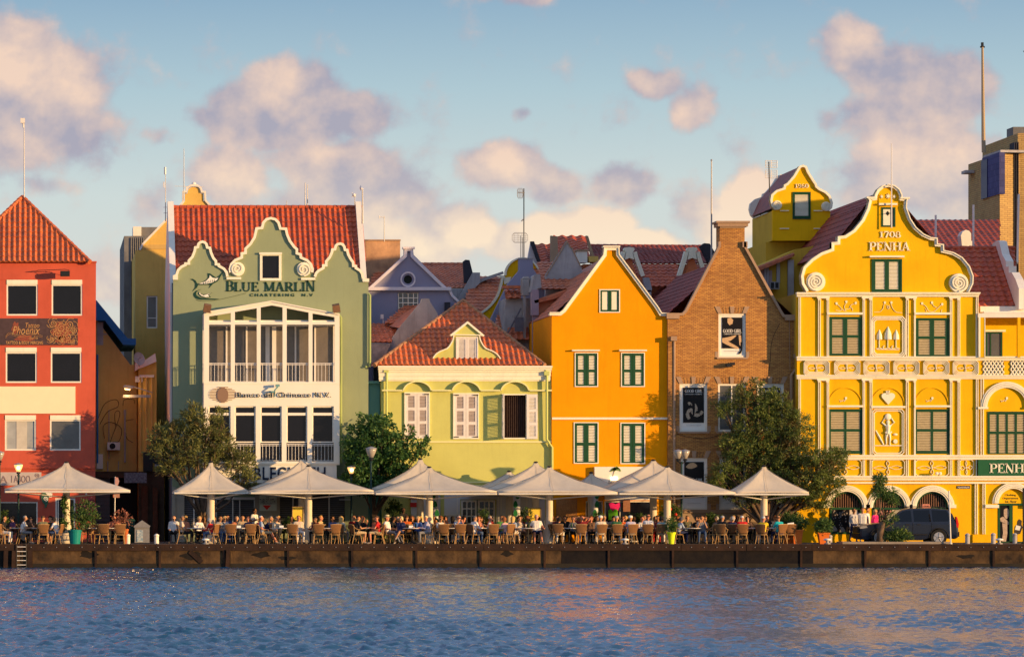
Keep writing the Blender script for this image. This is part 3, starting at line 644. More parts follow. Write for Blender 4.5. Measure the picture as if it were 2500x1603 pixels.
 r2 = thing('alley_annex', 'narrow ochre annex with white tiled gable beside the green building', 'house', (X(365, Y2), Y2, G))
 m = MB(); m.prism(pl([(338, 900), (382, 880), (382, 1322), (338, 1322)], Y2), Y2, Y2+6); m.build('wall', 'ochre_stucco', r2)
 m = MB()
 for k in range(3): m.tube([V(343+14*k, 915, Y2-.1), V(343+14*k, 1110, Y2-.1)], .05, 6)
 m.build('drainpipe', 'dull_ochre', r2)
 m = MB(); m.prism(pl([(330, 905), (331, 880), (340, 868), (352, 880), (379, 862), (382, 882), (352, 895), (338, 900)], Y2-.3), Y2-.3, Y2+3); m.build('parapet', 'white_stucco', r2)
 m = MB(); m.fbox(Y2, 340, 915, 376, 921, -.2, .2); m.fbox(Y2, 330, 918, 348, 932, -.1, .1); m.build('ledge', 'white_stucco', r2)
 m = MB(); m.fbox(Y2, 349, 1104, 372, 1150, -.6, .5); m.build('cable_box', 'dark_metal', r2)
 m = MB(); m.fbox(Y2, 338, 1150, 400, 1322, -.3, .3); m.build('doorway', 'alley_brown', r2)
 m = MB(); m.fbox(Y2, 345, 1185, 360, 1300, -.6, .2); m.fbox(Y2, 372, 1190, 384, 1322, -.65, .2); m.build('door_jamb', mat('brown_wood', (.14,.06,.035), .8, .3, 5), r2)
 m = MB(); cx, cy = 340, 875; c = Vector((X(cx, 4), 4, Z(cy, 4)))
 n = Vector((.55, -.8, .25)).normalized(); a = n.cross(Vector((0, 0, 1))).normalized(); b = a.cross(n)
 rings = []
 for rr, h in ((.02, .1), (.12, .085), (.24, .05), (.34, 0)): rings.append(m.add([c - n*h + (a*math.cos(q)+b*math.sin(q))*rr for q in [k*math.pi/8 for k in range(16)]]))
 for p, q in zip(rings, rings[1:]):
  for k in range(16): m.face(p+k, p+(k+1) % 16, q+(k+1) % 16, q+k)
 t = thing('satellite_dish', 'grey satellite dish on the white gable in the alley', 'satellite dish', c - Vector((0, 0, .4)))
 m.build('dish', 'grey_stucco', t)
 m = MB(); m.tube([c - n*.1, c + n*.3], .015, 5); m.tube([c - n*.1, c - Vector((0, 0, .4))], .03, 5); m.build('arm', 'grey_metal', t)
 m = MB(); m.fbox(3.5, 303, 1153, 358, 1178, -.2, .25); t = whole(m, 'hanging_sign', mat('dark_sign', (.07,.065,.09), .5, .5, 10, col2=(.25,.25,.28)), 'dark hanging signboard in the mouth of the alley', 'sign')
gap_left()
# =================================================================== BUILDINGS BEHIND, LEFT
def back_left():
 Y = 20; r = thing('concrete_block', 'dark grey concrete block with rooftop tank behind the blue roof', 'building', (X(330, Y), Y, G))
 m = MB(); m.box(X(303, Y), X(400, Y), Y, Y+12, G, Z(576, Y)); m.build('wall', 'grey_concrete', r)
 m = MB(); m.fbox(Y, 325, 553, 345, 577, 0, 2); m.build('water_tank', 'white_stucco', r); m = MB(); m.fbox(Y, 345, 553, 400, 577, .4, 3); m.build('plant_room', 'grey_concrete', r)
 m = MB()
 for k in range(7): m.tube([V(320+k*5, 580, Y-.05), V(320+k*5+(k % 3)*1.5, 800, Y-.05)], .03, 4)
 m.build('downpipe', 'grey_concrete', r)
 Y = 12; r = thing('yellow_gabled_house', 'tall ochre house with bell gable and ball finial behind the green building', 'house', (X(400, Y), Y, G))
 out = [(330, 611), (343, 611), (350, 598), (408, 538), (440, 505), (452, 490), (452, 473), (457, 473), (460, 462), (467, 457), (480, 457), (487, 462), (490, 473), (496, 473), (497, 490), (510, 505), (600, 611), (600, 1322), (330, 1322)]
 wall(r, Y, out, [rect(358, 722, 384, 801)], 'ochre_stucco', .4)
 shell(r, Y, 330, 600, 615, 10, 'ochre_stucco', start=.4)
 m = MB(); m.ribbon(pl([(343, 611), (350, 598), (440, 505), (450, 494), (450, 471), (456, 471), (459, 460), (467, 455), (480, 455), (488, 460), (491, 471), (498, 471), (499, 490), (512, 505), (600, 611)], Y), .1, Y-.08, Y+.45); m.ball((X(473.5, Y), Y+.2, Z(449, Y)), .12, 12, 8); m.lathe((X(473.5, Y), Y+.2, Z(456, Y)), [(.1, 0), (.05, .06), (.05, .12)], 10)
 m.build('coping', 'white_stucco', r)
 m = MB(); m.fbox(Y, 345, 597, 600, 608, -.03, .03); m.build('string_course', 'dull_ochre', r)
 window(r, Y, 358, 722, 384, 801, 3.2, 'white_clean', 'glass_soft', .05, trans=(776,))
 # masts
 def mast(px, y0, y1, Yc, lab, extra=None, rad=.025):
  t = thing('antenna', lab, 'antenna', V(px, y1, Yc)); m = MB(); m.tube([V(px, y1, Yc), V(px, y0, Yc)], [rad, rad*.6], 6); m.build('mast', 'grey_metal', t)
  if extra:
   m = MB(); extra(m, Yc); m.build('aerial', 'white_metal', t)
  return t
 mast(404, 408, 540, 5, 'pale whip antenna with white sleeve, left of the green building roof', lambda m, Y: (m.tube([V(403, 426, Y), V(403, 408, Y)], .06, 6), m.tube([V(400, 458, Y), V(400, 444, Y)], .03, 5), m.tube([V(399, 520, Y), V(412, 520, Y)], .012, 4), m.tube([V(399, 506, Y), V(412, 506, Y)], .012, 4)))
 mast(449, 363, 490, 8, 'thin mast with crossbar beside the ball finial', lambda m, Y: (m.tube([V(427, 454.5, Y), V(497, 456, Y)], .012, 4), m.tube([V(451, 457, Y), V(468, 452, Y)], .01, 4)))
 mast(700, 490, 508, 5, 'short pipe on the ridge of the green building')
 mast(745, 446, 508, 5, 'taller of two thin white pipes on the ridge of the green building', None, .03)
 mast(750.5, 450, 508, 5.3, 'shorter of two thin white pipes on the ridge of the green building', None, .03)
 mast(866, 478, 500, 4, 'small whirligig aerial at the right roof corner of the green building', lambda m, Y: (m.ball(V(864, 476, Y), .09, 8, 6), m.tube([V(859, 471, Y), V(869, 481, Y)], .02, 4), m.tube([V(859, 481, Y), V(870, 474, Y)], .02, 4)))
 mast(885, 462, 546, 3, 'pale post with small dish at the right roof corner of the green building', lambda m, Y: (m.lathe(V(878, 459, Y), [(.02, 0), (.14, .05), (.15, .06)], 12, 'x'), m.tube([V(880, 459, Y), V(887, 462, Y)], .03, 5)), .05)
 mast(938, 527, 590, 12, 'small antenna on the ochre chimney block', lambda m, Y: (m.tube([V(926, 529, Y), V(940, 531, Y)], .02, 4), m.tube([V(926, 526, Y), V(926, 534, Y)], .02, 4)))
 mast(59, 290, 482, 3, 'tall thin antenna on the apex of the red building roof', lambda m, Y: (m.fbox(Y, 50, 289, 61, 301, -.1, .2), m.tube([V(56, 300, Y), V(57, 312, Y)], .03, 5)), .03)
back_left()
mat('slat_mauve', (.50,.42,.38), .8, .12, 6)
# =================================================================== GREEN BUILDING WITH WHITE BALCONY FRONT
def green_building():
 Y = 0; r = thing('green_building', 'sage green building with three curled white-edged gables and a fish logo', 'building', (X(660), Y, G))
 c = lambda L: [(380+a/3.85, 350+b/3.85) for a, b in L]
 left = c([(165,1275),(165,1240),(185,1232),(200,1185),(235,1150),(268,1135),(268,1118),(300,1118),(300,1098),(335,1060),(355,1010),(362,968),(386,965),(392,938),(412,920),(440,912),(470,922),(488,942),(494,968),(520,972),(530,1020),(552,1072),(578,1102),(578,1125),(605,1128),(605,1145),(650,1170),(678,1208),(686,1250)])
 midL = c([(690,1215),(686,1180),(700,1130),(740,1088),(797,1065),(797,1025),(832,1020),(832,985),(880,940),(918,880),(938,790),(990,785),(1002,738),(1034,704),(1082,692),(1130,704),(1165,740),(1180,790),(1235,793),(1245,850),(1270,910),(1310,965),(1338,990),(1338,1025),(1372,1035),(1375,1065),(1430,1090),(1468,1130),(1486,1180),(1482,1215)])
 right = c([(1484,1250),(1498,1212),(1522,1188),(1563,1165),(1563,1137),(1590,1135),(1590,1105),(1625,1065),(1645,1020),(1650,988),(1675,985),(1682,955),(1702,938),(1733,930),(1765,940),(1783,965),(1789,990),(1810,993),(1820,1040),(1845,1085),(1866,1112),(1868,1140),(1893,1143),(1893,1165),(1930,1187),(1952,1220),(1960,1268),(2000,1270),(2000,1300)])
 win = rect(638, 625, 685, 683)
 gh = [rect(450, 1202, 492, 1290), rect(527, 1220, 622, 1322), rect(683, 1202, 752, 1290), rect(757, 1202, 842, 1300)]
 wall(r, Y, left + midL + right + [(899, 1322), (420, 1322)], [win] + gh, 'sage_stucco')
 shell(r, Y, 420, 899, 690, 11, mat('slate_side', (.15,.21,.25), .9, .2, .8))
 w_ = -6.2/S; m = MB()
 for L_ in (left, right): m.ribbon(pl(L_, Y), w_, Y-.10, Y+.32)
 m.ribbon(pl(midL, Y), w_, Y-.12, Y+.34)
 for sx, fl in ((580, 1), (742, -1)):
  m.lathe((X(sx), Y-.06, Z(657)), [(17/S, -.04), (17.5/S, .06)], 28, 'y')
 m.fbox(Y, 553, 676.5, 588.5, 682, -.10, .12); m.fbox(Y, 735, 678, 769.5, 683.5, -.10, .12); m.fbox(Y, 422, 672, 434, 683, -.12, .4); m.fbox(Y, 885, 680, 901, 688, -.12, .4)
 cp = m.build('coping', 'cream_trim', r)
 m = MB(); spiral(m, 580, 656, 17, Y, 2.4, 3.2, -.16, .07, -1, -90); spiral(m, 742, 658, 17, Y, 2.4, 3.2, -.16, .07, 1, -90); m.build('scroll', 'cream_trim', cp)
 w = window(r, Y, 634.5, 618, 687, 685, 6, 'cream_trim', 'glass_dark', -.07, d=.12)
 m = MB(); m.fbox(Y, 633, 616.5, 688, 621, -.14, .07); m.build('lintel', 'cream_trim', w)
 # roof and side parapets
 ye, yr = .6, 4.6; zr = Z(507, yr); ze = Z(700, ye)
 A = (X(424, ye), ye, ze); B = (X(897, ye), ye, ze); C_ = (X(883, yr), yr, zr); D_ = (X(422, yr), yr, zr)
 m = MB(); tiles(m, [A, B, C_, D_], period=.262, row=.36, amp=.06); rf = m.build('roof', 'tile_red', r)
 m = MB(); m.quad(D_, C_, (C_[0], 9, zr-4), (D_[0], 9, zr-4)); m.build('rear_slope', 'tile_red', rf)
 m = MB(); ridge(m, (D_[0], yr, zr+.03), (C_[0], yr, zr+.03), .1, .34); m.build('ridge_tiles', 'tile_red', rf)
 for xa, xb in ((416, 432), (884, 900)):
  m = MB(); x0, x1 = X(xa)+(.02 if xa > 500 else 0), X(xb)-.02
  pr = [(-.02, ze-.3), (.3, ze+.1), (yr-.2, zr+.3), (yr+.35, zr+.3), (9, zr-4), (9, G+5), (0.3, G+5)]
  a = m.add([(x0, p[0]+.32 if p[0] < .31 else p[0], p[1]) for p in pr]); b = m.add([(x1, p[0]+.32 if p[0] < .31 else p[0], p[1]) for p in pr])
  n = len(pr); m.face(*[a+i for i in range(n)]); m.face(*[b+i for i in range(n)][::-1])
  for i in range(n): m.face(a+i, b+i, b+(i+1) % n, a+(i+1) % n)
  m.build('parapet', 'white_stucco', r)
 # lettering and fish
 m = MB(); serif(m, 'BLUE MARLIN', 551, 685, 771, 711, Y, -.002, .035, big=(0, 10)); m.build('lettering', 'ink_green', r)
 m = MB(); text(m, 'CHARTERING  N.V', 610, 716.5, 764, 723.5, Y, -.002, .03, offset=.02, spacing=1.5); m.build('small_lettering', 'ink_green', r)
 f = lambda L: pl(c(L), Y)
 m = MB()
 m.prism(f([(325,1275),(350,1272),(378,1290),(392,1318),(430,1310),(470,1285),(492,1262),(490,1240),(488,1220),(512,1222),(545,1245),(570,1262),(592,1245),(640,1200),(606,1258),(592,1285),(575,1300),(540,1318),(500,1360),(512,1330),(470,1328),(400,1330),(388,1355),(345,1390),(370,1355),(372,1315),(355,1290)]), Y-.02, Y)
 m.prism(f([(430,1370),(380,1385),(355,1410),(358,1435),(380,1458),(420,1468),(560,1470),(600,1460),(500,1456),(420,1448),(385,1428),(380,1405),(395,1385)]), Y-.02, Y)
 m.prism(f([(405,1395),(400,1415),(425,1440),(470,1450),(520,1445),(500,1425),(510,1415),(535,1402),(480,1415),(440,1418),(412,1400)]), Y-.021, Y)
 m.ribbon(f(smooth_line([(380,1470),(440,1482),(560,1475),(700,1445),(852,1408)])), .012, Y-.02, Y)
 lg = m.build('fish_logo', 'ink_green', r)
 m = MB(); m.prism(f([(405,1318),(470,1295),(505,1262),(508,1238),(535,1262),(560,1268),(590,1262),(575,1285),(530,1308),(470,1320)]), Y-.03, Y-.022)
 m.prism(f([(415,1398),(422,1415),(450,1428),(500,1412),(525,1405),(490,1420),(505,1440),(470,1444),(430,1432),(408,1412)]), Y-.03, Y-.022); m.build('fish_highlight', 'sign_white', lg)
 m = MB()
 for k in range(7): a = 445+k*17; m.prism(f([(a,1322-k*4),(a+5,1296-k*4),(a+9,1320-k*4)]), Y-.036, Y-.031)
 m.build('fish_stripe', 'ink_green', lg)
 # pipes
 m = MB(); m.tube([V(830, 770, -.08), V(833, 775, -.12), V(833, 1130, -.12)], .05, 8); m.tube([V(899, 717, -.1), V(903, 720, -.14), V(903, 895, -.14), V(893, 895, -.1)], .06, 8); m.build('downpipe', mat('pipe_green', (.30,.38,.14), .6), r)
 # ground floor joinery
 def louvres(x0, y0, x1, y1):
  m = MB(); n = int((y1-y0)/5)
  m.m = 1; m.fbox(Y, x0, y0, x1, y1, .2, .05); m.m = 0
  for k in range(n): m.quad((X(x0), .12, Z(y0+k*5+4)), (X(x1), .12, Z(y0+k*5+4)), (X(x1), .18, Z(y0+k*5)), (X(x0), .18, Z(y0+k*5)))
  m.build('louvre_shutter', [mat('louvre_grey', (.16,.16,.17), .6), 'interior_dark'], r)
 louvres(450, 1202, 492, 1290); louvres(683, 1202, 752, 1290); louvres(757, 1202, 842, 1300); louvres(527, 1222, 622, 1322)
 m = MB(); m.fbox(Y, 472, 1202, 475, 1290, -.02, .1)
 for q in (527, 567, 584, 620): m.fbox(Y, q, 1220, q+2.5, 1322, -.02, .1)
 m.fbox(Y, 520, 1213, 626, 1219, -.03, .1); m.fbox(Y, 714, 1202, 717, 1290, -.02, .1); m.fbox(Y, 802, 1202, 805, 1300, -.02, .1); m.fbox(Y, 828, 1218, 858, 1220, -.1, .1); m.build('door_frame', 'white_metal', r)
 m = MB(); m.fbox(Y, 427, 1190, 450, 1322, -.06, .06); m.fbox(Y, 492, 1202, 527, 1322, -.05, .05); m.fbox(Y, 622, 1190, 683, 1322, -.08, .08); m.fbox(Y, 420, 1187, 428, 1322, -.12, .12); m.build('pier', mat('beige_wall', (.42,.38,.30), .9, .1, 1.5), r)
 # ---------------- white balcony front
 Yb = -1.5; b = MB(); yb = 1134
 peak = [(498, 763), (664, 735), (829, 767)]
 holes = [[(510.5, 772), (563.5, 763.5), (563.5, 785.5), (510.5, 785.5)], [(573.5, 761), (627, 752), (627, 785.5), (573.5, 785.5)], [(636.5, 750), (664, 745), (690, 750), (690, 785.5), (636.5, 785.5)], [(700, 752), (753.5, 762.5), (753.5, 785.5), (700, 785.5)], [(763, 764.5), (817, 774), (817, 785.5), (763, 785.5)]]
 cols = [(510.5, 563.5), (573.5, 627), (636.5, 690), (700, 753.5), (763, 817)]
 holes += [rect(a, 792, b_, 932) for a, b_ in cols]
 wn = [(509, 563), (573, 624.5), (636, 688), (699.5, 750.5), (762, 815)]
 holes += [rect(a, 991, b_, 1126) for a, b_ in wn]
 b.prism(pl(peak + [(829, yb), (497, yb)], Yb), Yb, Yb+.22, [pl(h, Yb) for h in holes])
 xl, xr = X(497.5, Yb), X(828.5, Yb)
 def side(x0, x1):   # side walls of the box with the two open storeys
  for z0, z1, ya, yc in ((Z(yb, Yb), Z(933, Yb), Yb+.22, 0), (Z(933, Yb), Z(765, Yb), Yb+.22, Yb+.34), (Z(933, Yb), Z(765, Yb), -.2, 0), (Z(792, Yb), Z(765, Yb), Yb+.34, -.2)): b.box(x0, x1, ya, yc, z0, z1)
 side(xl, xl+.2); side(xr-.2, xr)
 b.box(xl+.2, xr-.2, Yb+.22, 0, Z(990, Yb)+.0, Z(934, Yb)); b.box(xl+.2, xr-.2, Yb+.22, -.002, Z(785, Yb), Z(785, Yb)+.08)
 bo = b.build('balcony_front', 'white_clean', r)
 # gable roof of the box
 m = MB()
 for (a, c2) in ((peak[0], peak[1]), (peak[1], peak[2])):
  p, q = V(*a, Yb), V(*c2, Yb); m.quad(p + Vector((0, -.06, .03)), q + Vector((0, -.06, .03)), (q.x, 0, q.z+.03), (p.x, 0, p.z+.03)); m.quad(p + Vector((0, -.06, -.02)), q + Vector((0, -.06, -.02)), (q.x, 0, q.z-.02), (p.x, 0, p.z-.02)); m.quad(p + Vector((0, -.06, .03)), q + Vector((0, -.06, .03)), q + Vector((0, -.06, -.03)), p + Vector((0, -.06, -.03)))
 m.build('canopy_roof', 'white_clean', bo)
 m = MB(); m.prism(pl([(500, 771), (664, 744), (827, 774), (827, 790), (500, 790)], -.06), -.06, -.02); m.build('gable_infill', 'sage_stucco', bo)
 # sliding doors behind the balcony
 m = MB(); m.fbox(0, 500, 789, 829, 945, -.05, .05); m.build('back_panel', mat('balcony_glass', (.17,.145,.12), .25, .3, 1.2, spec=.5), bo)
 m = MB()
 for q, w2 in ((551, 4), (600, 4), (648, 10), (664, 10), (719, 4), (767, 4), (812, 3)): m.fbox(0, q, 797, q+w2, 945, -.12, .06)
 m.fbox(0, 500, 790, 829, 797, -.12, .06); m.build('sliding_door_frame', 'white_metal', bo)
 # railings
 m = MB()
 def rail(x0, x1, y0, y1, n):
  m.tube([V(x0, y0, Yb+.1), V(x1, y0, Yb+.1)], .025, 6); m.tube([V(x0, y1, Yb+.1), V(x1, y1, Yb+.1)], .015, 5); m.tube([V(x0, y0+3.5, Yb+.1), V(x1, y0+3.5, Yb+.1)], .012, 5)
  for k in range(n): x = x0+(x1-x0)*(k+.5)/n; m.tube([V(x, y0, Yb+.1), V(x, y1, Yb+.1)], .011, 5)
 for a, b_ in cols: rail(a, b_, 887, 931, 6)
 m.tube([(xl+.1, Yb+.1, Z(887, Yb)), (xl+.1, 0, Z(887, Yb))], .025, 6)
 for k in range(7): m.tube([(xl+.1, Yb+.25+k*.19, Z(887, Yb)), (xl+.1, Yb+.25+k*.19, Z(931, Yb))], .011, 5)
 m.build('railing', 'white_metal', bo)
 for a, b_ in wn:
  w = window(bo, Yb, a, 991, b_, 1080, 3, 'white_clean', 'glass_dark', .08)
  m = MB(); m.fbox(Yb, a+3, 1007, b_-3, 1013.5, .06, .1); m.build('transom', 'white_clean', w) if False else m.build('transom', 'white_clean', bo)
  m = MB(); m.fbox(Yb, a, 1080, b_, 1126, .18, .03); m.build('lower_pane', 'glass_dark', bo)
 m = MB()
 for a, b_ in wn: rail(a+1, b_-1, 1084, 1124, 6)
 m.build('window_guard', 'white_metal', bo)
 m = MB(); m.fbox(Yb, 497, 934, 829, 936, -.02, .02); m.fbox(Yb, 497, 1128, 829, 1131, -.03, .03); m.build('moulding', 'white_clean', bo)
 # bank lettering and striped logo
 m = MB(); text(m, 'Banco del Orinoco N.V.', 579, 957, 808, 969.5, Yb, -.05, .03, spacing=1.05); m.build('bank_lettering', 'ink', bo)
 m = MB(); ws = [26, 46, 58, 64, 66, 66, 64, 60, 46, 26]
 for k, w2 in enumerate(ws): m.fbox(Yb, 544-w2/2, 944+k*3.8, 544+w2/2, 945.3+k*3.8, -.05, .04)
 for k, w2 in enumerate(ws): m.fbox(Yb, 544-w2*.2, 944+k*3.8+1.3, 544+w2*.2, 944+k*3.8+3.8, -.048, .038)
 m.build('bank_logo', 'logo_brown', bo)
 m = MB(); m.tube([V(670, 968, Yb-.25), V(671, 952, Yb-.35), V(678, 944, Yb-.3)], .04, 6); m.fbox(Yb, 672, 938, 682, 944, -.35, .2); m.fbox(Yb, 656, 954, 670, 958, -.2, .18); m.build('sign_spotlight', mat('teal_metal', (.16,.33,.34), .5), bo)
 # restaurant fascia
 m = MB(); m.fbox(Yb, 497, 1134, 822, 1178, .05, .6); m.build('fascia', 'sign_white', bo)
 m = MB(); text(m, 'TABLECLOTH', 572, 1139, 795, 1171, Yb, .045, .04, offset=.015, spacing=1.1); m.build('fascia_lettering', 'ink_navy', bo)
 # restaurant board
 m = MB(); m.fbox(Y, 632, 1203, 674, 1246, -.55, .05); t = thing('restaurant_board', 'hanging restaurant board with red triangle on the white pier', 'sign', (X(653), -.55, Z(1246)))
 m.build('panel', mat('board_grey', (.55,.60,.52), .6, .05, 2), t)
 m = MB(); text(m, 'TABLECLOTH', 634, 1217, 672, 1230, -.55, -.004, .012, spacing=1.0); text(m, 'THE', 649, 1212, 657, 1215.5, -.55, -.004, .012); m.fbox(-.55, 648, 1204, 656, 1209, -.012, .01); m.build('lettering', 'ink_navy', t)
 m = MB(); m.prism(pl([(641, 1232.5), (662, 1232.5), (651.5, 1244)], -.55), -.565, -.552); m.build('triangle', 'red_paint', t)
 for px, fl in ((506, 1), (821, -1)):
  t = thing('floodlight', 'brown floodlight on the %s corner of the white balcony roof' % ('left' if fl > 0 else 'right'), 'floodlight', V(px, 762, Yb))
  m = MB(); m.obox(V(px, 752, Yb-.1), Vector((.17, 0, -.03*fl)), Vector((0, .16, .05)), Vector((.03*fl, -.04, .17))); m.build('lamp_head', mat('rust_metal', (.22,.12,.07), .6, .3, 9), t)
  m = MB(); m.tube([V(px-9, 764, Yb), V(px-9, 752, Yb), V(px+9, 752, Yb), V(px+9, 764, Yb)], .015, 5); m.build('bracket', 'dark_metal', t)
green_building()
# =================================================================== LIME HOUSE
def lime_house():
 Y = 0; r = thing('lime_house', 'lime green house with small curled dormer and hipped orange tile roof', 'house', (X(1138), Y, G))
 fr = [(987, 957, 1049, 1070), (1106, 959, 1169, 1071), (1225, 961, 1287, 1071)]
 gh = [rect(1125, 1219, 1210, 1322)]
 wall(r, Y, [(930, 926), (1346, 926), (1346, 1322), (934, 1322)], [rect(a+2, b, c-2, d) for a, b, c, d in fr] + gh, 'lime_stucco')
 shell(r, Y, 931, 1345, 930, 9, 'teal_stucco')
 m = MB(); cornice(m, Y, 926, 1342, [893, 897.5, 903, 908, 918, 927, 930], [.36, .28, .20, .14, .10, .05]); m.build('cornice', 'cream_trim', r)
 m = MB()
 for cx in (1018, 1137.5, 1256.5):
  m.ribbon(pl(arc_pts(cx, 957, 36, 10, 170, 16, 27.5), Y), .055*1.1, -.22+Y, 0)
 xs = [(932, 983), (1054, 1102), (1173, 1221), (1292, 1346)]
 for a, b in xs: m.fbox(Y, a, 951, b, 954.5, -.2, .2)
 m.fbox(Y, 932, 1076, 1346, 1080, -.06, .06); m.fbox(Y, 980, 1175, 1346, 1178, -.08, .08); m.fbox(Y, 980, 1183, 1346, 1187, -.16, .16)
 m.build('string_course', mat('lime_trim', (.74,.72,.36), .8, .08, 2), r)
 P = [(965.5, 999.5), (1003.5, 1031.5), (1037, 1063)]
 for a, b, c, d in fr[:2]:
  w = shutters(r, Y, a, b, c, d, 'cream_trim', 'slat_white', 'slat_mauve', [(b+9, b+37), (b+44, b+70), (b+77, b+104)], 3, -.05, st=6, step=3.3)
  m = MB()
  for q in (a+2, c-14):
   for z in (b+4, d-6): m.fbox(Y, q, z, q+12, z+2.2, -.10, .02)
  m.build('hinge', 'dark_metal', w)
 a, b, c, d = fr[2]; m = MB(); bars(m, Y, a, b, c, d, 3, -.05, .12); w = m.build('window', 'cream_trim', r, 'open window with both shutters swung out')
 m = MB(); m.fbox(Y, a+3, b+3, c-3, d-3, .2, .02)
 for k in range(9): m.tube([V(1238+k*5, b+4, .17), V(1238+k*5, d-4, .17)], .03, 5)
 m.build('opening', mat('curtain_dark', (.05,.03,.025), .9, .4, 6), w)
 # left leaf stands out from the wall, right leaf folded back
 m = MB(); leaf(m, 0, 1285.5, b+1, 1312, d, -.10, [(b+9, b+37), (b+44, b+70), (b+77, b+104)], 5, 3.3); sh = m.build('shutter', ['slat_white', 'slat_white', 'lime_stucco'], w)
 m = MB(); xw = X(1226); m.m = 0
 L_ = .56; pn = [(b+9, b+37), (b+44, b+70), (b+77, b+104)]
 for ya, yc in ((-L_, -L_+.1), (-.13, -.03)): m.box(xw, xw+.045, ya, yc, Z(d), Z(b+1))
 ed = [b+1] + [v for p in pn for v in p] + [d]
 for p, q in zip(ed[::2], ed[1::2]): m.box(xw, xw+.045, -L_+.1, -.13, Z(q), Z(p))
 for p, q in pn:
  n = int((q-p)/3.3)
  for k in range(n): z = Z(p+(k+.3)*(q-p)/n); m.quad((xw, -L_+.1, z), (xw, -.13, z), (xw+.04, -.13, z-.035), (xw+.04, -L_+.1, z-.035))
 m.build('shutter', 'slat_white', w)
 m = MB(); m.tube([V(944, 893+14, -.14), V(944, 1160, -.14)], .055, 8); m.tube([V(1332, 898, -.2), V(1335, 915, -.2), V(1335, 1072, -.16), V(1348, 1092, -.16), V(1348, 1322, -.16)], .06, 8)
 m.fbox(Y, 936, 903, 948, 909, -.24, .2); m.fbox(Y, 1327, 906, 1340, 916, -.3, .2); m.build('downpipe', mat('pipe_lime', (.50,.55,.18), .6), r)
 # ground floor
 m = MB(); m.fbox(Y, 1003, 1188, 1123, 1322, -.04, .04); m.fbox(Y, 1212, 1188, 1330, 1322, -.04, .04); m.fbox(Y, 1123, 1188, 1212, 1218, -.04, .04); m.build('shopfront_panel', mat('shop_white', (.62,.62,.62), .8, .06, 2), r)
 m = MB()
 for q in (1003, 1046, 1075, 1115, 1215, 1222, 1250, 1285): m.fbox(Y, q, 1190, q+2, 1322, -.065, .03)
 m.fbox(Y, 1003, 1255, 1123, 1257, -.065, .03); m.fbox(Y, 1213, 1258, 1252, 1260, -.065, .03); m.build('panel_moulding', 'white_clean', r)
 for a, b in ((1126, 1164), (1167, 1209)):
  w = window(r, Y, a, 1220, b, 1322, 4, 'white_clean', 'glass_dark', .02, mull=((a+b)/2-5, (a+b)/2+6), trans=(1241, 1259, 1277), name='door')
 m = MB(); m.fbox(Y, 1000, 1212, 1018, 1217, -.1, .06); m.fbox(Y, 1001, 1226, 1018, 1237, -.08, .05); m.build('notice', 'red_paint', r)
 m = MB(); m.fbox(Y, 1075, 1200, 1084, 1322, -.09, .06); m.build('pier', 'lime_stucco', r)
 # dormer
 Yd = .15; c2 = lambda L: [(900+a/3.348, 740+b/3.348) for a, b in L]
 h = c2([(505,518),(507,490),(520,450),(548,412),(590,385),(640,365),(668,330),(686,292),(690,262)])
 o_ = smooth_line(h, 2); mir = [(2278-x, y) for x, y in o_][::-1]
 top = c2([(690,258),(668,256),(808,148),(945,256),(925,258)])
 wall(r, Yd, o_ + [(1106, 817), (1141.3, 786), (1176, 817)] + mir, [rect(1115, 824, 1165, 888)], 'lime_stucco', .3, 'dormer_wall')
 m = MB(); m.ribbon(pl(o_, Yd), -.055, Yd-.08, Yd+.35); m.ribbon(pl(mir, Yd), -.055, Yd-.08, Yd+.35)
 m.ribbon(pl([(1099, 817.5), (1141.3, 784), (1182, 818)], Yd), -.09, Yd-.12, Yd+.4); m.ribbon(pl([(1100, 815.5), (1182, 817)], Yd), -.05, Yd-.118, Yd+.1); m.build('dormer_coping', 'cream_trim', r)
 shutters(r, Yd, 1113, 822, 1167, 890, 'slat_white', 'slat_white', 'slat_white', [(828, 884)], 3, -.04, st=4, step=3)
 m = MB(); m.fbox(Yd, 1107, 889, 1173, 895, -.2, .2); m.build('dormer_sill', 'stone_trim', r)
 m = MB(); ap = V(1141, 788, Yd+.35); m.poly([V(1104, 818, Yd+.3), ap, (ap.x, 4, ap.z)]); m.poly([V(1178, 818, Yd+.3), ap, (ap.x, 4, ap.z)]); m.build('dormer_roof', 'tile_orange', r)
 # roof
 z0 = Z(891, -.3); ap = (X(1131, 4.6), 4.6, Z(733, 4.6)); A = (X(914, -.3), -.3, z0); B = (X(1330, -.3), -.3, z0)
 m = MB(); tiles(m, [A, B, ap], period=.262, row=.4, amp=.06)
 rf = m.build('roof', 'tile_orange', r)
 m = MB(); m.poly([B, (B[0], 9.4, z0), ap]); m.poly([(A[0], 9.4, z0), A, ap]); m.build('side_slope', 'tile_rust', rf)
 m = MB(); ridge(m, A, ap, .1, .4); ridge(m, B, ap, .1, .4); m.build('ridge_tiles', mat('hip_grey', (.42,.22,.12), .8, .35, 3), rf)
lime_house()
# narrow teal infill between green and lime
m = MB(); m.box(X(899.5)+.01, X(930)-.01, .5, 8, G, Z(930)); m.box(X(900)+.01, X(928), .3, .5, Z(935), Z(929)); whole(m, 'infill_wall', 'teal_stucco', 'narrow teal wall between the green building and the lime house', 'wall')
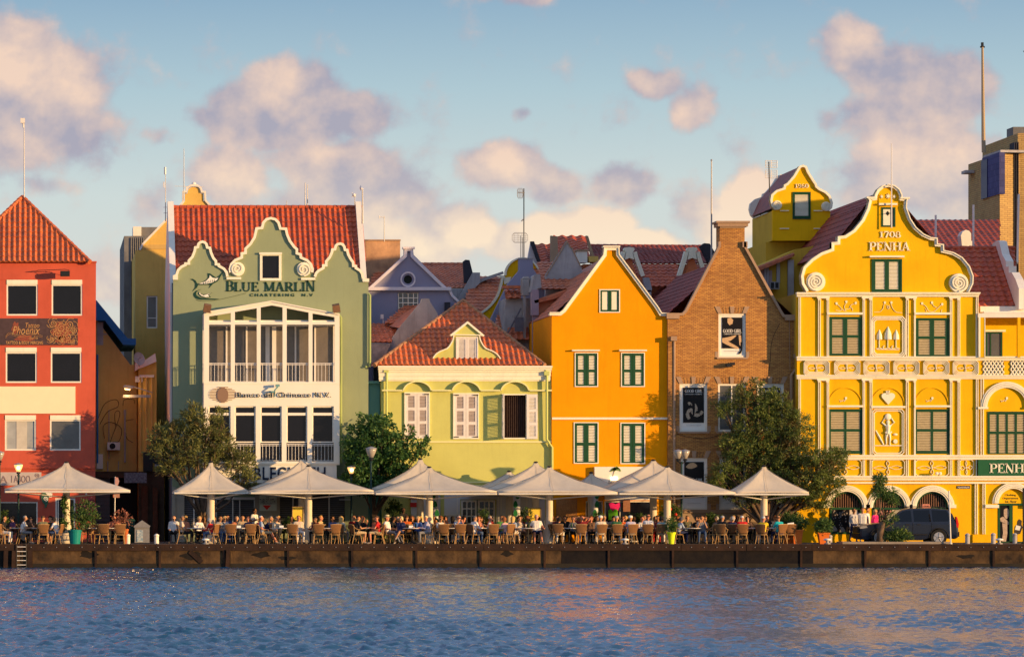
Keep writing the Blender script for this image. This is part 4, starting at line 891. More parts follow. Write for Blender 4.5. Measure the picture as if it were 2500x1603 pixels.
# =================================================================== ORANGE HOUSE
def orange_house():
 Y = -.1; r = thing('orange_house', 'bright orange house with plain pointed white-edged gable and green shutters', 'house', (X(1488), Y, G))
 g = [(1341, 762), (1366, 762), (1374, 756), (1472, 622), (1474, 603), (1511, 603), (1512, 621), (1606, 748), (1615, 763), (1631, 764)]
 W1 = [(1403, 860, 1460, 944), (1516, 860, 1574, 944)]; W2 = [(1400.5, 1030, 1461, 1131), (1514.5, 1031, 1575, 1132)]
 hol = [rect(a+1, b+1, c-1, d-1) for a, b, c, d in W1+W2+[(1463, 707, 1513.5, 762)]]
 wall(r, Y, [(1347, 762)] + g[1:-1] + [(1630, 764), (1630, 1322), (1347, 1322)], hol + [rect(1430, 1222, 1472, 1290), rect(1476, 1222, 1596, 1322)], 'orange_stucco')
 shell(r, Y, 1348, 1629, 770, 12, 'orange_stucco')
 m = MB(); m.ribbon(pl(g, Y), -8/S, Y-.12, Y+.35); m.ribbon(pl(g, Y), -2.5/S, Y-.18, Y+.38); m.fbox(Y, 1472, 600, 1513, 604, -.18, .6); m.build('coping', 'cream_trim', r)
 for (a, b, c, d), pn in [(w, [(b0+8, b0+42), (b0+48, b0+78)]) for w in W1 for b0 in (w[1],)] + [(w, [(b0+8, b0+50), (b0+57, b0+96)]) for w in W2 for b0 in (w[1],)]:
  shutters(r, Y, a, b, c, d, 'white_clean', 'green_paint', 'slat_cream', pn, 2.2, -.01, st=6, step=3.8)
 shutters(r, Y, 1463, 706, 1513.5, 763, 'white_clean', 'green_paint', 'slat_cream', [(712, 756)], 2.4, -.01, st=4.5, solid=True)
 m = MB(); m.fbox(Y, 1396, 853.5, 1463, 857, -.2, .2); m.fbox(Y, 1511, 853.5, 1578, 857, -.2, .2); m.build('lintel', 'cream_trim', r)
 m = MB(); m.fbox(Y, 1347.5, 1018.5, 1629.5, 1023.5, -.08, .08); m.build('string_course', 'cream_trim', r)
 ex, rx, er = X(1350, Y), X(1491, Y), X(1630, Y); ez, rz = Z(770, Y), Z(640, Y)
 m = MB(); tiles(m, [(ex, 15, ez), (ex, .3, ez), (rx, .3, rz), (rx, 15, rz)], period=.26, row=.4, amp=.05, sub=4); rf = m.build('roof', 'tile_rust', r)
 m = MB(); m.quad((er, .3, ez), (er, 15, ez), (rx, 15, rz), (rx, .3, rz)); m.build('far_slope', 'tile_rust', rf)
 # cafe signboard
 m = MB(); m.fbox(Y, 1450, 1139, 1627, 1192, -.25, .25); sg = m.build('signboard', 'sign_white', r)
 m = MB(); text(m, 'Iguana Cafe', 1484, 1173, 1560, 1184, Y, -.26, .015, offset=.01); m.tube([V(1494, 1172, Y-.27), V(1497, 1160, Y-.27), V(1500, 1148, Y-.27)], .012, 5); m.build('lettering', mat('sign_brown', (.30,.20,.12), .6), sg)
 m = MB()
 for k in range(9):
  q = R(15+k*19); pts = [(1500, 1148), (1500+8*math.cos(q), 1146-6*math.sin(q)), (1500+13*math.cos(q), 1148-3*math.sin(q)+3)]
  m.ribbon(pl(smooth_line(pts), Y), .05, Y-.28, Y-.262)
 m.build('palm_emblem', mat('palm_green', (.25,.38,.08), .7), sg)
 m = MB(); m.fbox(Y, 1490, 1164, 1505, 1170, -.285, .02); m.build('sign_lamp', 'bulb_lit', sg)
 # shopfront
 window(r, Y, 1430, 1222, 1472, 1290, 2.4, 'white_clean', 'glass_dark', .04)
 w = window(r, Y, 1476, 1222, 1596, 1322, 3, 'white_clean', 'glass_dark', .04, mull=(1514,))
 m = MB(); m.prism(pl([(1486, 1228), (1494, 1226), (1503, 1230), (1512, 1226), (1516, 1232), (1511, 1240), (1509, 1246), (1490, 1246), (1489, 1236)], Y+.03), Y+.03, Y+.05); m.build('pink_shirt', mat('pink_cloth', (.75,.03,.20), .8), w)
 m = MB(); m.prism(pl([(1485, 1244), (1492, 1242), (1496, 1248), (1501, 1242), (1508, 1244), (1508, 1268), (1486, 1268)], Y+.02), Y+.015, Y+.028); m.build('green_shirt', mat('lime_cloth', (.20,.65,.04), .8), w)
 m = MB(); m.fbox(Y, 1521, 1218, 1538, 1248, -.06, .05); m.build('menu_board', mat('menu_brown', (.36,.17,.10), .8, .3, 12), r)
 m = MB(); m.fbox(Y, 1476, 1205, 1592, 1220, -.04, .04); m.build('awning_board', 'sign_white', r)
 m = MB(); m.fbox(Y, 1358, 1217, 1409, 1282, -.03, .03); mu = m.build('mural_panel', mat('mural_tan', (.52,.26,.10), .9, .3, 8), r)
 m = MB()
 for k in range(16): m.tube([V(1372+k*2.2, 1226+(k*7 % 5), Y-.04), V(1372+k*2.2+(k % 3)-1, 1240+(k*5 % 11), Y-.04)], .008, 4)
 spiral(m, 1384, 1240, 6, Y, 2, 1, -.045, .012); m.build('mural_drawing', mat('mural_ink', (.66,.38,.16), .9), mu)
orange_house()
# =================================================================== BRICK HOUSE
def brick_house():
 Y = -.25; r = thing('brick_house', 'tan brick house with tall chimney-topped gable and perfume posters in its windows', 'house', (X(1788), Y, G))
 g = [(1630, 763), (1667, 771), (1757, 597), (1757, 553), (1818, 553), (1818, 597), (1906, 760), (1916, 771), (1944, 771)]
 up = (1754, 765, 1821, 872); mid = [(1659, 936, 1727, 1053), (1753, 936, 1821, 1053), (1846, 936, 1914, 1053)]; low = [(1662, 1117, 1727, 1243), (1756, 1117, 1823, 1243), (1848, 1117, 1914, 1243)]
 allw = [up] + mid + low
 wall(r, Y, g + [(1944, 1322), (1630, 1322)], [rect(*w) for w in allw] + [rect(1868, 1252, 1908, 1322)], 'brick_tan')
 shell(r, Y, 1631, 1943, 775, 13, 'brick_tan')
 m = MB(); m.ribbon(pl([(1627, 764), (1665, 764), (1672, 757), (1753, 601), (1753, 590)], Y), -6/S, Y-.14, Y+.3); m.ribbon(pl([(1821, 590), (1821, 601), (1907, 757), (1914, 768), (1946, 768)], Y), -6/S, Y-.14, Y+.3)
 m.fbox(Y, 1627, 770, 1658, 778, -.16, .3); m.fbox(Y, 1916, 774, 1946, 782, -.16, .3); m.fbox(Y, 1812, 590, 1824, 604, -.14, .4)
 m.build('coping', 'stone_trim', r)
 m = MB(); m.fbox(Y, 1751, 545, 1825, 553, -.18, 1.2); m.fbox(Y, 1747, 540, 1829, 545, -.26, 1.35); m.fbox(Y, 1757, 553, 1818, 557, -.08, 1)
 m.build('chimney_cap', 'stone_trim', r)
 m = MB(); m.box(X(1757, Y)+.01, X(1818, Y)-.01, Y+.28, Y+1.1, Z(620, Y), Z(553, Y)); m.build('chimney', 'brick_tan', r)
 # stone springers, keystones and sills
 m = MB()
 for a, b, c, d in allw:
  cx = (a+c)/2; k = 17
  for q0, q1, t0, t1 in ((cx-4, cx+4, cx-5.5, cx+5.5), (a-1, a+9, a-9, a+3), (c-9, c+1, c-3, c+9)): m.prism(pl([(q0, b), (q1, b), (t1, b-k), (t0, b-k)], Y), Y-.03, Y+.1)
  m.fbox(Y, a-4, d, c+4, d+4, -.08, .2)
  m.fbox(Y, a-8, d-14, a-.5, d, -.015, .1); m.fbox(Y, c+.5, d-14, c+8, d, -.015, .1)
 m.fbox(Y, 1645, 1244, 1942, 1251, -.12, .12)
 m.build('stone_dressing', 'stone_trim', r)
 m = MB(); m.fbox(Y, 1645, 1252, 1866, 1322, -.06, .06); m.fbox(Y, 1910, 1252, 1943, 1322, -.06, .06); m.build('plinth', mat('plinth_stone', (.36,.26,.18), .9, .2, 1.4, .3, 20), r)
 m = MB(); a = m
 for e in allw:
  for k in range(9):
   x = e[0]+6+k*(e[2]-e[0]-12)/8; cx = (e[0]+e[2])/2
   if abs(x-cx) > 6: m.prism(pl([(x-.5, e[1]-1), (x+.5, e[1]-1), (x+(x-cx)*.16+.5, e[1]-15), (x+(x-cx)*.16-.5, e[1]-15)], Y), Y-.006, Y+.05)
 m.build('arch_brick_joint', mat('joint_dark', (.12,.07,.045), .9), r)
 # windows: posters framed in white
 def poster(w, kind):
  a, b, c, d = w; o = window(r, Y, a, b, c, d, 5, 'white_clean', 'poster_white', .06, label='window filled with a black and white perfume poster')
  yp = Y+.085
  m = MB(); m.fbox(yp, a+8.5, b+9.5, c-8.5, d-(22 if kind != 'low' else 30), -.01, .02); pb = m.build('poster', 'poster_black', o)
  m = MB(); x0, x1 = a+10, c-10
  if kind == 'shoe':
   m.m = 0; serif(m, 'GOOD GIRL', x0+3, b+14, x1-3, b+22, yp, -.012, .006); text(m, 'CAROLINA HERRERA', x0+3, b+24.5, x1-3, b+27, yp, -.012, .006)
   m.m = 1; cx = (a+c)/2
   for k in range(26):
    q = k*2.4; rr = 3+(k*37 % 20); m.prism([(X(cx+rr*math.cos(q), yp)+.08*math.cos(t)*(1+.4*math.sin(3*t+k)), Z(b+67+rr*.95*math.sin(q), yp)+.08*math.sin(t)) for t in [j*.7 for j in range(9)]], yp-.012-.001*k/26, yp-.004)
   m.m = 2; m.prism(pl([(cx-5, b+42), (cx+3, b+41), (cx+3.5, b+60), (cx+2, b+78), (cx-2, b+78), (cx-2, b+60)], yp), yp-.02, yp-.014)
  elif kind == 'girl':
   m.m = 1; m.prism(pl([(a+22, b+12), (a+30, b+10), (a+36, b+16), (a+34, b+25), (a+27, b+29), (a+22, b+22)], yp), yp-.014, yp-.006)
   m.prism(pl(smooth_line([(a+9, b+60), (a+22, b+58), (a+44, b+53), (a+30, b+66), (a+24, b+68), (a+48, b+82), (a+44, b+86), (a+20, b+76), (a+9, b+70)], 3), yp), yp-.014, yp-.006)
   m.prism(pl([(c-18, b+52), (c-12, b+54), (c-10, b+84), (c-16, b+76)], yp), yp-.014, yp-.006)
   m.m = 0; serif(m, 'GOOD GIRL', x0+1, b+38, x1-1, b+47, yp, -.014, .006); text(m, 'CAROLINA HERRERA', x0+3, b+48.5, x1-3, b+51.5, yp, -.014, .006)
   m.m = 2; m.prism(pl([(c-13, b+70), (c-8, b+68), (c-9, b+90), (c-13, b+98), (c-20, b+100), (c-17, b+94), (c-13, b+90)], yp), yp-.02, yp-.014)
  elif kind == 'low':
   m.m = 1; m.prism(pl(smooth_line([(a+12, b+22), (a+20, b+14), (a+32, b+12), (a+40, b+20), (a+28, b+26), (a+18, b+26)], 3), yp), yp-.014, yp-.006)
   m.prism(pl(smooth_line([(a+12, b+82), (a+26, b+78), (a+44, b+84), (a+30, b+90), (a+12, b+92)], 3), yp), yp-.014, yp-.006)
   m.m = 0; serif(m, 'GOOD GIRL', x0+1, b+50, x1-1, b+58, yp, -.014, .006); text(m, 'CAROLINA HERRERA', x0+3, b+60, x1-3, b+62.5, yp, -.014, .006)
  m.build('poster_art', ['poster_text', 'poster_skin' if kind != 'shoe' else 'poster_flower', 'poster_black'], o)
  m = MB(); text(m, 'the new feminine fragrance', a+16, d-17, c-16, d-14, yp, -.006, .004); m.build('poster_caption', mat('caption_grey', (.45,.43,.40), .8), o)
 poster(up, 'girl'); poster(mid[0], 'shoe'); poster(mid[2], 'shoe'); poster(low[0], 'low'); poster(low[1], 'low'); poster(low[2], 'low')
 window(r, Y, *mid[1], 5, 'white_clean', 'glass_soft', .06, mull=(1787,), label='plain window with pale grey glass')
 m = MB(); m.fbox(Y, 1868, 1252, 1908, 1322, .1, .05); m.prism(pl([(1868, 1252)] + arc_pts(1888, 1252, 20, 180, 0, 10)[1:] + [(1908, 1252)], Y), Y+.02, Y+.1); m.build('door', mat('door_red', (.25,.05,.03), .8, .2, 3), r)
 # pilaster, pipes, wires
 m = MB(); m.fbox(Y, 1630.5, 822, 1643, 1322, -.1, .1); m.build('pilaster', 'brick_tan', r)
 m = MB(); m.fbox(Y, 1636, 821, 1651, 832, -.28, .28); m.tube([V(1646, 830, Y-.1), V(1646, 1322, Y-.1)], .06, 8)
 m.tube([V(1927, 775, Y-.04), V(1929, 905, Y-.04)], .018, 5); m.tube([V(1941, 868, Y-.1), V(1944, 875, Y-.12), V(1944, 900, Y-.12), V(1932, 915, Y-.12), V(1931, 1322, Y-.12)], .075, 8); m.fbox(Y, 1937, 864, 1946, 874, -.25, .25)
 m.build('downpipe', 'stone_trim', r)
 m = MB(); m.tube([(p[0], Y-.02, p[1]) for p in pl(smooth_line([(1903, 790), (1885, 830), (1880, 880), (1876, 925)]), Y)], .01, 4); m.tube([(p[0], Y-.02, p[1]) for p in pl(smooth_line([(1650, 1058), (1680, 1066), (1720, 1070), (1760, 1060)]), Y)], .01, 4); m.build('cable', 'dark_metal', r)
 t = thing('wall_lamp', 'small black lamp under the top poster of the brick house', 'lamp', V(1783, 897, Y)); m = MB(); m.fbox(Y, 1771, 888, 1783, 896, -.35, .3); m.fbox(Y, 1781, 885, 1792, 891, -.3, .2); m.build('housing', 'dark_metal', t); m = MB(); m.tube([V(1790, 895, Y), V(1778, 885, Y-.3)], .02, 5); m.build('bracket', 'dark_metal', t)
 t = thing('flagpole', 'bare flag mast behind the brick chimney', 'mast', V(1737, 640, 5)); m = MB(); m.tube([V(1737, 640, 5), V(1737, 392, 5)], [.05, .03], 6); m.build('pole', 'grey_metal', t); m = MB(); m.ball(V(1737, 391, 5), .05, 8, 6); m.build('finial', 'grey_metal', t)
 # deep maroon roof running back from the gable
 ex, rx, er = X(1633, Y), X(1788, Y), X(1942, Y); ez, rz = Z(768, Y), Z(628, Y)
 m = MB(); tiles(m, [(ex, 26, ez), (ex, .3, ez), (rx, .3, rz), (rx, 26, rz)], period=.26, row=.4, amp=.035, sub=4); rf = m.build('roof', 'tile_maroon', r)
 m = MB(); m.quad((er, .3, ez), (er, 26, ez), (rx, 26, rz), (rx, .3, rz)); m.build('far_slope', 'tile_maroon', rf)
brick_house()
mat('slat_dark_cream', (.54,.45,.27), .8, .2, 6)  # darker cream for the louvre slats of the yellow corner building
# =================================================================== YELLOW CORNER BUILDING (1708)
YP = -1.0
def relief_cross(m, cx, cy, w, h, Y, yo=-.05):
 """four-petalled cross ornament as raised cream lines"""
 for sx, sy in ((1, 0), (-1, 0), (0, 1), (0, -1)):
  L_ = w/2 if sx else h/2; t = h*.13 if sx else w*.05
  P = []
  for i in range(13):
   a = i/12; u = 4+(L_-4)*a if i else 2; b = t*math.sin(math.pi*a)
   P.append((cx+sx*u + (b if sy else 0), cy+sy*u + (b if sx else 0)))
  Q = [(2*cx*0+p[0]-(2*(p[0]-cx) if sy else 0), p[1]-(2*(p[1]-cy) if sx else 0)) for p in P]
  m.ribbon(pl(P, Y), .018, Y+yo, Y+.01); m.ribbon(pl(Q, Y), .018, Y+yo, Y+.01)
 m.ball((X(cx, Y), Y-.02, Z(cy, Y)), .045, 8, 6)
def chamfer(x0, y0, x1, y1, c): return [(x0+c, y0), (x1-c, y0), (x1, y0+c), (x1, y1-c), (x1-c, y1), (x0+c, y1), (x0, y1-c), (x0, y0+c)]
def penha():
 Y = YP; r = thing('yellow_corner_building', 'golden yellow building dated 1708 with large scrolled gable and cream relief work', 'building', (X(2180, Y), Y, G))
 c = lambda L: [(1930+a/3.277, 430+b/3.277) for a, b in L]
 g0 = c([(122,928),(85,865),(78,800),(98,728),(165,662),(240,612),(322,582),(322,530),(370,527),(372,482),(430,476),(500,430),(566,350),(608,262),(624,195),(612,178),(665,172),(668,150),(690,108),(730,76),(780,64),(830,76),(870,108),(888,150),(890,175),(938,180),(928,200),(925,255),(955,340),(1000,410),(1060,462),(1120,490),(1170,495),(1172,540),(1220,545),(1222,592),(1300,610),(1370,650),(1428,720),(1458,800),(1455,862),(1422,930)])
 # smooth the long curves but keep the steps
 g = g0
 holes = [rect(2130, 634, 2200, 712), rect(2154, 508, 2184, 552)]
 W3 = [(2023, 773, 2104, 868), (2234, 776, 2317, 871)]; W2 = [(2023, 998, 2105, 1107), (2233.5, 998, 2317.5, 1107), (2411, 1004, 2505, 1108)]
 holes += [rect(a+1, b+1, c_-1, d-1) for a, b, c_, d in W3+W2]
 arches = [2065.5, 2169.5, 2275.6]
 for cx in arches: holes.append([(cx-42, 1301), (cx-42, 1240)] + arc_pts(cx, 1238, 39, 180, 0, 14) + [(cx+42, 1240), (cx+42, 1301)])
 holes.append([(2435, 1326), (2435, 1230)] + arc_pts(2473, 1228, 36, 180, 0, 14) + [(2511, 1230), (2511, 1326)])
 body = [(1946, 714)] + g + [(2389, 714), (2389, 775), (2394, 872), (2760, 872), (2760, 1326), (1946, 1326)]
 wall(r, Y, body, holes, 'yellow_stucco')
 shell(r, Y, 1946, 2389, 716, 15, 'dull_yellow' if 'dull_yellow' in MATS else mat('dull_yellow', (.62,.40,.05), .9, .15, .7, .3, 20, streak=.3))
 m = MB(); m.ribbon(pl(g, Y), -7/S, Y-.16, Y+.34); m.ribbon(pl(g, Y), -2.6/S, Y-.22, Y+.36)
 m.fbox(Y, 2114, 481, 2136, 485, -.24, .5); m.fbox(Y, 2196, 482, 2219, 486, -.24, .5)
 for sx, sy, fl in ((1991, 688, -1), (2340, 691, 1)): m.lathe((X(sx, Y), Y-.05, Z(sy, Y)), [(22.5/S, -.1), (23.5/S, 0), (23.5/S, .06)], 30, 'y')
 cp = m.build('coping', 'cream_trim', r)
 m = MB(); spiral(m, 1991, 688, 22, Y, 3.2, 3.4, -.22, .1, -1, -90); spiral(m, 2340, 691, 22, Y, 3.2, 3.4, -.22, .1, 1, -90); m.build('scroll', 'cream_trim', cp)
 m = MB(); cornice(m, Y, 1946, 2387, [714, 717, 720, 724.5], [.30, .22, .12]); m.build('upper_cornice', 'cream_trim', r)
 m = MB(); cornice(m, Y, 1946, 2760, [870, 873, 876.5, 880], [.24, .16, .10]); cornice(m, Y, 1946, 2760, [915, 918, 921, 925], [.22, .16, .10]); cornice(m, Y, 1946, 2760, [1110, 1114, 1121], [.18, .10]); cornice(m, Y, 1946, 2760, [1161, 1165, 1172], [.28, .18]); cornice(m, Y, 1946, 2760, [1175.5, 1180], [.14])
 m.build('string_course', 'cream_trim', r)
 # pilasters: each a pair of raised lines with a small capital
 m = MB()
 lines = [1949, 1952.5, 1997, 2001, 2018, 2021.5, 2105.5, 2109, 2123, 2127, 2211, 2215.5, 2231, 2234.5-1.5, 2318.5, 2322, 2337.5, 2341.5, 2382, 2386]
 for i, q in enumerate(lines):
  for ya, yb in ((725, 870), (925, 1110), (1122, 1161)): m.fbox(Y, q, ya, q+1.8, yb, -.09, .1)
 for a, b in ((1994, 2024), (2103, 2129), (2209, 2237), (2316, 2344)):
  for yy in (724.5, 925): m.fbox(Y, a, yy, b, yy+4, -.14, .14); m.fbox(Y, a+2, yy+4, a+8, yy+8, -.12, .1); m.fbox(Y, b-8, yy+4, b-2, yy+8, -.12, .1)
 for q in (2398, 2403, 2379, 2384):
  m.fbox(Y, q, 1180, q+2, 1303, -.09, .1)
 for q in (2393.5, 2399): m.fbox(Y, q, 925, q+2, 1110, -.09, .1)
 m.build('pilaster_moulding', 'cream_trim', r)
 m = MB(); m.fbox(Y, 2373, 1304, 2421, 1326, -.16, .16); m.build('plinth', 'yellow_stucco', r)
 # arches' mouldings
 m = MB()
 for cx in arches:
  for k in range(4): m.ribbon(pl(arc_pts(cx, 1238, 39+k*3.9, 0, 180, 22), Y), -3.3/S, Y-.08-.03*(3-abs(k-1.5)), Y)
  m.fbox(Y, cx-57, 1231, cx-42, 1239, -.18, .18); m.fbox(Y, cx+42, 1231, cx+57, 1239, -.18, .18)
 for k in range(4): m.ribbon(pl(arc_pts(2473, 1228, 36+k*3.9, 0, 180, 22), Y), -3.3/S, Y-.08-.03*(3-abs(k-1.5)), Y)
 m.fbox(Y, 2404, 1231, 2437, 1239, -.18, .18); m.fbox(Y, 2509, 1231, 2530, 1239, -.18, .18)
 for k in range(4): m.ribbon(pl(arc_pts(2457, 994, 48+k*3.8, 0, 180, 22), Y), -3.2/S, Y-.08-.03*(3-abs(k-1.5)), Y)
 m.fbox(Y, 2386, 993, 2411, 998, -.16, .16); m.fbox(Y, 2503, 993, 2530, 998, -.16, .16)
 m.build('arch_moulding', 'cream_trim', r)
 # windows
 for (a, b, c_, d) in W3: shutters(r, Y, a, b, c_, d, 'green_paint', 'green_paint', 'slat_dark_cream', [(b+6, b+45), (b+51, b+90)], 3.5, -.01, st=5, step=4)
 for i, (a, b, c_, d) in enumerate(W2):
  shutters(r, Y, a, b, c_, d, 'green_paint', 'green_paint', 'slat_dark_cream', [(b+7, b+49), (b+55, b+102)], 3, -.01, leaves=2 if i < 2 else 4, st=2.4, step=4)
 shutters(r, Y, 2128, 632, 2202, 714, 'green_paint', 'green_paint', 'slat_cream', [(639, 706)], 4, -.02, st=5, step=3.3)
 w = window(r, Y, 2152, 506, 2186, 554, 4, 'green_paint', 'glass_soft', -.03, name='window', label='small attic window with a cream hatch')
 m = MB(); m.fbox(Y, 2156, 511, 2173, 550, -.02, .03); m.build('hatch', 'slat_cream', w)
 m = MB(); m.prism(pl([(2167, 515), (2172, 521), (2167, 527), (2162, 521)], Y), Y-.03, Y-.021); m.build('vent_opening', 'ink', w)
 m = MB(); m.fbox(Y, 2145, 496.5, 2189, 501, -.18, .18); m.fbox(Y, 2122, 624.5, 2206, 628.5, -.2, .2)
 for q in (2018, 2231): m.fbox(Y, q, 763, q+88, 768, -.16, .16); m.fbox(Y, q, 989, q+88, 993.5, -.14, .14)
 m.fbox(Y, 2126, 990.5, 2209, 995.5, -.14, .14)
 m.build('lintel', 'cream_trim', r)
 # shallow blind arches over second-floor windows
 m = MB()
 for cx in (2064, 2168, 2275): m.ribbon(pl(arc_pts(cx, 992, 40, 0, 180, 18, 45), Y), -.05, Y-.04, Y)
 m.build('blind_arch', 'yellow_stucco', r)
 # numerals and name
 m = MB(); serif(m, '1708', 2147, 565, 2199, 580, Y, -.0, .06); serif(m, 'PENHA', 2121, 591, 2221, 612, Y, 0, .07); m.build('lettering', 'cream_trim', r)
 m = MB()
 for cx, cy, rr in ((2152, 480, 5), (2168, 479, 7), (2183, 480, 5)):
  P = []
  for k in range(16): q = k*math.pi/8; q2 = rr if k % 2 == 0 else rr*.4; P.append((cx+q2*math.cos(q), cy+q2*math.sin(q)))
  m.prism(pl(P, Y), Y-.05, Y)
 m.build('star_relief', 'cream_trim', r)
 # relief: flower sprays
 m = MB()
 def spray(cx, y0, pts_list, buds):
  for P in pts_list: m.ribbon(pl(smooth_line([(cx+a, y0+b) for a, b in P]), Y), .016, Y-.03, Y)
  for a, b in buds:
   m.prism(pl([(cx+a+2.8*math.cos(t), y0+b+2.6*math.sin(t)+(1.5 if abs(t-1.57) < .5 else 0)) for t in [k*.628 for k in range(10)]], Y), Y-.035, Y)
 spray(2064, 745, [[(-22, -4), (-14, 4), (-6, 12), (2, 14)], [(0, 14), (-2, 2), (2, -4)], [(0, 10), (10, 8), (14, 0), (24, -4)], [(-24, 12), (-14, 14), (-8, 10)], [(10, 2), (16, 8), (17, 14)]], [(-22, -5), (2, -9), (25, -6)])
 spray(2168, 745, [[(-34, 17), (-20, 16), (-12, 8), (-10, -2)], [(34, 18), (20, 16), (12, 8), (8, -2)], [(-4, 0), (3, 5), (-1, 9)], [(4, 0), (-3, 5), (2, 9)]], [(-8, -7), (8, -7)])
 spray(2275, 745, [[(-24, -3), (-14, 4), (-8, 14), (4, 16), (14, 8), (24, -2)], [(0, -6), (4, 2), (12, 6)], [(-16, 8), (-14, 16)], [(24, 10), (22, 17)]], [(-24, -5), (0, -7), (25, -3)])
 for cx in (2059, 2270, 2452): spray(cx, 975, [[(-10, 2), (-4, 4), (4, 0)], [(-8, 6), (-2, 2)], [(2, 5), (6, 0)]], [(6, -4)])
 m.build('flower_relief', 'cream_trim', r)
 # relief: heart, three trees, figure
 m = MB(); m.prism(pl(smooth_line([(2168, 987), (2158, 976), (2152, 968), (2154, 961), (2162, 959), (2168, 963), (2174, 959), (2182, 961), (2184, 968), (2178, 976), (2168, 987)], 3)[:-1], Y), Y-.08, Y)
 for k in (-4, 0, 4): m.ribbon(pl([(2168+k*.6, 962), (2168+k, 953)], Y), .04, Y-.08, Y)
 m.build('heart_relief', 'cream_trim', r)
 m = MB()
 for cx, h, b in ((2147, 32, 850), (2168, 42, 850), (2188, 32, 850)):
  m.lathe((X(cx, Y), Y, Z(b-20, Y)), [(.02, 0), (.14*h/32, .04), (.12*h/32, .25*h/32), (.02, h*.78/S)], 10)
  m.ribbon(pl([(cx, b), (cx, b-22)], Y), .035, Y-.05, Y)
  m.ribbon(pl([(cx-8, b+2), (cx, b), (cx+8, b+2)], Y), .03, Y-.05, Y)
 m.ribbon(pl([(2141, 853), (2194, 854)], Y), .03, Y-.05, Y)
 for cx in (2157, 2178): m.ribbon(pl(smooth_line([(cx+2, 843), (cx-2, 846), (cx, 852)]), Y), .03, Y-.05, Y)
 m.build('tree_relief', 'cream_trim', r)
 m = MB(); P = lambda a, b, yo=-.03: V(a, b, Y+yo)
 m.ball(P(2168, 1017), .16, 12, 8, (1, .4, 1)); m.ball(P(2168, 1030), .085, 10, 8, (1, .6, 1.15))
 m.tube([P(2168, 1034), P(2168, 1040), P(2168, 1050), P(2167, 1058)], [.05, .13, .10, .12], 8)
 for s_ in (-1, 1):
  m.tube([P(2168+5*s_, 1039), P(2168+15*s_, 1031), P(2168+8*s_, 1020)], [.05, .04, .035], 6)
  m.tube([P(2168+3*s_, 1058), P(2168+5*s_, 1070), P(2168+4*s_, 1083), P(2168+6*s_, 1086)], [.07, .05, .035, .03], 6)
 m.tube([P(2138, 1050), P(2148, 1068), P(2157, 1085)], [.03, .05, .03], 6); m.ball(P(2186, 1060), .11, 10, 6, (1, .4, .55)); m.lathe(P(2186, 1077), [(.10, -.04), (.11, 0)], 14, 'y')
 m.ribbon(pl([(2160, 1056), (2168, 1060), (2177, 1055)], Y), .06, Y-.12, Y); m.ribbon(pl([(2136, 1088), (2201, 1088)], Y), .04, Y-.06, Y)
 m.build('figure_relief', 'cream_trim', r)
 m = MB()
 for k, cc in enumerate((5, 4, 3)):
  e = k*3.4
  m.ribbon(pl(chamfer(2128+e, 774+e, 2209-e, 870-e, cc+2), Y), 2.2/S, Y-.10+.02*k, Y, closed=True)
 for k in range(2): e = k*3.6; m.ribbon(pl(chamfer(2131+e, 1000+e, 2205-e, 1108-e, 5), Y), 1.8/S, Y-.10+.03*k, Y, closed=True)
 for a in (1963, 2037.5, 2109, 2182, 2255, 2327):
  for k in range(4): e = k*2.6; m.ribbon(pl(chamfer(a+e, 881+e, a+60-e, 915-e, 5), Y), 1.5/S, Y-.11+.02*k, Y, closed=True)
 for a, b in ((2026, 2102), (2128, 2207), (2235, 2315), (2342, 2376)):
  m.ribbon(pl(chamfer(a, 1122.5, b, 1160, 5), Y), 1.3/S, Y-.07, Y, closed=True)
 m.build('panel_moulding', 'cream_trim', r)
 m = MB()
 for a in (1993, 2067.5, 2139, 2212, 2285, 2357): relief_cross(m, a, 898, 38, 17, Y)
 for a, b in ((2026, 2102), (2128, 2207), (2235, 2315), (2342, 2376)): relief_cross(m, (a+b)/2, 1141, (b-a)*.9, 34, Y)
 m.build('cross_relief', 'cream_trim', r)
 # lattice balustrade right
 m = MB()
 for a, b in ((2400, 2451), (2467, 2519), (2535, 2587)):
  for k in range(-3, 8):
   for s_ in (1, -1):
    x0 = a+k*9; p0 = [x0, 915]; p1 = [x0+s_*22, 881]
    def clip(p, q):
     if p[0] < a: t = (a-p[0])/(q[0]-p[0]+1e-9); p = [a, p[1]+(q[1]-p[1])*t]
     if p[0] > b: t = (b-p[0])/(q[0]-p[0]+1e-9); p = [b, p[1]+(q[1]-p[1])*t]
     return p
    if max(p0[0], p1[0]) <= a or min(p0[0], p1[0]) >= b: continue
    q0, q1 = clip(p0, p1), clip(p1, p0); m.tube([V(*q0, Y-.04), V(*q1, Y-.04)], .035, 4)
 m.build('lattice', 'cream_trim', r)
 m = MB()
 for a, b in ((2400, 2451), (2467, 2519), (2535, 2587)): m.fbox(Y, a, 881, b, 915, -.012, .01)
 m.build('lattice_backing', mat('lattice_dark', (.16,.09,.02), .9), r)
 # arched ground-floor windows
 for i, cx in enumerate(arches):
  o = MB(); o.ribbon(pl([(cx-39, 1300), (cx-39, 1238)] + arc_pts(cx, 1238, 39, 180, 0, 18)[1:] + [(cx+39, 1300)], Y), -4.5/S, Y+.03, Y+.14); o.fbox(Y, cx-41, 1238, cx+41, 1243, .03, .11); o.fbox(Y, cx-43, 1298, cx+43, 1303, -.02, .14)
  w = o.build('window', 'green_paint', r)
  o = MB()
  for k in range(13): x = cx-33+k*5.5; h = math.sqrt(max(0, 35**2-(x-cx)**2)); o.fbox(Y, x-1, 1239-h, x+1, 1238, .10, .03)
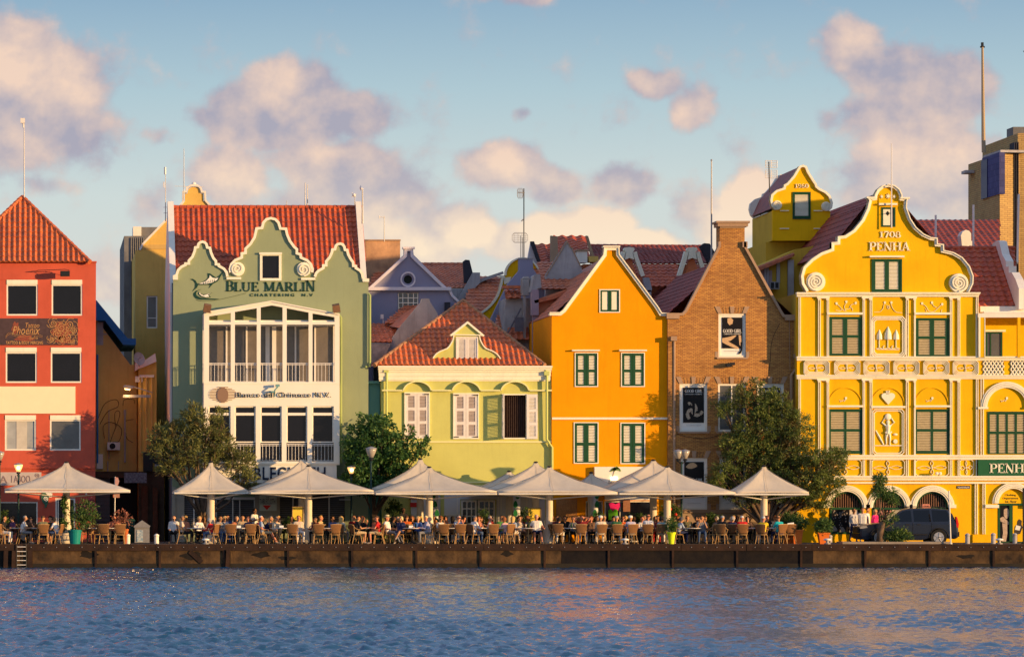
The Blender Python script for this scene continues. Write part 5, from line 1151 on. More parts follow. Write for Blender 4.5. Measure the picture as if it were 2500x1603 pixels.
  o.build('fanlight_bar', mat('bar_brown', (.20,.11,.07), .7), w)
  o = MB(); o.prism(pl([(cx-38, 1300), (cx-38, 1238)] + arc_pts(cx, 1238, 38, 180, 0, 14)[1:] + [(cx+38, 1300)], Y), Y+.15, Y+.2); o.build('pane', 'interior_dark', w)
  o = MB(); o.fbox(Y, cx-36, 1243, cx+10, 1298, .12, .02); q = o.build('poster', 'poster_black', w)
  o = MB(); o.fbox(Y, cx+10, 1243, cx+30, 1298, .12, .02); o.build('poster_margin', mat('pale_pink', (.62,.56,.50), .7), w)
  o = MB(); rn = random.Random(i)
  for k in range(40 if i == 0 else 60):
   x, y = (cx-12+rn.gauss(0, 9), 1262+rn.gauss(0, 11)) if i == 0 else (cx-14+rn.uniform(-20, 22), 1247+rn.uniform(0, 22)); s_ = rn.uniform(.6, 2.2 if i == 0 else 3)
   if not (cx-35 < x < cx+9): continue
   P = [(x+s_*math.cos(t), y+s_*1.2*math.sin(t)) for t in [k2*1.05 for k2 in range(6)]]; o.prism(pl(P, Y), Y+.113, Y+.119)
  for a, b, w2 in ((cx-28, 1290, 8), (cx-8, 1292, 7)): o.prism(pl(smooth_line([(a-w2, b+6), (a-w2*.4, b-4), (a+w2*.3, b-6), (a+w2, b+5), (a-w2, b+6)], 3)[:-1], Y), Y+.111, Y+.119)
  o.build('poster_art', mat('poster_grey', (.34,.30,.28), .7, .5, 18) if i == 0 else mat('poster_pink', (.55,.28,.24), .7, .5, 14), w)
 # door arch with lettering
 o = MB(); o.prism(pl([(2437, 1228)] + arc_pts(2473, 1228, 36, 180, 0, 14)[1:], Y), Y+.06, Y+.14); d = o.build('door_tympanum', 'yellow_stucco', r)
 o = MB(); text(o, 'Clothing', 2454, 1205, 2481, 1211, Y, .055, .008); text(o, 'Department', 2449, 1213, 2487, 1219, Y, .055, .008); text(o, '1st. Floor', 2455, 1220.5, 2483, 1226, Y, .055, .008); o.build('lettering', 'ink_green', d)
 o = MB(); bars(o, Y, 2437, 1228, 2510, 1326, 5, .03, .1); o.fbox(Y, 2465, 1233, 2473, 1326, .03, .1); w = o.build('door', 'green_paint', r)
 o = MB(); o.fbox(Y, 2442, 1233, 2465, 1326, .1, .03); q = o.build('poster', 'poster_black', w)
 o = MB(); o.prism(pl(smooth_line([(2452, 1243), (2458, 1240), (2464, 1244), (2464, 1258), (2458, 1266), (2452, 1258), (2452, 1243)], 3)[:-1], Y), Y+.088, Y+.098); o.prism(pl([(2442, 1264), (2450, 1260), (2464, 1274), (2463, 1280), (2444, 1272)], Y), Y+.086, Y+.096); o.prism(pl([(2448, 1276), (2460, 1278), (2461, 1300), (2456, 1326), (2446, 1326), (2450, 1300)], Y), Y+.088, Y+.098); o.build('poster_art', mat('poster_tan', (.55,.42,.32), .7, .4, 14), w)
 o = MB(); o.fbox(Y, 2473, 1233, 2505, 1326, .1, .03); q = o.build('yellow_panel', 'yellow_stucco', w)
 o = MB(); o.prism(pl([(2485, 1272), (2489, 1266), (2496, 1270), (2495, 1279), (2498, 1286), (2492, 1302), (2484, 1304), (2477, 1298), (2479, 1284), (2484, 1280)], Y), Y+.088, Y+.098); o.build('bottle_art', mat('bottle_dark', (.06,.05,.04), .4), w)
 o = MB(); o.prism(pl([(2482, 1281), (2493, 1284), (2490, 1294), (2479, 1292)], Y), Y+.08, Y+.087); o.build('bottle_label', 'poster_text', w)
 # green name board and street plate
 o = MB(); o.fbox(Y, 2386, 1121.5, 2640, 1160.5, -.2, .2); sg = o.build('name_board', 'green_sign', r)
 o = MB(); serif(o, 'PENHA', 2413, 1131, 2520, 1153.5, Y, -.2, .03); o.build('lettering', 'cream_trim', sg)
 o = MB(); o.fbox(Y, 2336, 1185, 2368, 1192, -.03, .03); sp_ = o.build('street_plate', 'ink_navy', r)
 o = MB(); text(o, 'Handelskade', 2338, 1186.3, 2366, 1190.8, Y, -.031, .008, offset=.01); o.build('lettering', 'poster_text', sp_)
 # left pipe corner and security lamps
 t = thing('security_lamps', 'pair of small cream spotlights on the ledge above the right arch', 'lamp', V(2293, 1161, Y-.3)); o = MB()
 for q in (2288, 2296): o.lathe(V(q, 1155, Y-.45), [(.05, 0), (.08, .02), (.06, .18)], 10, 'y')
 o.build('lamp_head', 'cream_trim', t); o = MB(); o.tube([V(2292, 1161, Y-.25), V(2292, 1154, Y-.3)], .03, 5); o.tube([V(2286, 1156, Y-.3), V(2298, 1156, Y-.3)], .02, 5); o.build('bracket', 'grey_metal', t)
 # main roof running back
 ex, rx, er = X(1962, Y), X(2168, Y), X(2378, Y); ez, rz = Z(712, Y), Z(468, Y)
 P = lambda px, py: (X(px, Y), Z(py, Y))
 prof = [P(2012, 626), P(2060, 574), P(2118, 502), P(2168, 464)]
 m = MB()
 for a, b in zip(prof, prof[1:]): tiles(m, [(a[0], 17, a[1]), (a[0], Y+.34, a[1]), (b[0], Y+.34, b[1]), (b[0], 17, b[1])], period=.28, row=.42, amp=.035, sub=4)
 rf = m.build('roof', 'tile_maroon', r)
 m = MB()
 for a, b in zip([P(2168, 462), P(2220, 510), P(2305, 610)], [P(2220, 510), P(2305, 610), P(2376, 712)]): m.quad((a[0], Y+.34, a[1]), (b[0], Y+.34, b[1]), (b[0], 17, b[1]), (a[0], 17, a[1]))
 m.build('far_slope', 'tile_maroon', rf)
 t = thing('flagpole', 'white flagpole rising in front of the 1708 gable', 'flagpole', V(2176.5, 556, Y-.35)); m = MB(); m.tube([V(2176.5, 556, Y-.35), V(2176.5, 350, Y-.35)], [.035, .02], 6); m.build('pole', 'white_metal', t); m = MB(); m.tube([V(2176.5, 520, Y-.35), V(2176.5, 520, Y)], .015, 5); m.tube([V(2176.5, 500, Y-.35), V(2176.5, 500, Y)], .015, 5); m.build('bracket', 'dark_metal', t)
penha()
def penha_side():
 """terrace wing with red roof at the right of the 1708 gable, and the brick tower behind"""
 Y = .5; r = thing('terrace_wing', 'yellow wing with roof terrace, red tiled roof and white stepped parapets, right edge', 'building', (X(2500, Y), Y, G))
 m = MB(); m.box(X(2389, Y), X(2800, Y), Y, Y+9, G, Z(748, Y)); m.build('wall', 'yellow_stucco', r)
 m = MB(); m.box(X(2391, -1)+.02, X(2760, -1), -1+.3, Y, Z(882, -1), Z(878, -1)); m.build('terrace_floor', 'white_stucco', r)
 m = MB(); m.fbox(Y, 2390, 748, 2800, 762, -.3, .3); m.fbox(Y-1.6, 2386, 765, 2800, 775, -.2, .4); m.fbox(Y, 2383, 764, 2800, 768, -1.7, 1.7); m.build('eaves_board', 'white_stucco', r)
 m = MB(); m.fbox(Y-1.6, 2391, 775, 2402, 872, -.2, .2); m.fbox(Y-1.6, 2482, 775, 2489, 872, -.2, .2); m.build('post', 'yellow_stucco', r)
 m = MB(); m.fbox(Y-1.6, 2387, 775, 2391, 872, -.22, .2); m.fbox(Y-1.6, 2401, 775, 2403, 872, -.22, .2); m.build('post_trim', 'cream_trim', r)
 w = window(r, Y, 2406, 810, 2447, 872, 4, 'green_paint', 'glass_soft', -.05, mull=(2418,), name='door')
 m = MB(); m.fbox(Y, 2404, 805, 2453, 810, -.2, .2); m.build('door_lintel', 'cream_trim', r)
 # red roof
 A = (X(2295, Y), Y, Z(748, Y)); B = (X(2483, Y), Y, Z(748, Y)); C_ = (X(2477, 4.5), 4.5, Z(606, 4.5)); D_ = (X(2300, 4.5), 4.5, Z(606, 4.5))
 m = MB(); tiles(m, [A, B, C_, D_], period=.36, row=.42, amp=.07); rf = m.build('roof', 'tile_red', r)
 m = MB(); ridge(m, D_, C_, .12, .42); m.build('ridge_tiles', 'tile_red', rf)
 # right parapet stepped
 def parapet(px0, px1, Ya, pts, nm='parapet'):
  m = MB(); x0, x1 = X(px0, Ya), X(px1, Ya)
  a = m.add([(x0, y, z) for y, z in pts]); b = m.add([(x1, y, z) for y, z in pts]); n = len(pts)
  m.poly([(x0, y, z) for y, z in pts]); m.poly([(x1, y, z) for y, z in pts][::-1])
  for i in range(n): m.face(a+i, a+(i+1) % n, b+(i+1) % n, b+i)
  return m.build(nm, 'white_stucco', r)
 z = lambda py, Yc: Z(py, Yc)
 parapet(2478, 2497, Y, [(-.3, z(755, 0)), (-.3, z(705, 0)), (.4, z(680, 0)), (1.2, z(664, 1)), (1.8, z(664, 1)), (1.8, z(650, 2)), (2.4, z(650, 2)), (2.4, z(636, 2)), (3.2, z(620, 3)), (3.8, z(590, 4)), (4.4, z(586, 4)), (5.2, z(590, 4)), (5.6, z(620, 4)), (9, z(748, 4)), (9, z(760, 4))])
 # farther wing and its white end piece
 m = MB(); tiles(m, [(X(2180, 8), 8, Z(620, 8)), (X(2440, 8), 8, Z(620, 8)), (X(2440, 14), 14, Z(536, 14)), (X(2180, 14), 14, Z(585, 14))], period=.3, row=.42, amp=.04, sub=4); m.build('rear_roof', 'tile_maroon', r)
 m = MB(); Yq = 7; m.prism(pl([(2350, 612)] + [(2346, 575), (2350, 566), (2358, 561), (2366, 563), (2371, 570), (2371, 588), (2376, 588), (2376, 612)], Yq), Yq, Yq+.8); m.build('end_scroll', 'white_stucco', r)
 for px, y0, y1, Yc, lab in ((2284, 525, 585, 6, 'short white pole behind the right shoulder of the 1708 gable'), (2376, 500, 612, 5, 'white pole against the dark face of the brick tower'), (2484, 474, 640, 3, 'white pole leaning beside the stepped parapet, far right')):
  t = thing('pole', lab, 'pole', V(px, y1, Yc)); m = MB(); m.tube([V(px, y1, Yc), V(px+(3 if px > 2450 else .5), y0, Yc)], .055, 6); m.build('shaft', 'white_metal', t); m = MB(); m.tube([V(px-1, y1, Yc), V(px+1, y1, Yc)], .09, 6); m.build('base_plate', 'white_metal', t)
 # brick tower
 Yt = 18; t = thing('brick_tower', 'tall tan brick tower with a blue tiled panel at the right edge', 'tower', (X(2450, Yt), Yt, G))
 P = lambda px, Yc: (X(px, Yc), Yc)
 xl, yl = P(2364, Yt+7); xc, yc = P(2441, Yt); xr, yr_ = P(2560, Yt+2.0)
 def vprism(m, base, z0, z1):
  a = m.add([(x, y, z0) for x, y in base]); b = m.add([(x, y, z1) for x, y in base]); n = len(base)
  m.poly([(x, y, z1) for x, y in base]);
  for i in range(n): m.face(a+i, a+(i+1) % n, b+(i+1) % n, b+i)
 m = MB(); vprism(m, [(xl, yl), (xc, yc), (xr, yr_), (xr, yr_+10), (xl+2.5, yr_+10)], G, Z(375, Yt)); m.build('wall', 'brick_tower', t)
 def onface(px, f, py, off=.06):   # left face, f in 0..1 across
  x = xl+(xc-xl)*f; y = yl+(yc-yl)*f; n = Vector((yc-yl, -(xc-xl), 0)).normalized(); return Vector((x, y, Z(py, y))) + n*off
 m = MB(); vprism(m, [(xl+(xc-xl)*.48, yl+(yc-yl)*.48), (xc+.03, yc-.03), (xc+1.5, yc+.2), (xc+.5, yc+6)], Z(372, Yt), Z(366, Yt)); m.build('roof_slab', 'grey_stucco', t)
 m = MB(); a, b = onface(0, .48, 0), onface(0, 1.02, 0); n = Vector((yc-yl, -(xc-xl), 0)).normalized()
 z0, z1 = Z(474, Yt), Z(372, Yt)
 base = [(a.x, a.y), (b.x, b.y), ((b-n*.3).x, (b-n*.3).y), ((a-n*.3).x, (a-n*.3).y)]; vprism(m, base, z0, z1);
 pn = m.build('tile_panel', brick_mat('blue_tiles', (.07,.075,.20), (.05,.055,.16), (.03,.03,.10), .42, .32, dark=.1), t)
 m = MB(); a2, b2 = onface(0, .47, 0, .1), onface(0, .66, 0, .1); vprism(m, [(a2.x, a2.y), (b2.x, b2.y), ((b2-n*.05).x, (b2-n*.05).y), ((a2-n*.05).x, (a2-n*.05).y)], z0, z1-.15); m.build('recess', mat('deep_blue', (.012,.012,.09), .4), t)
 m = MB(); m.box(X(2352, 24), X(2374, 24), 23.5, 24.5, Z(424, 24), Z(417, 24)); m.build('ledge', 'grey_stucco', t)
 m = MB(); m.box(X(2436, 24), X(2560, 24), 21.5, 23, Z(372, 24), Z(350, 24)); m.build('upper_storey', 'brick_tower', t)
 m = MB(); m.box(X(2442, 25), X(2560, 25), 22, 23.5, Z(350, 25), Z(322, 25)); m.build('top_storey', 'grey_concrete', t)
 m = MB()
 for q in (2482, 2486.5, 2491): m.box(X(q, Yt), X(q+1.8, Yt), Yt+.5, Yt+1.6, G, Z(345, Yt))
 m.build('fin', 'dark_coping', t)
 m = MB(); m.box(X(2493.5, Yt), X(2600, Yt), Yt+.8, Yt+9, G, Z(322, Yt)); m.build('corner_pier', 'brick_tower', t)
 Ym = 22; t = thing('radio_mast', 'tall thin mast with small cross top on the brick tower', 'mast', V(2402, 370, Ym)); m = MB(); m.tube([V(2402, 372, Ym), V(2401, 340, Ym), V(2398.5, 106, Ym)], [.12, .11, .06], 8); m.build('pole', mat('mast_tan', (.36,.28,.18), .6), t); m = MB(); m.tube([V(2393, 115, Ym), V(2404, 115, Ym)], .05, 5); m.tube([V(2398.5, 115, Ym), V(2398.5, 104, Ym)], .08, 5); m.build('crosspiece', 'dark_metal', t)
 t = thing('flagpole', 'pole cut by the right edge of the picture above the brick tower', 'mast', V(2504, 322, Ym)); m = MB(); m.tube([V(2504, 322, Ym), V(2504, 120, Ym)], .05, 6); m.build('pole', 'dark_metal', t); m = MB(); m.tube([V(2499, 126, Ym), V(2509, 126, Ym)], .05, 5); m.build('crosspiece', 'dark_metal', t)
 # unseen neighbour; its tall gable is added only to shade the dated tower
 t = thing('shading_neighbour', 'unseen yellow neighbour further along the quay with a gable added to shade the dated tower', 'building', (X(3000), 0, G))
 m = MB(); m.box(X(2790), X(3700), .5, 14, G, Z(740)); m.build('wall', 'yellow_stucco', t); m = MB(); m.prism(pl([(2588, 1322), (2588, 440)] + arc_pts(2658, 440, 70, 180, 0, 12, 44) + [(2728, 440), (2728, 1322)], 0), .6, 2.4); m.build('shade_gable', 'ochre_stucco', t); m = MB(); m.ribbon(pl([(2588, 700), (2588, 440)] + arc_pts(2658, 440, 70, 180, 0, 12, 44)[1:] + [(2728, 700)], 0), -.14, .5, 2.5); m.build('shade_gable_coping', 'cream_trim', t); m = MB(); a = Z(740); m.poly([(X(2780), .3, a), (X(3720), .3, a), (X(3720), 6, a+2.4), (X(2780), 6, a+2.4)]); m.poly([(X(2780), 14, a), (X(3720), 14, a), (X(3720), 6, a+2.4), (X(2780), 6, a+2.4)]); m.poly([(X(2780), .3, a), (X(2780), 6, a+2.4), (X(2780), 14, a)]); m.build('roof', 'tile_maroon', t)
penha_side()
def tower_1960():
 Y = 9; r = thing('yellow_tower', 'small yellow tower dated 1960 with curled gable above the brick house', 'tower', (X(1955, Y), Y, G))
 c = lambda L: [(1780+a/3.85, 360+b/3.85) for a, b in L]
 g = c([(430,590),(398,555),(384,500),(393,445),(440,402),(508,380),(513,350),(540,338),(600,270),(635,212),(655,178),(690,163),(727,178),(745,225),(790,300),(818,340),(825,365),(850,385),(910,415),(950,455),(972,520),(965,570),(935,600)])
 wall(r, Y, g + [(2027, 515), (2027, 560), (2017, 560), (2017, 587), (1886.5, 587), (1886.5, 513)], [rect(1936, 470, 1978, 534)], 'yellow_stucco', .3)
 m = MB(); m.ribbon(pl(g, Y), -5.5/S, Y-.14, Y+.35)
 for sx, fl in ((1897, -1), (2016, 1)): m.lathe((X(sx, Y), Y-.06, Z(501 if fl < 0 else 504, Y)), [(11.5/S, -.08), (12/S, .06)], 24, 'y')
 cp = m.build('coping', 'cream_trim', r)
 m = MB(); spiral(m, 1897, 501, 11.5, Y, 2.8, 2, -.2, .08, -1, -90); spiral(m, 2016, 504, 11.5, Y, 2.8, 2, -.2, .08, 1, -90); m.build('scroll', 'cream_trim', cp)
 m = MB(); serif(m, '1960', 1941, 449, 1974, 459, Y, 0, .06); m.build('lettering', 'cream_trim', r)
 shutters(r, Y, 1935, 468.5, 1979, 535, 'green_paint', 'green_paint', 'slat_cream', [(475, 527)], 3, -.02, leaves=1, st=2.5, step=2.9)
 m = MB(); x0, x1 = X(1886.5, Y), X(2027, Y); m.box(x0, x1, Y+.3, Y+6, Z(587, Y), Z(515, Y)); m.box(X(1878, Y), X(2100, Y), Y+1, Y+7, G, Z(587, Y)-.02)
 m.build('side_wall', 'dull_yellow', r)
 m = MB()
 for q in (513.5, 557): m.fbox(Y, 1904, q, 1926, q+2, -.06, .06); m.fbox(Y, 1986, q, 2008, q+2, -.06, .06)
 for q in (2.2, 4.2): m.box(x0-.06, x0, Y+q-.8, Y+q+.8, Z(516, Y), Z(514, Y))
 m.build('ledge_moulding', 'cream_trim', r)
 Yb = Y+6; ap = (X(1959, Y), Z(404, Y)); m = MB()
 prof = [(X(1886, Y), Z(508, Y)), (X(1905, Y), Z(466, Y)), (X(1935, Y), Z(432, Y)), ap]
 for a, b in zip(prof, prof[1:]): m.quad((a[0], Y+.35, a[1]), (b[0], Y+.35, b[1]), (b[0], Yb, b[1]), (a[0], Yb, a[1]))
 prof = [ap, (X(1985, Y), Z(440, Y)), (X(2010, Y), Z(468, Y)), (X(2027, Y), Z(508, Y))]
 for a, b in zip(prof, prof[1:]): m.quad((a[0], Y+.35, a[1]), (b[0], Y+.35, b[1]), (b[0], Yb, b[1]), (a[0], Yb, a[1]))
 m.build('roof', 'tile_maroon', r)
 k = (200+Yb)/(200+Y); m = MB(); gb = pl(g, Y); m.prism([(p[0]-.15*0, p[1]) for p in gb], Yb, Yb+.4); m.build('rear_gable', 'white_stucco', r)
 # lower wing to the left of the 1708 gable
 Yw = 6; t = thing('side_wing', 'shaded ochre lean-to wing with tiled edge between brick and 1708 houses', 'house', (X(1900, Yw), Yw, G))
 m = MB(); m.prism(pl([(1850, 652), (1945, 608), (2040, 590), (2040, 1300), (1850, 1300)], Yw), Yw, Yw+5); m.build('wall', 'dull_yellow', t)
 m = MB(); m.prism(pl([(1848, 655), (1935, 622), (1937, 626), (1850, 663)], Yw-.5), Yw-.5, Yw+.1); ridge(m, V(1848, 655, Yw-.4), V(1937, 621, Yw-.4), .09, .4); m.build('tiled_edge', 'tile_rust', t)
 m = MB(); m.fbox(Yw, 1853, 660, 1884, 760, -.1, .1); m.build('plank_wall', mat('mauve_plank', (.36,.27,.26), .9, .2, 3), t)
 m = MB()
 for q in (1868, 1874): m.tube([V(q, 650, Yw-.15), V(q, 720, Yw-.15)], .06, 6)
 m.fbox(Yw, 1895, 640, 1903, 690, -.15, .1); m.fbox(Yw, 1922, 635, 1936, 760, -.25, .2); m.build('pipe', 'grey_stucco', t)
 t2 = thing('air_conditioner', 'old grey air conditioner on the shaded wing beside the brick gable', 'air conditioner', V(1886, 706, Yw-.4)); m = MB(); m.fbox(Yw-.4, 1878, 688, 1901, 706, -.2, .5); m.build('casing', 'grey_metal', t2); m = MB(); m.fbox(Yw-.4, 1880, 690, 1888, 704, -.215, .01); m.fbox(Yw-.4, 1891, 690, 1899, 703, -.215, .01); m.build('grille', 'dark_metal', t2)
 t3 = thing('tv_antenna', 'white grid television antenna left of the 1960 tower', 'antenna', V(1879, 470, 7)); m = MB(); m.tube([V(1879, 470, 7), V(1877, 395, 7)], .03, 6); m.build('mast', 'dark_metal', t3)
 m = MB()
 for y0, y1 in ((392, 409), (415, 434)):
  for k in range(5): y = y0+(y1-y0)*k/4; m.tube([V(1869, y, 7), V(1897, y+1, 7)], .018, 4)
  for q in (1869, 1883, 1897): m.tube([V(q, y0, 7), V(q, y1, 7)], .018, 4)
 m.build('grid', 'white_metal', t3)
tower_1960()
# =================================================================== MIDDLE BACKGROUND ROOFSCAPE
def mid_back():
 # ochre block
 Y = 15; m = MB(); m.box(X(891, Y), X(977, Y), Y, Y+4, G, Z(586, Y)); t = thing('chimney_block', 'stained peach block with flat top right of the green building roof', 'building', (X(934, Y), Y, G)); m.build('wall', 'peach_stucco', t); m = MB(); m.fbox(Y, 890, 584.5, 978, 588, -.06, 4.1); m.build('capping', 'stone_trim', t)
 # purple house
 Y = 12; r = thing('purple_house', 'mauve house with white-edged triangular pediment and round window', 'house', (X(1000, Y), Y, G))
 g = [(900, 702), (986, 622), (986, 604), (1008, 604), (1010, 622), (1088, 700), (1101, 706), (1108, 722), (1122, 735), (1122, 1300), (895, 1300), (895, 702)]
 circ = [(996+10.5*math.cos(R(a)), 682+10.5*math.sin(R(a))) for a in range(0, 360, 20)]
 wall(r, Y, g, [rect(972, 715, 1021, 762), circ], 'purple_stucco'); shell(r, Y, 895, 1121, 745, 9, 'purple_stucco')
 m = MB(); m.ribbon(pl([(900, 702), (986, 624), (987, 606), (1008, 606), (1009, 624), (1090, 702)], Y), -7.5/S, Y-.14, Y+.3); m.fbox(Y, 983, 603, 1012, 608, -.2, .5); m.fbox(Y, 897, 701, 1101, 709, -.2, .24); m.ribbon(pl([(1100, 706), (1106, 720), (1122, 735)], Y), -6/S, Y-.12, Y+.3)
 m.ribbon(pl([(996+15*math.cos(R(a)), 682+15*math.sin(R(a))) for a in range(0, 361, 20)], Y), 4/S, Y-.08, Y+.05); m.build('coping', mat('pale_mauve', (.66,.62,.68), .8, .08, 2), r)
 m = MB(); m.prism(pl(circ, Y), Y+.12, Y+.2); m.build('round_pane', 'ink', r)
 window(r, Y, 971, 713, 1022, 763, 3, 'white_clean', 'glass_soft', .0, mull=(983.5, 996.5, 1009.5), trans=(727, 739, 751))
 m = MB(); m.box(X(1085, Y), X(1098, Y), Y-.3, Y+.3, Z(765, Y), Z(738, Y)); m.build('chimney', 'dark_coping', r)
 Yr = 13; m = MB(); tiles(m, [(X(896, Yr), Yr, Z(702, Yr)), (X(975, Yr), Yr, Z(702, Yr)), (X(975, 17), 17, Z(630, 17)), (X(930, 17), 17, Z(655, 17))], period=.26, row=.4, amp=.04, sub=4); m.build('side_roof', 'tile_rust', r)
 # red roof with black parapet
 Y = 18; r = thing('red_roof_house', 'long weathered red tiled roof with black parapet right of the mauve pediment', 'house', (X(1090, Y), Y, G))
 m = MB(); m.box(X(1000, Y), X(1140, Y), Y, Y+6, G, Z(704, Y)); m.build('wall', 'grey_stucco', r)
 m = MB(); tiles(m, [(X(1010, Y), Y, Z(703, Y)), (X(1141, Y), Y, Z(703, Y)), (X(1134, Y+4), Y+4, Z(645, Y+4)), (X(1010, Y+4), Y+4, Z(645, Y+4))], period=.24, row=.36, amp=.05, sub=5); rf = m.build('roof', 'tile_rust', r)
 m = MB(); ridge(m, V(1020, 645, Y+4), V(1132, 645, Y+4), .1, .34); m.build('ridge_tiles', 'tile_rust', rf)
 m = MB(); m.prism(pl([(1131, 638), (1136, 634), (1146, 635), (1155, 671), (1140, 690), (1134, 690)], Y), Y-.1, Y+.4); m.build('parapet', 'dark_coping', r)
 m = MB(); m.prism(pl([(1155, 665), (1172, 665), (1172, 690), (1118, 745), (1110, 745)], Y-.5), Y-.5, Y-.1); m.build('stepped_wall', 'grey_stucco', r)
 # low roofs left of lime house, grey weathered gable
 Y = 6; r = thing('weathered_gable_house', 'grey weathered gable with low rust roofs left of the lime house', 'house', (X(980, Y), Y, G))
 m = MB(); m.prism(pl([(913, 891), (975, 800), (1028, 737), (1030, 729), (1048, 728), (1050, 737), (1067, 762), (1080, 800), (1080, 1200), (913, 1200)], Y), Y, Y+.5); m.build('wall', 'grey_stucco', r)
 m = MB(); tiles(m, [(X(904, Y-.5), Y-.5, Z(836, Y)), (X(955, Y-.5), Y-.5, Z(836, Y)), (X(975, 10), 10, Z(790, 10)), (X(904, 10), 10, Z(790, 10))], period=.26, row=.4, amp=.045, sub=5); m.build('roof', 'tile_rust', r)
 m = MB(); tiles(m, [(X(935, 9), 9, Z(790, 9)), (X(1000, 9), 9, Z(790, 9)), (X(1030, 12), 12, Z(746, 12)), (X(985, 12), 12, Z(765, 12))], period=.26, row=.4, amp=.045, sub=5); m.poly([V(975, 800, Y+.02), V(1030, 737, Y+.02), V(1022, 742, 10), V(940, 795, 10)]); m.build('upper_roof', 'tile_rust', r)
 m = MB(); m.prism(pl([(902, 836), (955, 838), (940, 870), (904, 886)], Y-.6), Y-.6, Y-.1); m.build('low_wall', mat('mottled_wall', (.38,.36,.37), .9, .5, 2, col2=(.16,.16,.17)), r)
 m = MB(); P = [(902, 832), (920, 800), (918, 795), (926, 790), (936, 792), (947, 788), (950, 797), (945, 806), (930, 812), (918, 832)]; m.prism(pl(P, Y+4), Y+4, Y+4.4); m.tube([V(936, 792, Y+4), V(935, 778, Y+4)], .03, 5); m.fbox(Y+4, 929, 768, 936, 778, -.1, .2); m.build('parapet_ornament', 'pale_mauve', r)
 # yellow domed gable with swooping coping
 Y = 14; r = thing('round_gable_house', 'yellow round-topped gable with sweeping white coping behind the lime house', 'house', (X(1270, Y), Y, G))
 sw = smooth_line([(1172, 763), (1195, 745), (1213, 720), (1222, 690), (1224, 676)], 3)
 dome = arc_pts(1275, 672, 43, 180, 0, 16, 44)
 wall(r, Y, sw + [(1232, 674)] + dome[1:] + [(1318, 700), (1318, 1200), (1160, 1200)], [], 'yellow_stucco')
 m = MB(); m.ribbon(pl(sw + [(1232, 674)], Y), -.1, Y-.12, Y+.4); m.ribbon(pl(dome, Y), -.08, Y-.12, Y+.4); m.fbox(Y, 1219, 672, 1230, 678, -.14, .5); m.prism(pl([(1229, 678), (1248, 676), (1243, 690), (1231, 694)], Y), Y-.06, Y); m.build('coping', 'cream_trim', r)
 m = MB(); tiles(m, [(X(1120, 15), 15, Z(765, 15)), (X(1222, 15), 15, Z(765, 15)), (X(1226, 19), 19, Z(672, 19)), (X(1155, 19), 19, Z(695, 19))], period=.26, row=.4, amp=.04, sub=4); m.build('roof', 'tile_rust', r)
 m = MB(); m.prism(pl([(1108, 745), (1155, 690), (1180, 678), (1228, 662), (1230, 668), (1182, 685), (1160, 697), (1115, 755)], 18), 18, 18.4); m.build('rear_coping', 'grey_stucco', r)
 Yg = 12.5; t = thing('mauve_gable', 'plain mauve gable wall in front of the yellow round gable', 'wall', (X(1285, Yg), Yg, G)); m = MB(); m.prism(pl([(1198, 780), (1240, 693), (1268, 660), (1268, 631), (1300, 631), (1302, 656), (1330, 700), (1330, 900), (1198, 900)], Yg), Yg, Yg+.6); m.build('wall', 'purple_stucco', t); m = MB(); m.fbox(Yg, 1266, 629.5, 1302, 632, -.04, .7); m.build('capping', 'grey_stucco', t)
 # antenna mast on it
 t = thing('antenna_mast', 'tall mast with two mesh aerials above the round gable', 'antenna', V(1279, 628, 14)); m = MB(); m.tube([V(1279, 630, 14), V(1279, 460, 14)], .03, 6); m.tube([V(1275, 630, 14), V(1275, 580, 14)], .018, 5); m.tube([V(1271, 630, 14), V(1271, 575, 14)], .014, 5); m.build('mast', 'dark_metal', t)
 m = MB()
 def grid(cx, cy, w, h, tilt=0):
  out = [(cx-w, cy-h*.5), (cx-w*.7, cy-h), (cx+w*.7, cy-h), (cx+w, cy-h*.5), (cx+w, cy+h*.5), (cx+w*.7, cy+h), (cx-w*.7, cy+h), (cx-w, cy+h*.5), (cx-w, cy-h*.5)]
  m.tube([V(a, b, 13.8) for a, b in out], .012, 4)
  for k in range(5): y = cy-h+(k+.5)*h*2/5; m.tube([V(cx-w*.9, y, 13.8), V(cx+w*.9, y, 13.8)], .008, 4)
  for k in range(4): x = cx-w+(k+.5)*w*2/4; m.tube([V(x, cy-h*.9, 13.8), V(x, cy+h*.9, 13.8)], .008, 4)
 grid(1269.5, 580, 19, 12); grid(1270, 472, 7, 12); m.tube([V(1264, 470, 13.9), V(1281, 470, 14)], .02, 4); m.tube([V(1273, 540, 14), V(1279, 534, 14)], .03, 5); m.build('mesh_aerial', 'grey_metal', t)
 # cluster of roofs behind orange house
 Y = 20; r = thing('red_roof_terrace', 'cluster of sunlit red roofs with tall tiled attic left of the orange gable', 'house', (X(1380, Y), Y, G))
 m = MB(); m.box(X(1300, Y), X(1500, Y), Y+1, Y+8, G, Z(650, Y)); m.build('wall', 'grey_stucco', r)
 m = MB(); tiles(m, [(X(1322, Y), Y, Z(660, Y)), (X(1352, Y), Y, Z(660, Y)), (X(1345, Y+4), Y+4, Z(597, Y+4)), (X(1305, Y+4), Y+4, Z(597, Y+4))], period=.5, row=.42, amp=.09); m.build('roof', 'tile_red', r)
 m = MB(); tiles(m, [(X(1350, Y-1), Y-1, Z(640, Y-1)), (X(1440, Y-1), Y-1, Z(640, Y-1)), (X(1432, Y+3), Y+3, Z(577, Y+3)), (X(1350, Y+3), Y+3, Z(577, Y+3))], period=.5, row=.42, amp=.09); m.build('attic_roof', 'tile_red', r)
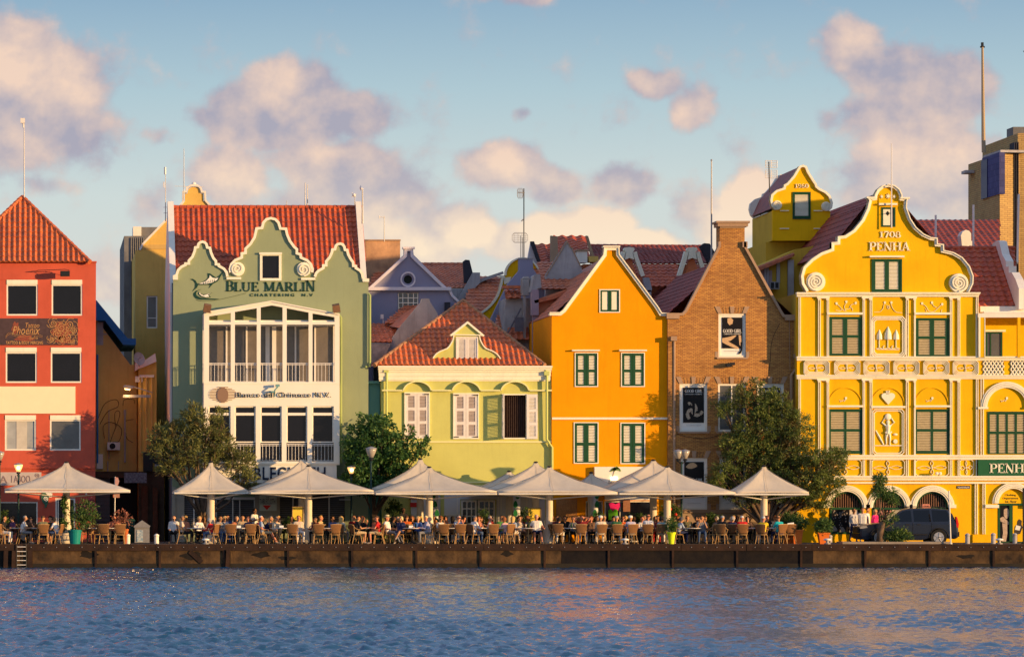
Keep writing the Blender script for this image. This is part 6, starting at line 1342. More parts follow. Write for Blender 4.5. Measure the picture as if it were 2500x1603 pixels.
 m = MB(); m.prism(pl([(1345, 575), (1361, 577), (1363, 625), (1345, 655)], Y-1.2), Y-1.2, Y-.8); m.prism(pl([(1431, 575), (1436, 576), (1451, 625), (1445, 628)], Y-1.2), Y-1.2, Y-.8); m.build('attic_parapet', 'stone_trim', r)
 m = MB(); m.prism(pl([(1296, 589), (1304, 589), (1324, 649), (1318, 650)], Y-.2), Y-.2, Y+.3); m.build('parapet', 'dark_coping', r)
 m = MB(); m.prism(pl([(1285, 650), (1296, 589), (1316, 650)], Y+.3), Y+.3, Y+.6); m.build('gable_end', 'pale_mauve', r)
 m = MB(); m.fbox(Y-2, 1408, 612, 1432, 642, -.3, 1); m.build('chimney', 'white_stucco', r); m = MB(); m.fbox(Y-2, 1406, 610, 1434, 614, -.36, 1.1); m.build('chimney_cap', 'stone_trim', r); m = MB(); m.fbox(Y-2, 1436, 626, 1459, 640, -.3, 1); m.build('low_chimney', 'ochre_stucco', r)
 # grey triangular gable
 Y = 11; r = thing('grey_gable_house', 'blank grey stepped gable with rust roofs left of the orange house', 'house', (X(1390, Y), Y, G))
 m = MB(); m.prism(pl([(1332, 672), (1367, 615), (1384, 587), (1394, 603), (1398, 605), (1403, 618), (1419, 650), (1425, 672), (1425, 900), (1332, 900)], Y), Y, Y+.5); m.build('wall', 'grey_stucco', r)
 m = MB(); m.ribbon(pl([(1332, 672), (1367, 615), (1384, 587), (1394, 603), (1398, 605), (1403, 618), (1419, 650)], Y), -.05, Y-.05, Y+.55); m.build('coping', 'stone_trim', r)
 m = MB(); tiles(m, [(X(1282, Y+1), Y+1, Z(690, Y)), (X(1345, Y+1), Y+1, Z(690, Y)), (X(1352, Y+4), Y+4, Z(640, Y+4)), (X(1310, Y+4), Y+4, Z(648, Y+4))], period=.3, row=.42, amp=.05, sub=4); m.build('roof', 'tile_rust', r)
 Y = 8; r = thing('terracotta_house', 'faded terracotta side wall with sloping tiled eaves left of the orange house', 'house', (X(1340, Y), Y, G))
 m = MB(); m.prism(pl([(1311, 730), (1400, 700), (1460, 650), (1460, 1250), (1311, 1250)], Y), Y, Y+4); m.build('wall', 'terracotta_stucco', r)
 m = MB(); tiles(m, [(X(1305, Y-.4), Y-.4, Z(735, Y)), (X(1306, Y-.3), Y-.3, Z(735.1, Y)), (X(1306, Y+4), Y+4, Z(730, Y))], period=.3, row=.4, amp=.03) if False else None
 m.prism(pl([(1304, 733), (1350, 722), (1400, 702), (1460, 640), (1462, 650), (1405, 710), (1352, 730), (1306, 740)], Y-.4), Y-.4, Y+.2); m.poly([V(1398, 672, Y+5), V(1460, 636, Y+5), V(1462, 648, Y-.3), V(1400, 706, Y-.3), V(1380, 690, Y+3)]); m.build('eaves', 'tile_rust', r)
 m = MB(); tiles(m, [(X(1322, Y+1), Y+1, Z(706, Y+1)), (X(1392, Y+1), Y+1, Z(706, Y+1)), (X(1412, Y+4), Y+4, Z(672, Y+4)), (X(1322, Y+4), Y+4, Z(672, Y+4))], period=.3, row=.5, amp=.05, sub=4); m.build('roof', 'tile_rust', r)
 m = MB(); m.prism(pl([(1296, 712), (1304, 672), (1308, 669), (1319, 669), (1322, 702), (1313, 704), (1310, 708)], Y-.2), Y-.2, Y+1.5); m.build('pillar_cap', 'grey_stucco', r)
 m = MB(); m.prism(pl([(1325, 800), (1344, 788), (1346, 806), (1326, 812)], Y-1), Y-1, Y+.2); m.build('small_awning', 'tile_rust', r)
 m = MB(); m.fbox(Y, 1296, 708, 1313, 770, -.4, .6); m.fbox(Y, 1299, 768, 1312, 900, -.25, .3); m.build('flue', mat('mauve_flue', (.36,.28,.33), .9, .1, 2), r)
 Y = 9.5; r = thing('grey_dormer_house', 'narrow grey house with pillar dormers behind the lime roof', 'house', (X(1260, Y), Y, G))
 m = MB(); m.prism(pl([(1235, 728), (1300, 728), (1300, 1250), (1180, 1250), (1180, 850), (1230, 800)], Y), Y, Y+3); m.build('wall', 'grey_stucco', r)
 m = MB(); tiles(m, [(X(1234, Y-.4), Y-.4, Z(729, Y)), (X(1272, Y-.4), Y-.4, Z(729, Y)), (X(1272, Y+1.5), Y+1.5, Z(706, Y+1)), (X(1231, Y+1.5), Y+1.5, Z(706, Y+1))], period=.3, row=.4, amp=.07); tiles(m, [(X(1220, Y-.5), Y-.5, Z(830, Y)), (X(1290, Y-.5), Y-.5, Z(830, Y)), (X(1290, Y), Y, Z(800, Y)), (X(1245, Y), Y, Z(800, Y))], period=.3, row=.4, amp=.05); m.fbox(Y, 1230, 696, 1275, 703, .2, .8); m.build('roof', 'tile_rust', r)
 m = MB(); m.fbox(Y, 1273, 683, 1289, 722, -.6, .7); m.fbox(Y, 1271, 680, 1291, 716, -.3, .3); m.fbox(Y, 1275, 720, 1281, 830, -.5, .3); m.prism(pl([(1272, 682), (1277, 676), (1287, 676), (1290, 682)], Y), Y-.6, Y+.2); m.build('pillar', 'grey_stucco', r)
 m = MB(); m.fbox(Y, 1252, 776, 1274, 810, -.8, .05)
 for k in range(7): m.tube([V(1252+k*3.6, 776, Y-.8), V(1252+k*3.6, 770, Y-.8)], .01, 4)
 m.tube([V(1240, 812, Y-.6), V(1272, 752, Y-.6)], .04, 5); m.build('balcony', mat('balcony_grey', (.14,.14,.17), .9, .2, 3), r)
 m = MB(); tiles(m, [(X(1205, 10.5), 10.5, Z(798, 10)), (X(1235, 10.5), 10.5, Z(798, 10)), (X(1235, 13), 13, Z(750, 13)), (X(1222, 13), 13, Z(760, 13))], period=.3, row=.4, amp=.05, sub=4); m.build('low_roof', 'tile_rust', r)
 # long maroon roof with white bottle dormers
 Y = 18; r = thing('maroon_roof_house', 'long dark maroon roof with two white bottle-shaped dormers behind the orange gable', 'house', (X(1600, Y), Y, G))
 m = MB(); m.box(X(1430, Y), X(1740, Y), Y+1, Y+9, G, Z(642, Y)); m.build('wall', mat('salmon_wall', (.62,.20,.09), .85, .1, 1), r)
 m = MB(); tiles(m, [(X(1440, Y+.8), Y+.8, Z(641, Y)), (X(1742, Y+.8), Y+.8, Z(641, Y)), (X(1722, Y+5), Y+5, Z(600, Y+5)), (X(1440, Y+5), Y+5, Z(600, Y+5))], period=.25, row=.3, amp=.05, sub=5); rf = m.build('roof', 'tile_maroon', r)
 m = MB(); ridge(m, V(1440, 600, Y+5), V(1722, 602, Y+5), .1, .36); m.build('ridge_tiles', 'tile_maroon', rf)
 m = MB(); tiles(m, [(X(1540, Y-2), Y-2, Z(705, Y)), (X(1655, Y-2), Y-2, Z(705, Y)), (X(1655, Y+.5), Y+.5, Z(645, Y)), (X(1540, Y+.5), Y+.5, Z(645, Y))], period=.3, row=.4, amp=.06); tiles(m, [(X(1690, Y-2), Y-2, Z(705, Y)), (X(1760, Y-2), Y-2, Z(705, Y)), (X(1760, Y+.5), Y+.5, Z(646, Y)), (X(1700, Y+.5), Y+.5, Z(646, Y))], period=.3, row=.4, amp=.06); m.build('lower_roof', 'tile_red', r)
 m = MB(); m.prism(pl([(1709, 601), (1718, 594), (1731, 595), (1743, 615), (1731, 640), (1728, 640)], Y), Y-.2, Y+.4); m.build('parapet', 'dark_coping', r)
 for cx in (1535.5, 1689):
  m = MB(); m.ribbon(pl([(cx-27, 676), (cx-13, 632), (cx-9, 616)], Y-1), .13*1.6, Y-1.15, Y-.7); m.ribbon(pl([(cx+9, 616), (cx+13, 632), (cx+29, 676)], Y-1), .13*1.6, Y-1.15, Y-.7)
  m.prism(pl([(cx-13, 610), (cx-11, 605), (cx, 603.5), (cx+11, 605), (cx+13, 610), (cx+8, 616), (cx+11, 634), (cx, 630), (cx-11, 634), (cx-8, 616)], Y-1), Y-1.2, Y-.6); m.build('dormer_frame', 'cream_trim', r)
  m = MB(); m.prism(pl([(cx-18, 676), (cx-8, 636), (cx, 631), (cx+8, 636), (cx+20, 676)], Y-1), Y-.95, Y-.7); m.build('dormer_infill', 'salmon_wall', r)
 m = MB(); m.prism(pl([(1572, 677), (1585, 677), (1592, 705), (1590, 712), (1580, 712), (1572, 690)], 9), 9, 9.6); m.fbox(9, 1581, 708, 1590, 760, 0, .4); m.build('grey_pillar', 'grey_stucco', r)
 m = MB(); m.prism(pl([(1552, 678), (1575, 678), (1580, 705), (1560, 700)], 9.5), 9.5, 10); m.build('low_roof', 'tile_rust', r)
mid_back()
# =================================================================== WATER
def water():
 m = bpy.data.materials.new('water'); m.use_nodes = True; nt = m.node_tree; N = nt.nodes.new; L = nt.links.new
 p = nt.nodes['Principled BSDF']; p.inputs['Base Color'].default_value = (.001, .055, .12, 1); p.inputs['Roughness'].default_value = .07; p.inputs['IOR'].default_value = 1.333
 p.inputs['Specular IOR Level'].default_value = .5
 ge = N('ShaderNodeNewGeometry'); mp = N('ShaderNodeMapping'); mp.inputs['Scale'].default_value = (.6, 1, 1); L(ge.outputs['Position'], mp.inputs[0])
 n = N('ShaderNodeTexNoise'); n.inputs['Scale'].default_value = 9; n.inputs['Detail'].default_value = 4; n.inputs['Roughness'].default_value = .6; L(mp.outputs[0], n.inputs['Vector'])
 b = N('ShaderNodeBump'); b.inputs['Strength'].default_value = .7; b.inputs['Distance'].default_value = .03; L(n.outputs[0], b.inputs['Height']); L(b.outputs[0], p.inputs['Normal'])
 MATS['water'] = m
 # wind-chop height field from a directional spectrum
 nx, ny, lx, ly = 900, 1000, 76.0, 122.0
 rng = np.random.default_rng(5)
 kx = np.fft.fftfreq(nx, lx/nx)*2*np.pi; ky = np.fft.fftfreq(ny, ly/ny)*2*np.pi
 KX, KY = np.meshgrid(kx, ky, indexing='ij'); K = np.sqrt(KX**2+KY**2)+1e-6
 kp = 2*np.pi/.85; th = np.arctan2(KY, KX); w0 = R(105)
 sp = np.exp(-1.2*(kp/K)**2)/K**3.7*(.25+np.cos(th-w0)**2)*np.exp(-(K/42)**2)
 ph = np.exp(2j*np.pi*rng.random((nx, ny))); h = np.fft.ifft2(np.sqrt(sp)*ph*rng.rayleigh(1, (nx, ny))).real
 gust = np.fft.ifft2(np.fft.fft2(rng.normal(size=(nx, ny)))*np.exp(-(K*5.0)**2/2)).real; gust = 1+.30*gust/gust.std()
 h = h/h.std()*.0150*np.clip(gust, .25, 1.9)
 xs = np.linspace(-12, -12+lx, nx); ys = np.linspace(-D+70, -8.6, ny)
 # the sheet is slightly non-uniform across so every row still covers the view
 XX, YY = np.meshgrid(xs, ys, indexing='ij')
 # sharpen crests
 h = h + .4*h*np.clip(h/.02, 0, 1.3)
 v = np.stack([XX, YY, h], -1).reshape(-1, 3)
 idx = np.arange(nx*ny).reshape(nx, ny); f = np.stack([idx[:-1, :-1], idx[1:, :-1], idx[1:, 1:], idx[:-1, 1:]], -1).reshape(-1, 4)
 me = bpy.data.meshes.new('water'); me.vertices.add(len(v)); me.vertices.foreach_set('co', v.ravel().astype(np.float32))
 me.loops.add(f.size); me.loops.foreach_set('vertex_index', f.ravel().astype(np.int32)); me.polygons.add(len(f))
 me.polygons.foreach_set('loop_start', np.arange(0, f.size, 4, dtype=np.int32)); me.polygons.foreach_set('loop_total', np.full(len(f), 4, dtype=np.int32))
 me.polygons.foreach_set('use_smooth', np.ones(len(f), dtype=bool)); me.update(calc_edges=True); me.materials.append(m)
 o = link(bpy.data.objects.new('water', me)); tagp(o, kind='structure')
 q = MB()
 x0, x1, y0, y1 = xs[0], xs[-1], ys[0], ys[-1]
 for a in ((-400, x0+.05, -300, y1), (x1-.05, 500, -300, y1), (x0+.05, x1-.05, -300, y0+.05)): q.quad((a[0], a[2], -.02), (a[1], a[2], -.02), (a[1], a[3], -.02), (a[0], a[3], -.02))
 o = q.build('water', 'water'); tagp(o, kind='structure')
water()
# =================================================================== QUAY
def quay():
 brick = mat('quay_stone', (.125,.075,.036), .95, .75, 1.1, .9, 9, col2=(.022,.017,.014), streak=.8)
 wood = mat('quay_timber', (.055,.03,.02), .9, .55, 1.0, .8, 14, col2=(.016,.012,.012), streak=.5)
 mat('quay_dark', (.022,.019,.017), .95, .5, 2, .5, 12); mat('wet_stone', (.03,.026,.02), .5, .4, 2)
 Y = -9.0; t = thing('quay_wall', 'weathered stone quay wall topped with a dark timber fender beam', 'quay', (X(1250, Y), Y, -.5))
 m = MB(); m.box(X(-900, Y), X(3700, Y), -8.93, -8.6, -.6, G-.02); m.build('wall', brick, t)
 m = MB(); m.box(X(-900, Y), X(3700, Y), -8.95, -8.93, -.6, .20); m.box(X(-900, Y), X(3700, Y), -8.97, -8.95, -.6, .09); m.build('footing', 'wet_stone', t)
 m = MB(); m.box(X(1372, Y), X(1986, Y), -8.948, -8.93, .2, G-.31); m.build('rubber_facing', mat('rubber_black', (.006,.006,.009), .85, .5, 1.5, .5, 10, col2=(.018,.014,.012)), t)
 rn = random.Random(3); x = X(-900, Y);
 while x < X(3700, Y):
  w = rn.choice([3.05, 6.1, 6.1, 9.2]); mm = MB(); z = rn.uniform(-.012, .012)
  mm.box(x+.008, min(x+w, X(3700, Y))-.008, Y-.03+rn.uniform(0, .02), Y+.27, G-.30+z, G+.004+z*.4); mm.build('fender_beam', wood, t); x += w
 m = MB()
 for k in range(-3, 86): px = 14+k*31.0; m.lathe((X(px, Y), Y-.03, G-.14), [(.016, -.02), (.024, 0), (.024, .02)], 8, 'y')
 m.build('bolt', 'grey_metal', t)
 px = -821
 m = MB()
 while px < 3700:
  a = px+113; m.box(X(a-2.6, Y), X(a+2.6, Y), Y-.01, -8.93, -.5, G-.30); px += 156.6 if px > -100 else 157
 m.build('fender_post', wood, t)
 # dark recess with broken timbers, breaks in the masonry
 m = MB()
 for a, b, c, d in ((547, 1345, 563, 1385), (0, 1342, 28, 1385)): m.box(X(a, Y), X(c, Y), -8.96, -8.93, Z(d, Y), Z(b, Y))
 for a, b, c, w, h in ((215, 1353, 0, 22, 8), (470, 1356, 0, 26, 9), (640, 1353, 0, 22, 7), (1238, 1350, 0, 14, 7), (700, 1362, 0, 20, 5), (1700, 1355, 0, 60, 9), (1800, 1365, 0, 40, 6), (2360, 1358, 0, 20, 5)):
  P = [(a+w*math.cos(q)*(1+.3*math.sin(q*3+a)), b+h*math.sin(q)*(1+.3*math.cos(q*4+a))) for q in [k*.42 for k in range(15)]]; m.prism(pl(P, Y), -8.937, -8.931)
 m.build('masonry_break', 'quay_dark', t)
 m = MB(); m.obox(V(478, 1358, Y+.05), Vector((.28, 0, -.26)), Vector((0, .03, 0)), Vector((.07, 0, .08))); m.obox(V(556, 1362, Y+.05), Vector((.09, 0, 0)), Vector((0, .14, 0)), Vector((0.02, 0, .4))); m.obox(V(556, 1362, Y+.05), Vector((.1, 0, .03)), Vector((0, .13, 0)), Vector((0, 0, .12)))
 for px in (14, 34, 72): m.obox(V(px, 1364, Y+.05), Vector((.10, 0, 0)), Vector((0, .12, 0)), Vector((.01, 0, .40)))
 m.build('old_timber', wood, t)
 t2 = thing('ladder', 'rusty quay ladder below the left end of the terrace', 'ladder', V(53, 1385, Y-.1)); m = MB()
 for q in (41, 64): m.tube([V(q, 1328, Y-.08), V(q, 1388, Y-.08)], .022, 5)
 m.build('rail', 'dark_metal', t2); m = MB()
 for k in range(5): m.tube([V(41, 1334+k*11, Y-.08), V(64, 1334+k*11, Y-.08)], .018, 5)
 m.build('rung', 'white_metal', t2)
 # low planter island with kerb on the right
 m = MB(); m.box(X(2056, -8), X(2318, -8), -8.1, -6.6, G, Z(1321.5, -8));
 o = whole(m, 'planting_kerb', 'kerb_stone', 'low stone kerb island under the small crooked tree by the parked car', 'kerb')
quay()
# =================================================================== STREET THINGS
def mooring(px, Yc, lab):
 t = thing('mooring_cleat', lab, 'mooring bollard', (X(px, Yc), Yc, G), group='mushroom mooring bollards on the quay edge')
 m = MB(); m.lathe((X(px, Yc), Yc, G), [(.16, 0), (.16, .04), (.07, .06), (.065, .16)], 12); m.build('stem', 'grey_metal', t)
 m = MB(); m.lathe((X(px, Yc), Yc, G), [(.07, .15), (.19, .19), (.17, .24), (.06, .27)], 16); m.build('cap', 'white_metal', t, smooth=True)
mooring(502, -8.6, 'white mushroom mooring bollard below the woman in red sweater'); mooring(1526, -8.6, 'white mushroom mooring bollard in the middle of the crowd'); mooring(2020, -8.6, 'white mushroom mooring bollard right of the orange pot'); mooring(2440, -8.6, 'white mushroom mooring bollard in front of the yellow door, right')
def bollard(px, Yc, lab, h=.44, mm='white_stucco'):
 t = thing('bollard', lab, 'bollard', (X(px, Yc), Yc, G), group='short round-topped bollards'); m = MB(); m.lathe((X(px, Yc), Yc, G), [(.11, 0), (.11, h-.1)], 14); m.build('post', mm, t); m = MB(); m.lathe((X(px, Yc), Yc, G), [(.10, h-.1), (.125, h-.08), (.12, h-.03), (.06, h+.02), (.02, h+.03)], 14); m.build('cap', mm, t, smooth=True)
bollard(312, -7, 'short white bollard beside the kiosk-shaped litter bin'); bollard(382, -7, 'short white bollard at the corner of the green building')
mat('bollard_grey', (.40,.38,.37), .8, .1, 4)
bollard(2026, -7.2, 'grey bollard behind the mooring bollard near the orange pot', .4, 'bollard_grey'); bollard(2362, -6.8, 'grey bollard left of the yellow plinth', .46, 'bollard_grey'); bollard(2425, -6.8, 'grey bollard in front of the green door frame', .48, 'bollard_grey'); bollard(2478, -6.8, 'grey bollard below the bottle picture', .48, 'bollard_grey')
# kiosk-shaped litter bin
mat('bin_grey', (.22,.22,.23), .8, .2, 6)
t = thing('litter_bin', 'grey house-shaped litter bin with pitched top in the alley mouth', 'litter bin', (X(345, -7), -7, G)); Yc = -7
m = MB(); m.fbox(Yc, 329, 1287, 365, 1324, 0, .6); m.build('body', 'bin_grey', t)
m = MB(); m.prism(pl([(327, 1287), (365, 1287), (367, 1283), (347, 1269), (327, 1283)], Yc), Yc-.06, Yc+.66); m.build('pitched_top', 'bin_grey', t)
m = MB(); m.fbox(Yc, 334, 1293, 349, 1322, -.02, .02); m.build('picture_panel', mat('bin_picture', (.10,.22,.34), .4, .7, 12, col2=(.5,.5,.45)), t)
t = thing('litter_bin', 'dark green wheeled bin left of the house-shaped bin', 'litter bin', (X(320, -6.3), -6.3, G)); Yc = -6.3
m = MB(); m.prism(pl([(304, 1272), (329, 1272), (327, 1324), (307, 1324)], Yc), Yc, Yc+.5); m.build('body', mat('bin_green', (.02,.06,.045), .6), t); m = MB(); m.prism(pl([(302, 1272), (331, 1272), (328, 1266), (305, 1266)], Yc), Yc-.03, Yc+.52); m.build('lid', 'bin_green', t)
def lamp_post(px, ytop, Yc, lab, lit=False, heads=1, ybase=None, sc_=1.0):
 t = thing('street_lamp', lab, 'street lamp', (X(px, Yc), Yc, G)); zt = Z(ytop, Yc)
 m = MB(); m.lathe((X(px, Yc), Yc, G), [(.11, 0), (.11, .25), (.06, .35), (.05, 1.4), (.042, zt-G-.75*sc_), (.05, zt-G-.7*sc_), (.08, zt-G-.66*sc_), (.05, zt-G-.62*sc_)], 10)
 m.build('post', mat('lamp_green', (.02,.05,.05), .5), t)
 offs = [0] if heads == 1 else [-.17, .17]
 for dx in offs:
  c = Vector((X(px, Yc)+dx, Yc, zt-.62*sc_))
  m = MB(); m.lathe(c, [(.03, 0), (.14*sc_, .1*sc_), (.09*sc_, .18*sc_)], 12); m.tube([(X(px, Yc), Yc, c.z-.12), (c.x, c.y, c.z+.02)], .03, 6); h = m.build('holder', 'dark_metal', t)
  m = MB(); m.lathe(c, [(.12*sc_, .19*sc_), (.24*sc_, .46*sc_), (.28*sc_, .60*sc_), (.26*sc_, .62*sc_)], 14); m.build('lantern_glass', 'lamp_glass' if not lit else mat('lamp_glass_warm', (.8,.55,.25), .3, emit=((1,.5,.15), .8)), t, smooth=True)
  m = MB(); m.lathe(c, [(.29*sc_, .62*sc_), (.27*sc_, .66*sc_), (.1*sc_, .72*sc_), (.02, .74*sc_)], 14); m.build('lantern_lid', 'grey_metal', t)
  if lit: m = MB(); m.ball(c + Vector((0, -.27*sc_, .42*sc_)), .07, 10, 6); m.build('bulb', 'bulb_lit', t)
lamp_post(906, 1095, -4.4, 'tall unlit street lamp with pale glass bowl between the trees', sc_=.95)
lamp_post(858, 1140, -2.6, 'lit street lamp glowing beside the green-leaved tree', lit=True, sc_=.7)
lamp_post(45, 1134, -6.2, 'lit street lamp in front of the red building sign', lit=True, sc_=.75)
lamp_post(-1, 1105, -6.2, 'street lamp cut by the left edge of the picture', sc_=.8)
lamp_post(1664, 1101, -4.8, 'two-headed street lamp in front of the brick house', heads=2, sc_=.8)
def pole(p0, p1, r, mm, nm, lab, cat):
 t = thing(nm, lab, cat, p0); m = MB(); m.tube([p0, p1], r, 6); m.build('shaft', mm, t); m = MB(); m.tube([p0, Vector(p0)+Vector((0, 0, .05))], r*2.2, 8); m.build('foot', mm, t)
pole(Vector((X(2321, -8.3), -8.3, G)), V(2317, 1197, -8.3), .035, 'white_stucco', 'pole', 'thin leaning white pole behind the parked car', 'pole')
pole(Vector((X(2499, -7), -7, G)), V(2499, 1190, -7), .05, 'dark_metal', 'pole', 'dark pole cut by the right edge beside the yellow door', 'pole')
t = thing('road_sign', 'round red-backed road sign on a grey pole seen from the side', 'road sign', (X(279, -6.4), -6.4, G)); m = MB(); m.tube([(X(279, -6.4), -6.4, G), V(281, 1163, -6.4)], .035, 6); m.build('pole', 'grey_metal', t); m = MB(); m.prism(pl([(281, 1164), (288, 1165), (291, 1174), (288, 1184), (281, 1185)], -6.45), -6.5, -6.44); m.fbox(-6.4, 276, 1198, 292, 1214, -.03, .03); m.build('sign_plate', mat('sign_plate_red', (.45,.10,.06), .5, .7, 8, col2=(.35,.33,.32)), t)
def easel(px, py0, py1, w, Yc, lab, mm):
 t = thing('menu_stand', lab, 'menu stand', (X(px, Yc), Yc, G)); m = MB(); m.fbox(Yc, px-w/2, py0, px+w/2, py1, -.03, .05); m.build('panel', mm, t)
 m = MB(); bars(m, Yc, px-w/2-1.5, py0-1.5, px+w/2+1.5, py1+1.5, 1.6, -.05, .08); m.tube([V(px-w/2, py1, Yc), (X(px-w/2, Yc), Yc, G)], .025, 5); m.tube([V(px+w/2, py1, Yc), (X(px+w/2, Yc), Yc, G)], .025, 5); m.build('frame', 'stone_trim', t)
ym = mat('menu_yellow', (.85,.66,.10), .6, .12, 9)
easel(727, 1237, 1298, 25, -3.6, 'bright yellow menu stand behind the man with the guitar-shaped bag', ym)
easel(1305, 1240, 1290, 29, -3.6, 'bright yellow menu stand behind the man in white t-shirt', ym)
# =================================================================== PARASOLS
canvas = mat('canvas', (.74,.65,.51), .85, .16, .9, .35, 5, streak=.10)
_n = canvas.node_tree; _t = _n.nodes.new('ShaderNodeBsdfTranslucent'); _t.inputs[0].default_value = (.62,.52,.38,1); _m = _n.nodes.new('ShaderNodeMixShader'); _m.inputs[0].default_value = .22
_n.links.new(_n.nodes['Principled BSDF'].outputs[0], _m.inputs[1]); _n.links.new(_t.outputs[0], _m.inputs[2]); _n.links.new(_m.outputs[0], _n.nodes['Material Output'].inputs[0])
beamm = mat('beam_white', (.72,.68,.58), .5, .05, 3)
colm = mat('column_cream', (.70,.62,.48), .8, .15, 2, .2, 20)
def parasol(px, apex, left, right, bottom, Yc, lab, col=True, depth=None, row='front', skew=0, vine=False, sides=1):
 rv = random.Random(int(px)); sg_ = rv.uniform(.68, .80); wr = rv.uniform(.5, 1.6); tl = rv.uniform(-.035, .035)
 t = thing('cafe_umbrella', lab, 'umbrella', (X(px, Yc), Yc, G), group='large square white café umbrellas')
 za, zb = Z(apex, Yc), Z(bottom, Yc); xa = X(px, Yc); xl, xr = X(left, Yc), X(right, Yc); dp = depth or (xr-xl)/2*.62
 yf, yb = Yc-dp, Yc+dp; m = MB(); n = 14; k = 10
 corners = [(xl, yf), (xr, yf), (xr, yb), (xl, yb)]; ap = Vector((xa, Yc, za)); rings = []
 # concave tent: sagging ridges, tighter between them; edges curve inwards a little
 for j in range(n+1):
  t_ = j/n; pts = []
  for s_ in range(4):
   a = Vector(corners[s_]+(0,)); b = Vector(corners[(s_+1) % 4]+(0,))
   for q in range(k):
    u = q/k; e = a.lerp(b, u); mid = Vector((xa, Yc, 0)); inw = (mid-e).normalized()*.10*math.sin(math.pi*u)*t_
    f = t_; base = mid.lerp(e, f) + inw
    drop = (za-zb)*(f**sg_); fold = -.06*math.sin(math.pi*u)*math.sin(math.pi*f) + wr*(.016*math.sin(u*22+s_*2+f*7)+.012*math.sin(u*9-f*13+s_+px))*f*(1-f)*3.4 + tl*(base.x-xa)/3*f
    if j == 0: base = mid + (e-mid).normalized()*.09
    z = za-drop+fold - (.03*math.sin(math.pi*u) if f > .9 else 0)*-1
    pts.append((base.x, base.y, z if j else za))
  rings.append(m.add(pts))
 N_ = 4*k
 for a, b in zip(rings, rings[1:]):
  for q in range(N_): m.face(a+q, a+(q+1) % N_, b+(q+1) % N_, b+q)
 m.face(*[rings[0]+q for q in range(N_)])
 # hem
 h = m.add([(m.v[rings[-1]+q][0], m.v[rings[-1]+q][1], m.v[rings[-1]+q][2]-.055) for q in range(N_)])
 for q in range(N_): m.face(rings[-1]+q, rings[-1]+(q+1) % N_, h+(q+1) % N_, h+q)
 m.build('canopy', canvas, t, smooth=True)
 m = MB(); i = Vector((0, 0, .012))
 def rpt(ci, f): c = Vector(corners[ci]+(0,)); b = Vector((xa, Yc, 0)).lerp(c, f); return Vector((b.x, b.y, za-(za-zb)*f**sg_+.014+tl*(b.x-xa)/3*f))
 for ci in range(4): m.tube([rpt(ci, .05+.95*q/10) for q in range(11)], .008, 4)
 for fx in (0.0,):
  for yy in (yf, yb): m.tube([Vector((xa, Yc+(yy-Yc)*f, za-(za-zb)*f**sg_+(-.06*math.sin(math.pi*f))+.012)) for f in [.05+.95*q/8 for q in range(9)]], .005, 4)
 m.build('seam', mat('seam_grey', (.30,.27,.25), .9), t)
 m = MB(); zz = zb-.10
 for s_ in range(4):
  a, b = corners[s_], corners[(s_+1) % 4]; m.tube([(a[0]*.99+xa*.01, a[1]*.99+Yc*.01, zz), (b[0]*.99+xa*.01, b[1]*.99+Yc*.01, zz)], .045, 6)
 m.build('edge_beam', beamm, t)
 m = MB()
 for c_ in corners: m.tube([(c_[0]*.98+xa*.02, c_[1]*.98+Yc*.02, zz), (xa, Yc, zb-.35)], .03, 5)
 for c_ in corners: m.tube([(c_[0]*.5+xa*.5, c_[1]*.5+Yc*.5, zz+.02), (xa, Yc, zb+.25)], .025, 5)
 m.build('strut', beamm, t)
 m = MB(); m.lathe((xa, Yc, 0), [(.10, za-.04), (.11, za+.02), (.05, za+.05)], 10); m.build('top_cap', 'dark_metal', t)
 m = MB(); r0 = .17 if sides else .12
 m.lathe((xa, Yc, G), [(.46, 0), (.44, .1), (.34, .45), (.24, .75), (r0+.02, 1.0), (r0, 1.3), (r0, zb-G+.2), (.09, zb-G+.35), (.06, za-G)], 18); m.build('column', colm, t, smooth=True)
 return t
UY = -6.0
parasol(-148, 1122, -290, -2, 1191, UY, 'white café umbrella cut by the left edge of the picture')
parasol(162, 1128, 12, 316, 1195, UY, 'large white café umbrella standing alone in front of the red building')
parasol(515, 1127, 423, 603, 1198, UY, 'small white café umbrella in front of the bushy brown-green tree')
parasol(753, 1137, 606, 905, 1198, UY, 'white café umbrella over the yellow menu stand, front row left of the tall lamp')
parasol(737, 1119, 610, 868, 1192, -2.6, 'rear white café umbrella peeking over the one left of the tall lamp')
parasol(1048, 1140, 909, 1203, 1200, UY, 'white café umbrella just right of the tall lamp, front row')
parasol(1026, 1120, 900, 1160, 1193, -2.7, 'rear white café umbrella peeking over the one right of the tall lamp')
parasol(1341, 1139, 1207, 1495, 1200, UY, 'white café umbrella covering the seam between lime and orange houses, front row')
parasol(1308, 1128, 1180, 1440, 1194, -2.7, 'rear white café umbrella between the lime and orange houses, middle peak')
parasol(1243, 1150, 1150, 1340, 1196, -1.2, 'small rearmost white umbrella against the lime wall')
parasol(1443, 1153, 1390, 1510, 1192, -1.0, 'small rearmost white umbrella below the café signboard')
parasol(1629, 1139, 1499, 1781, 1200, UY, 'white café umbrella in front of the orange and brick houses, front row')
parasol(1595, 1123, 1466, 1740, 1194, -2.7, 'rear white café umbrella peeking over the one before the brick house')
parasol(1865, 1137, 1783, 1964, 1201, UY, 'small white café umbrella under the big dark tree, rightmost')
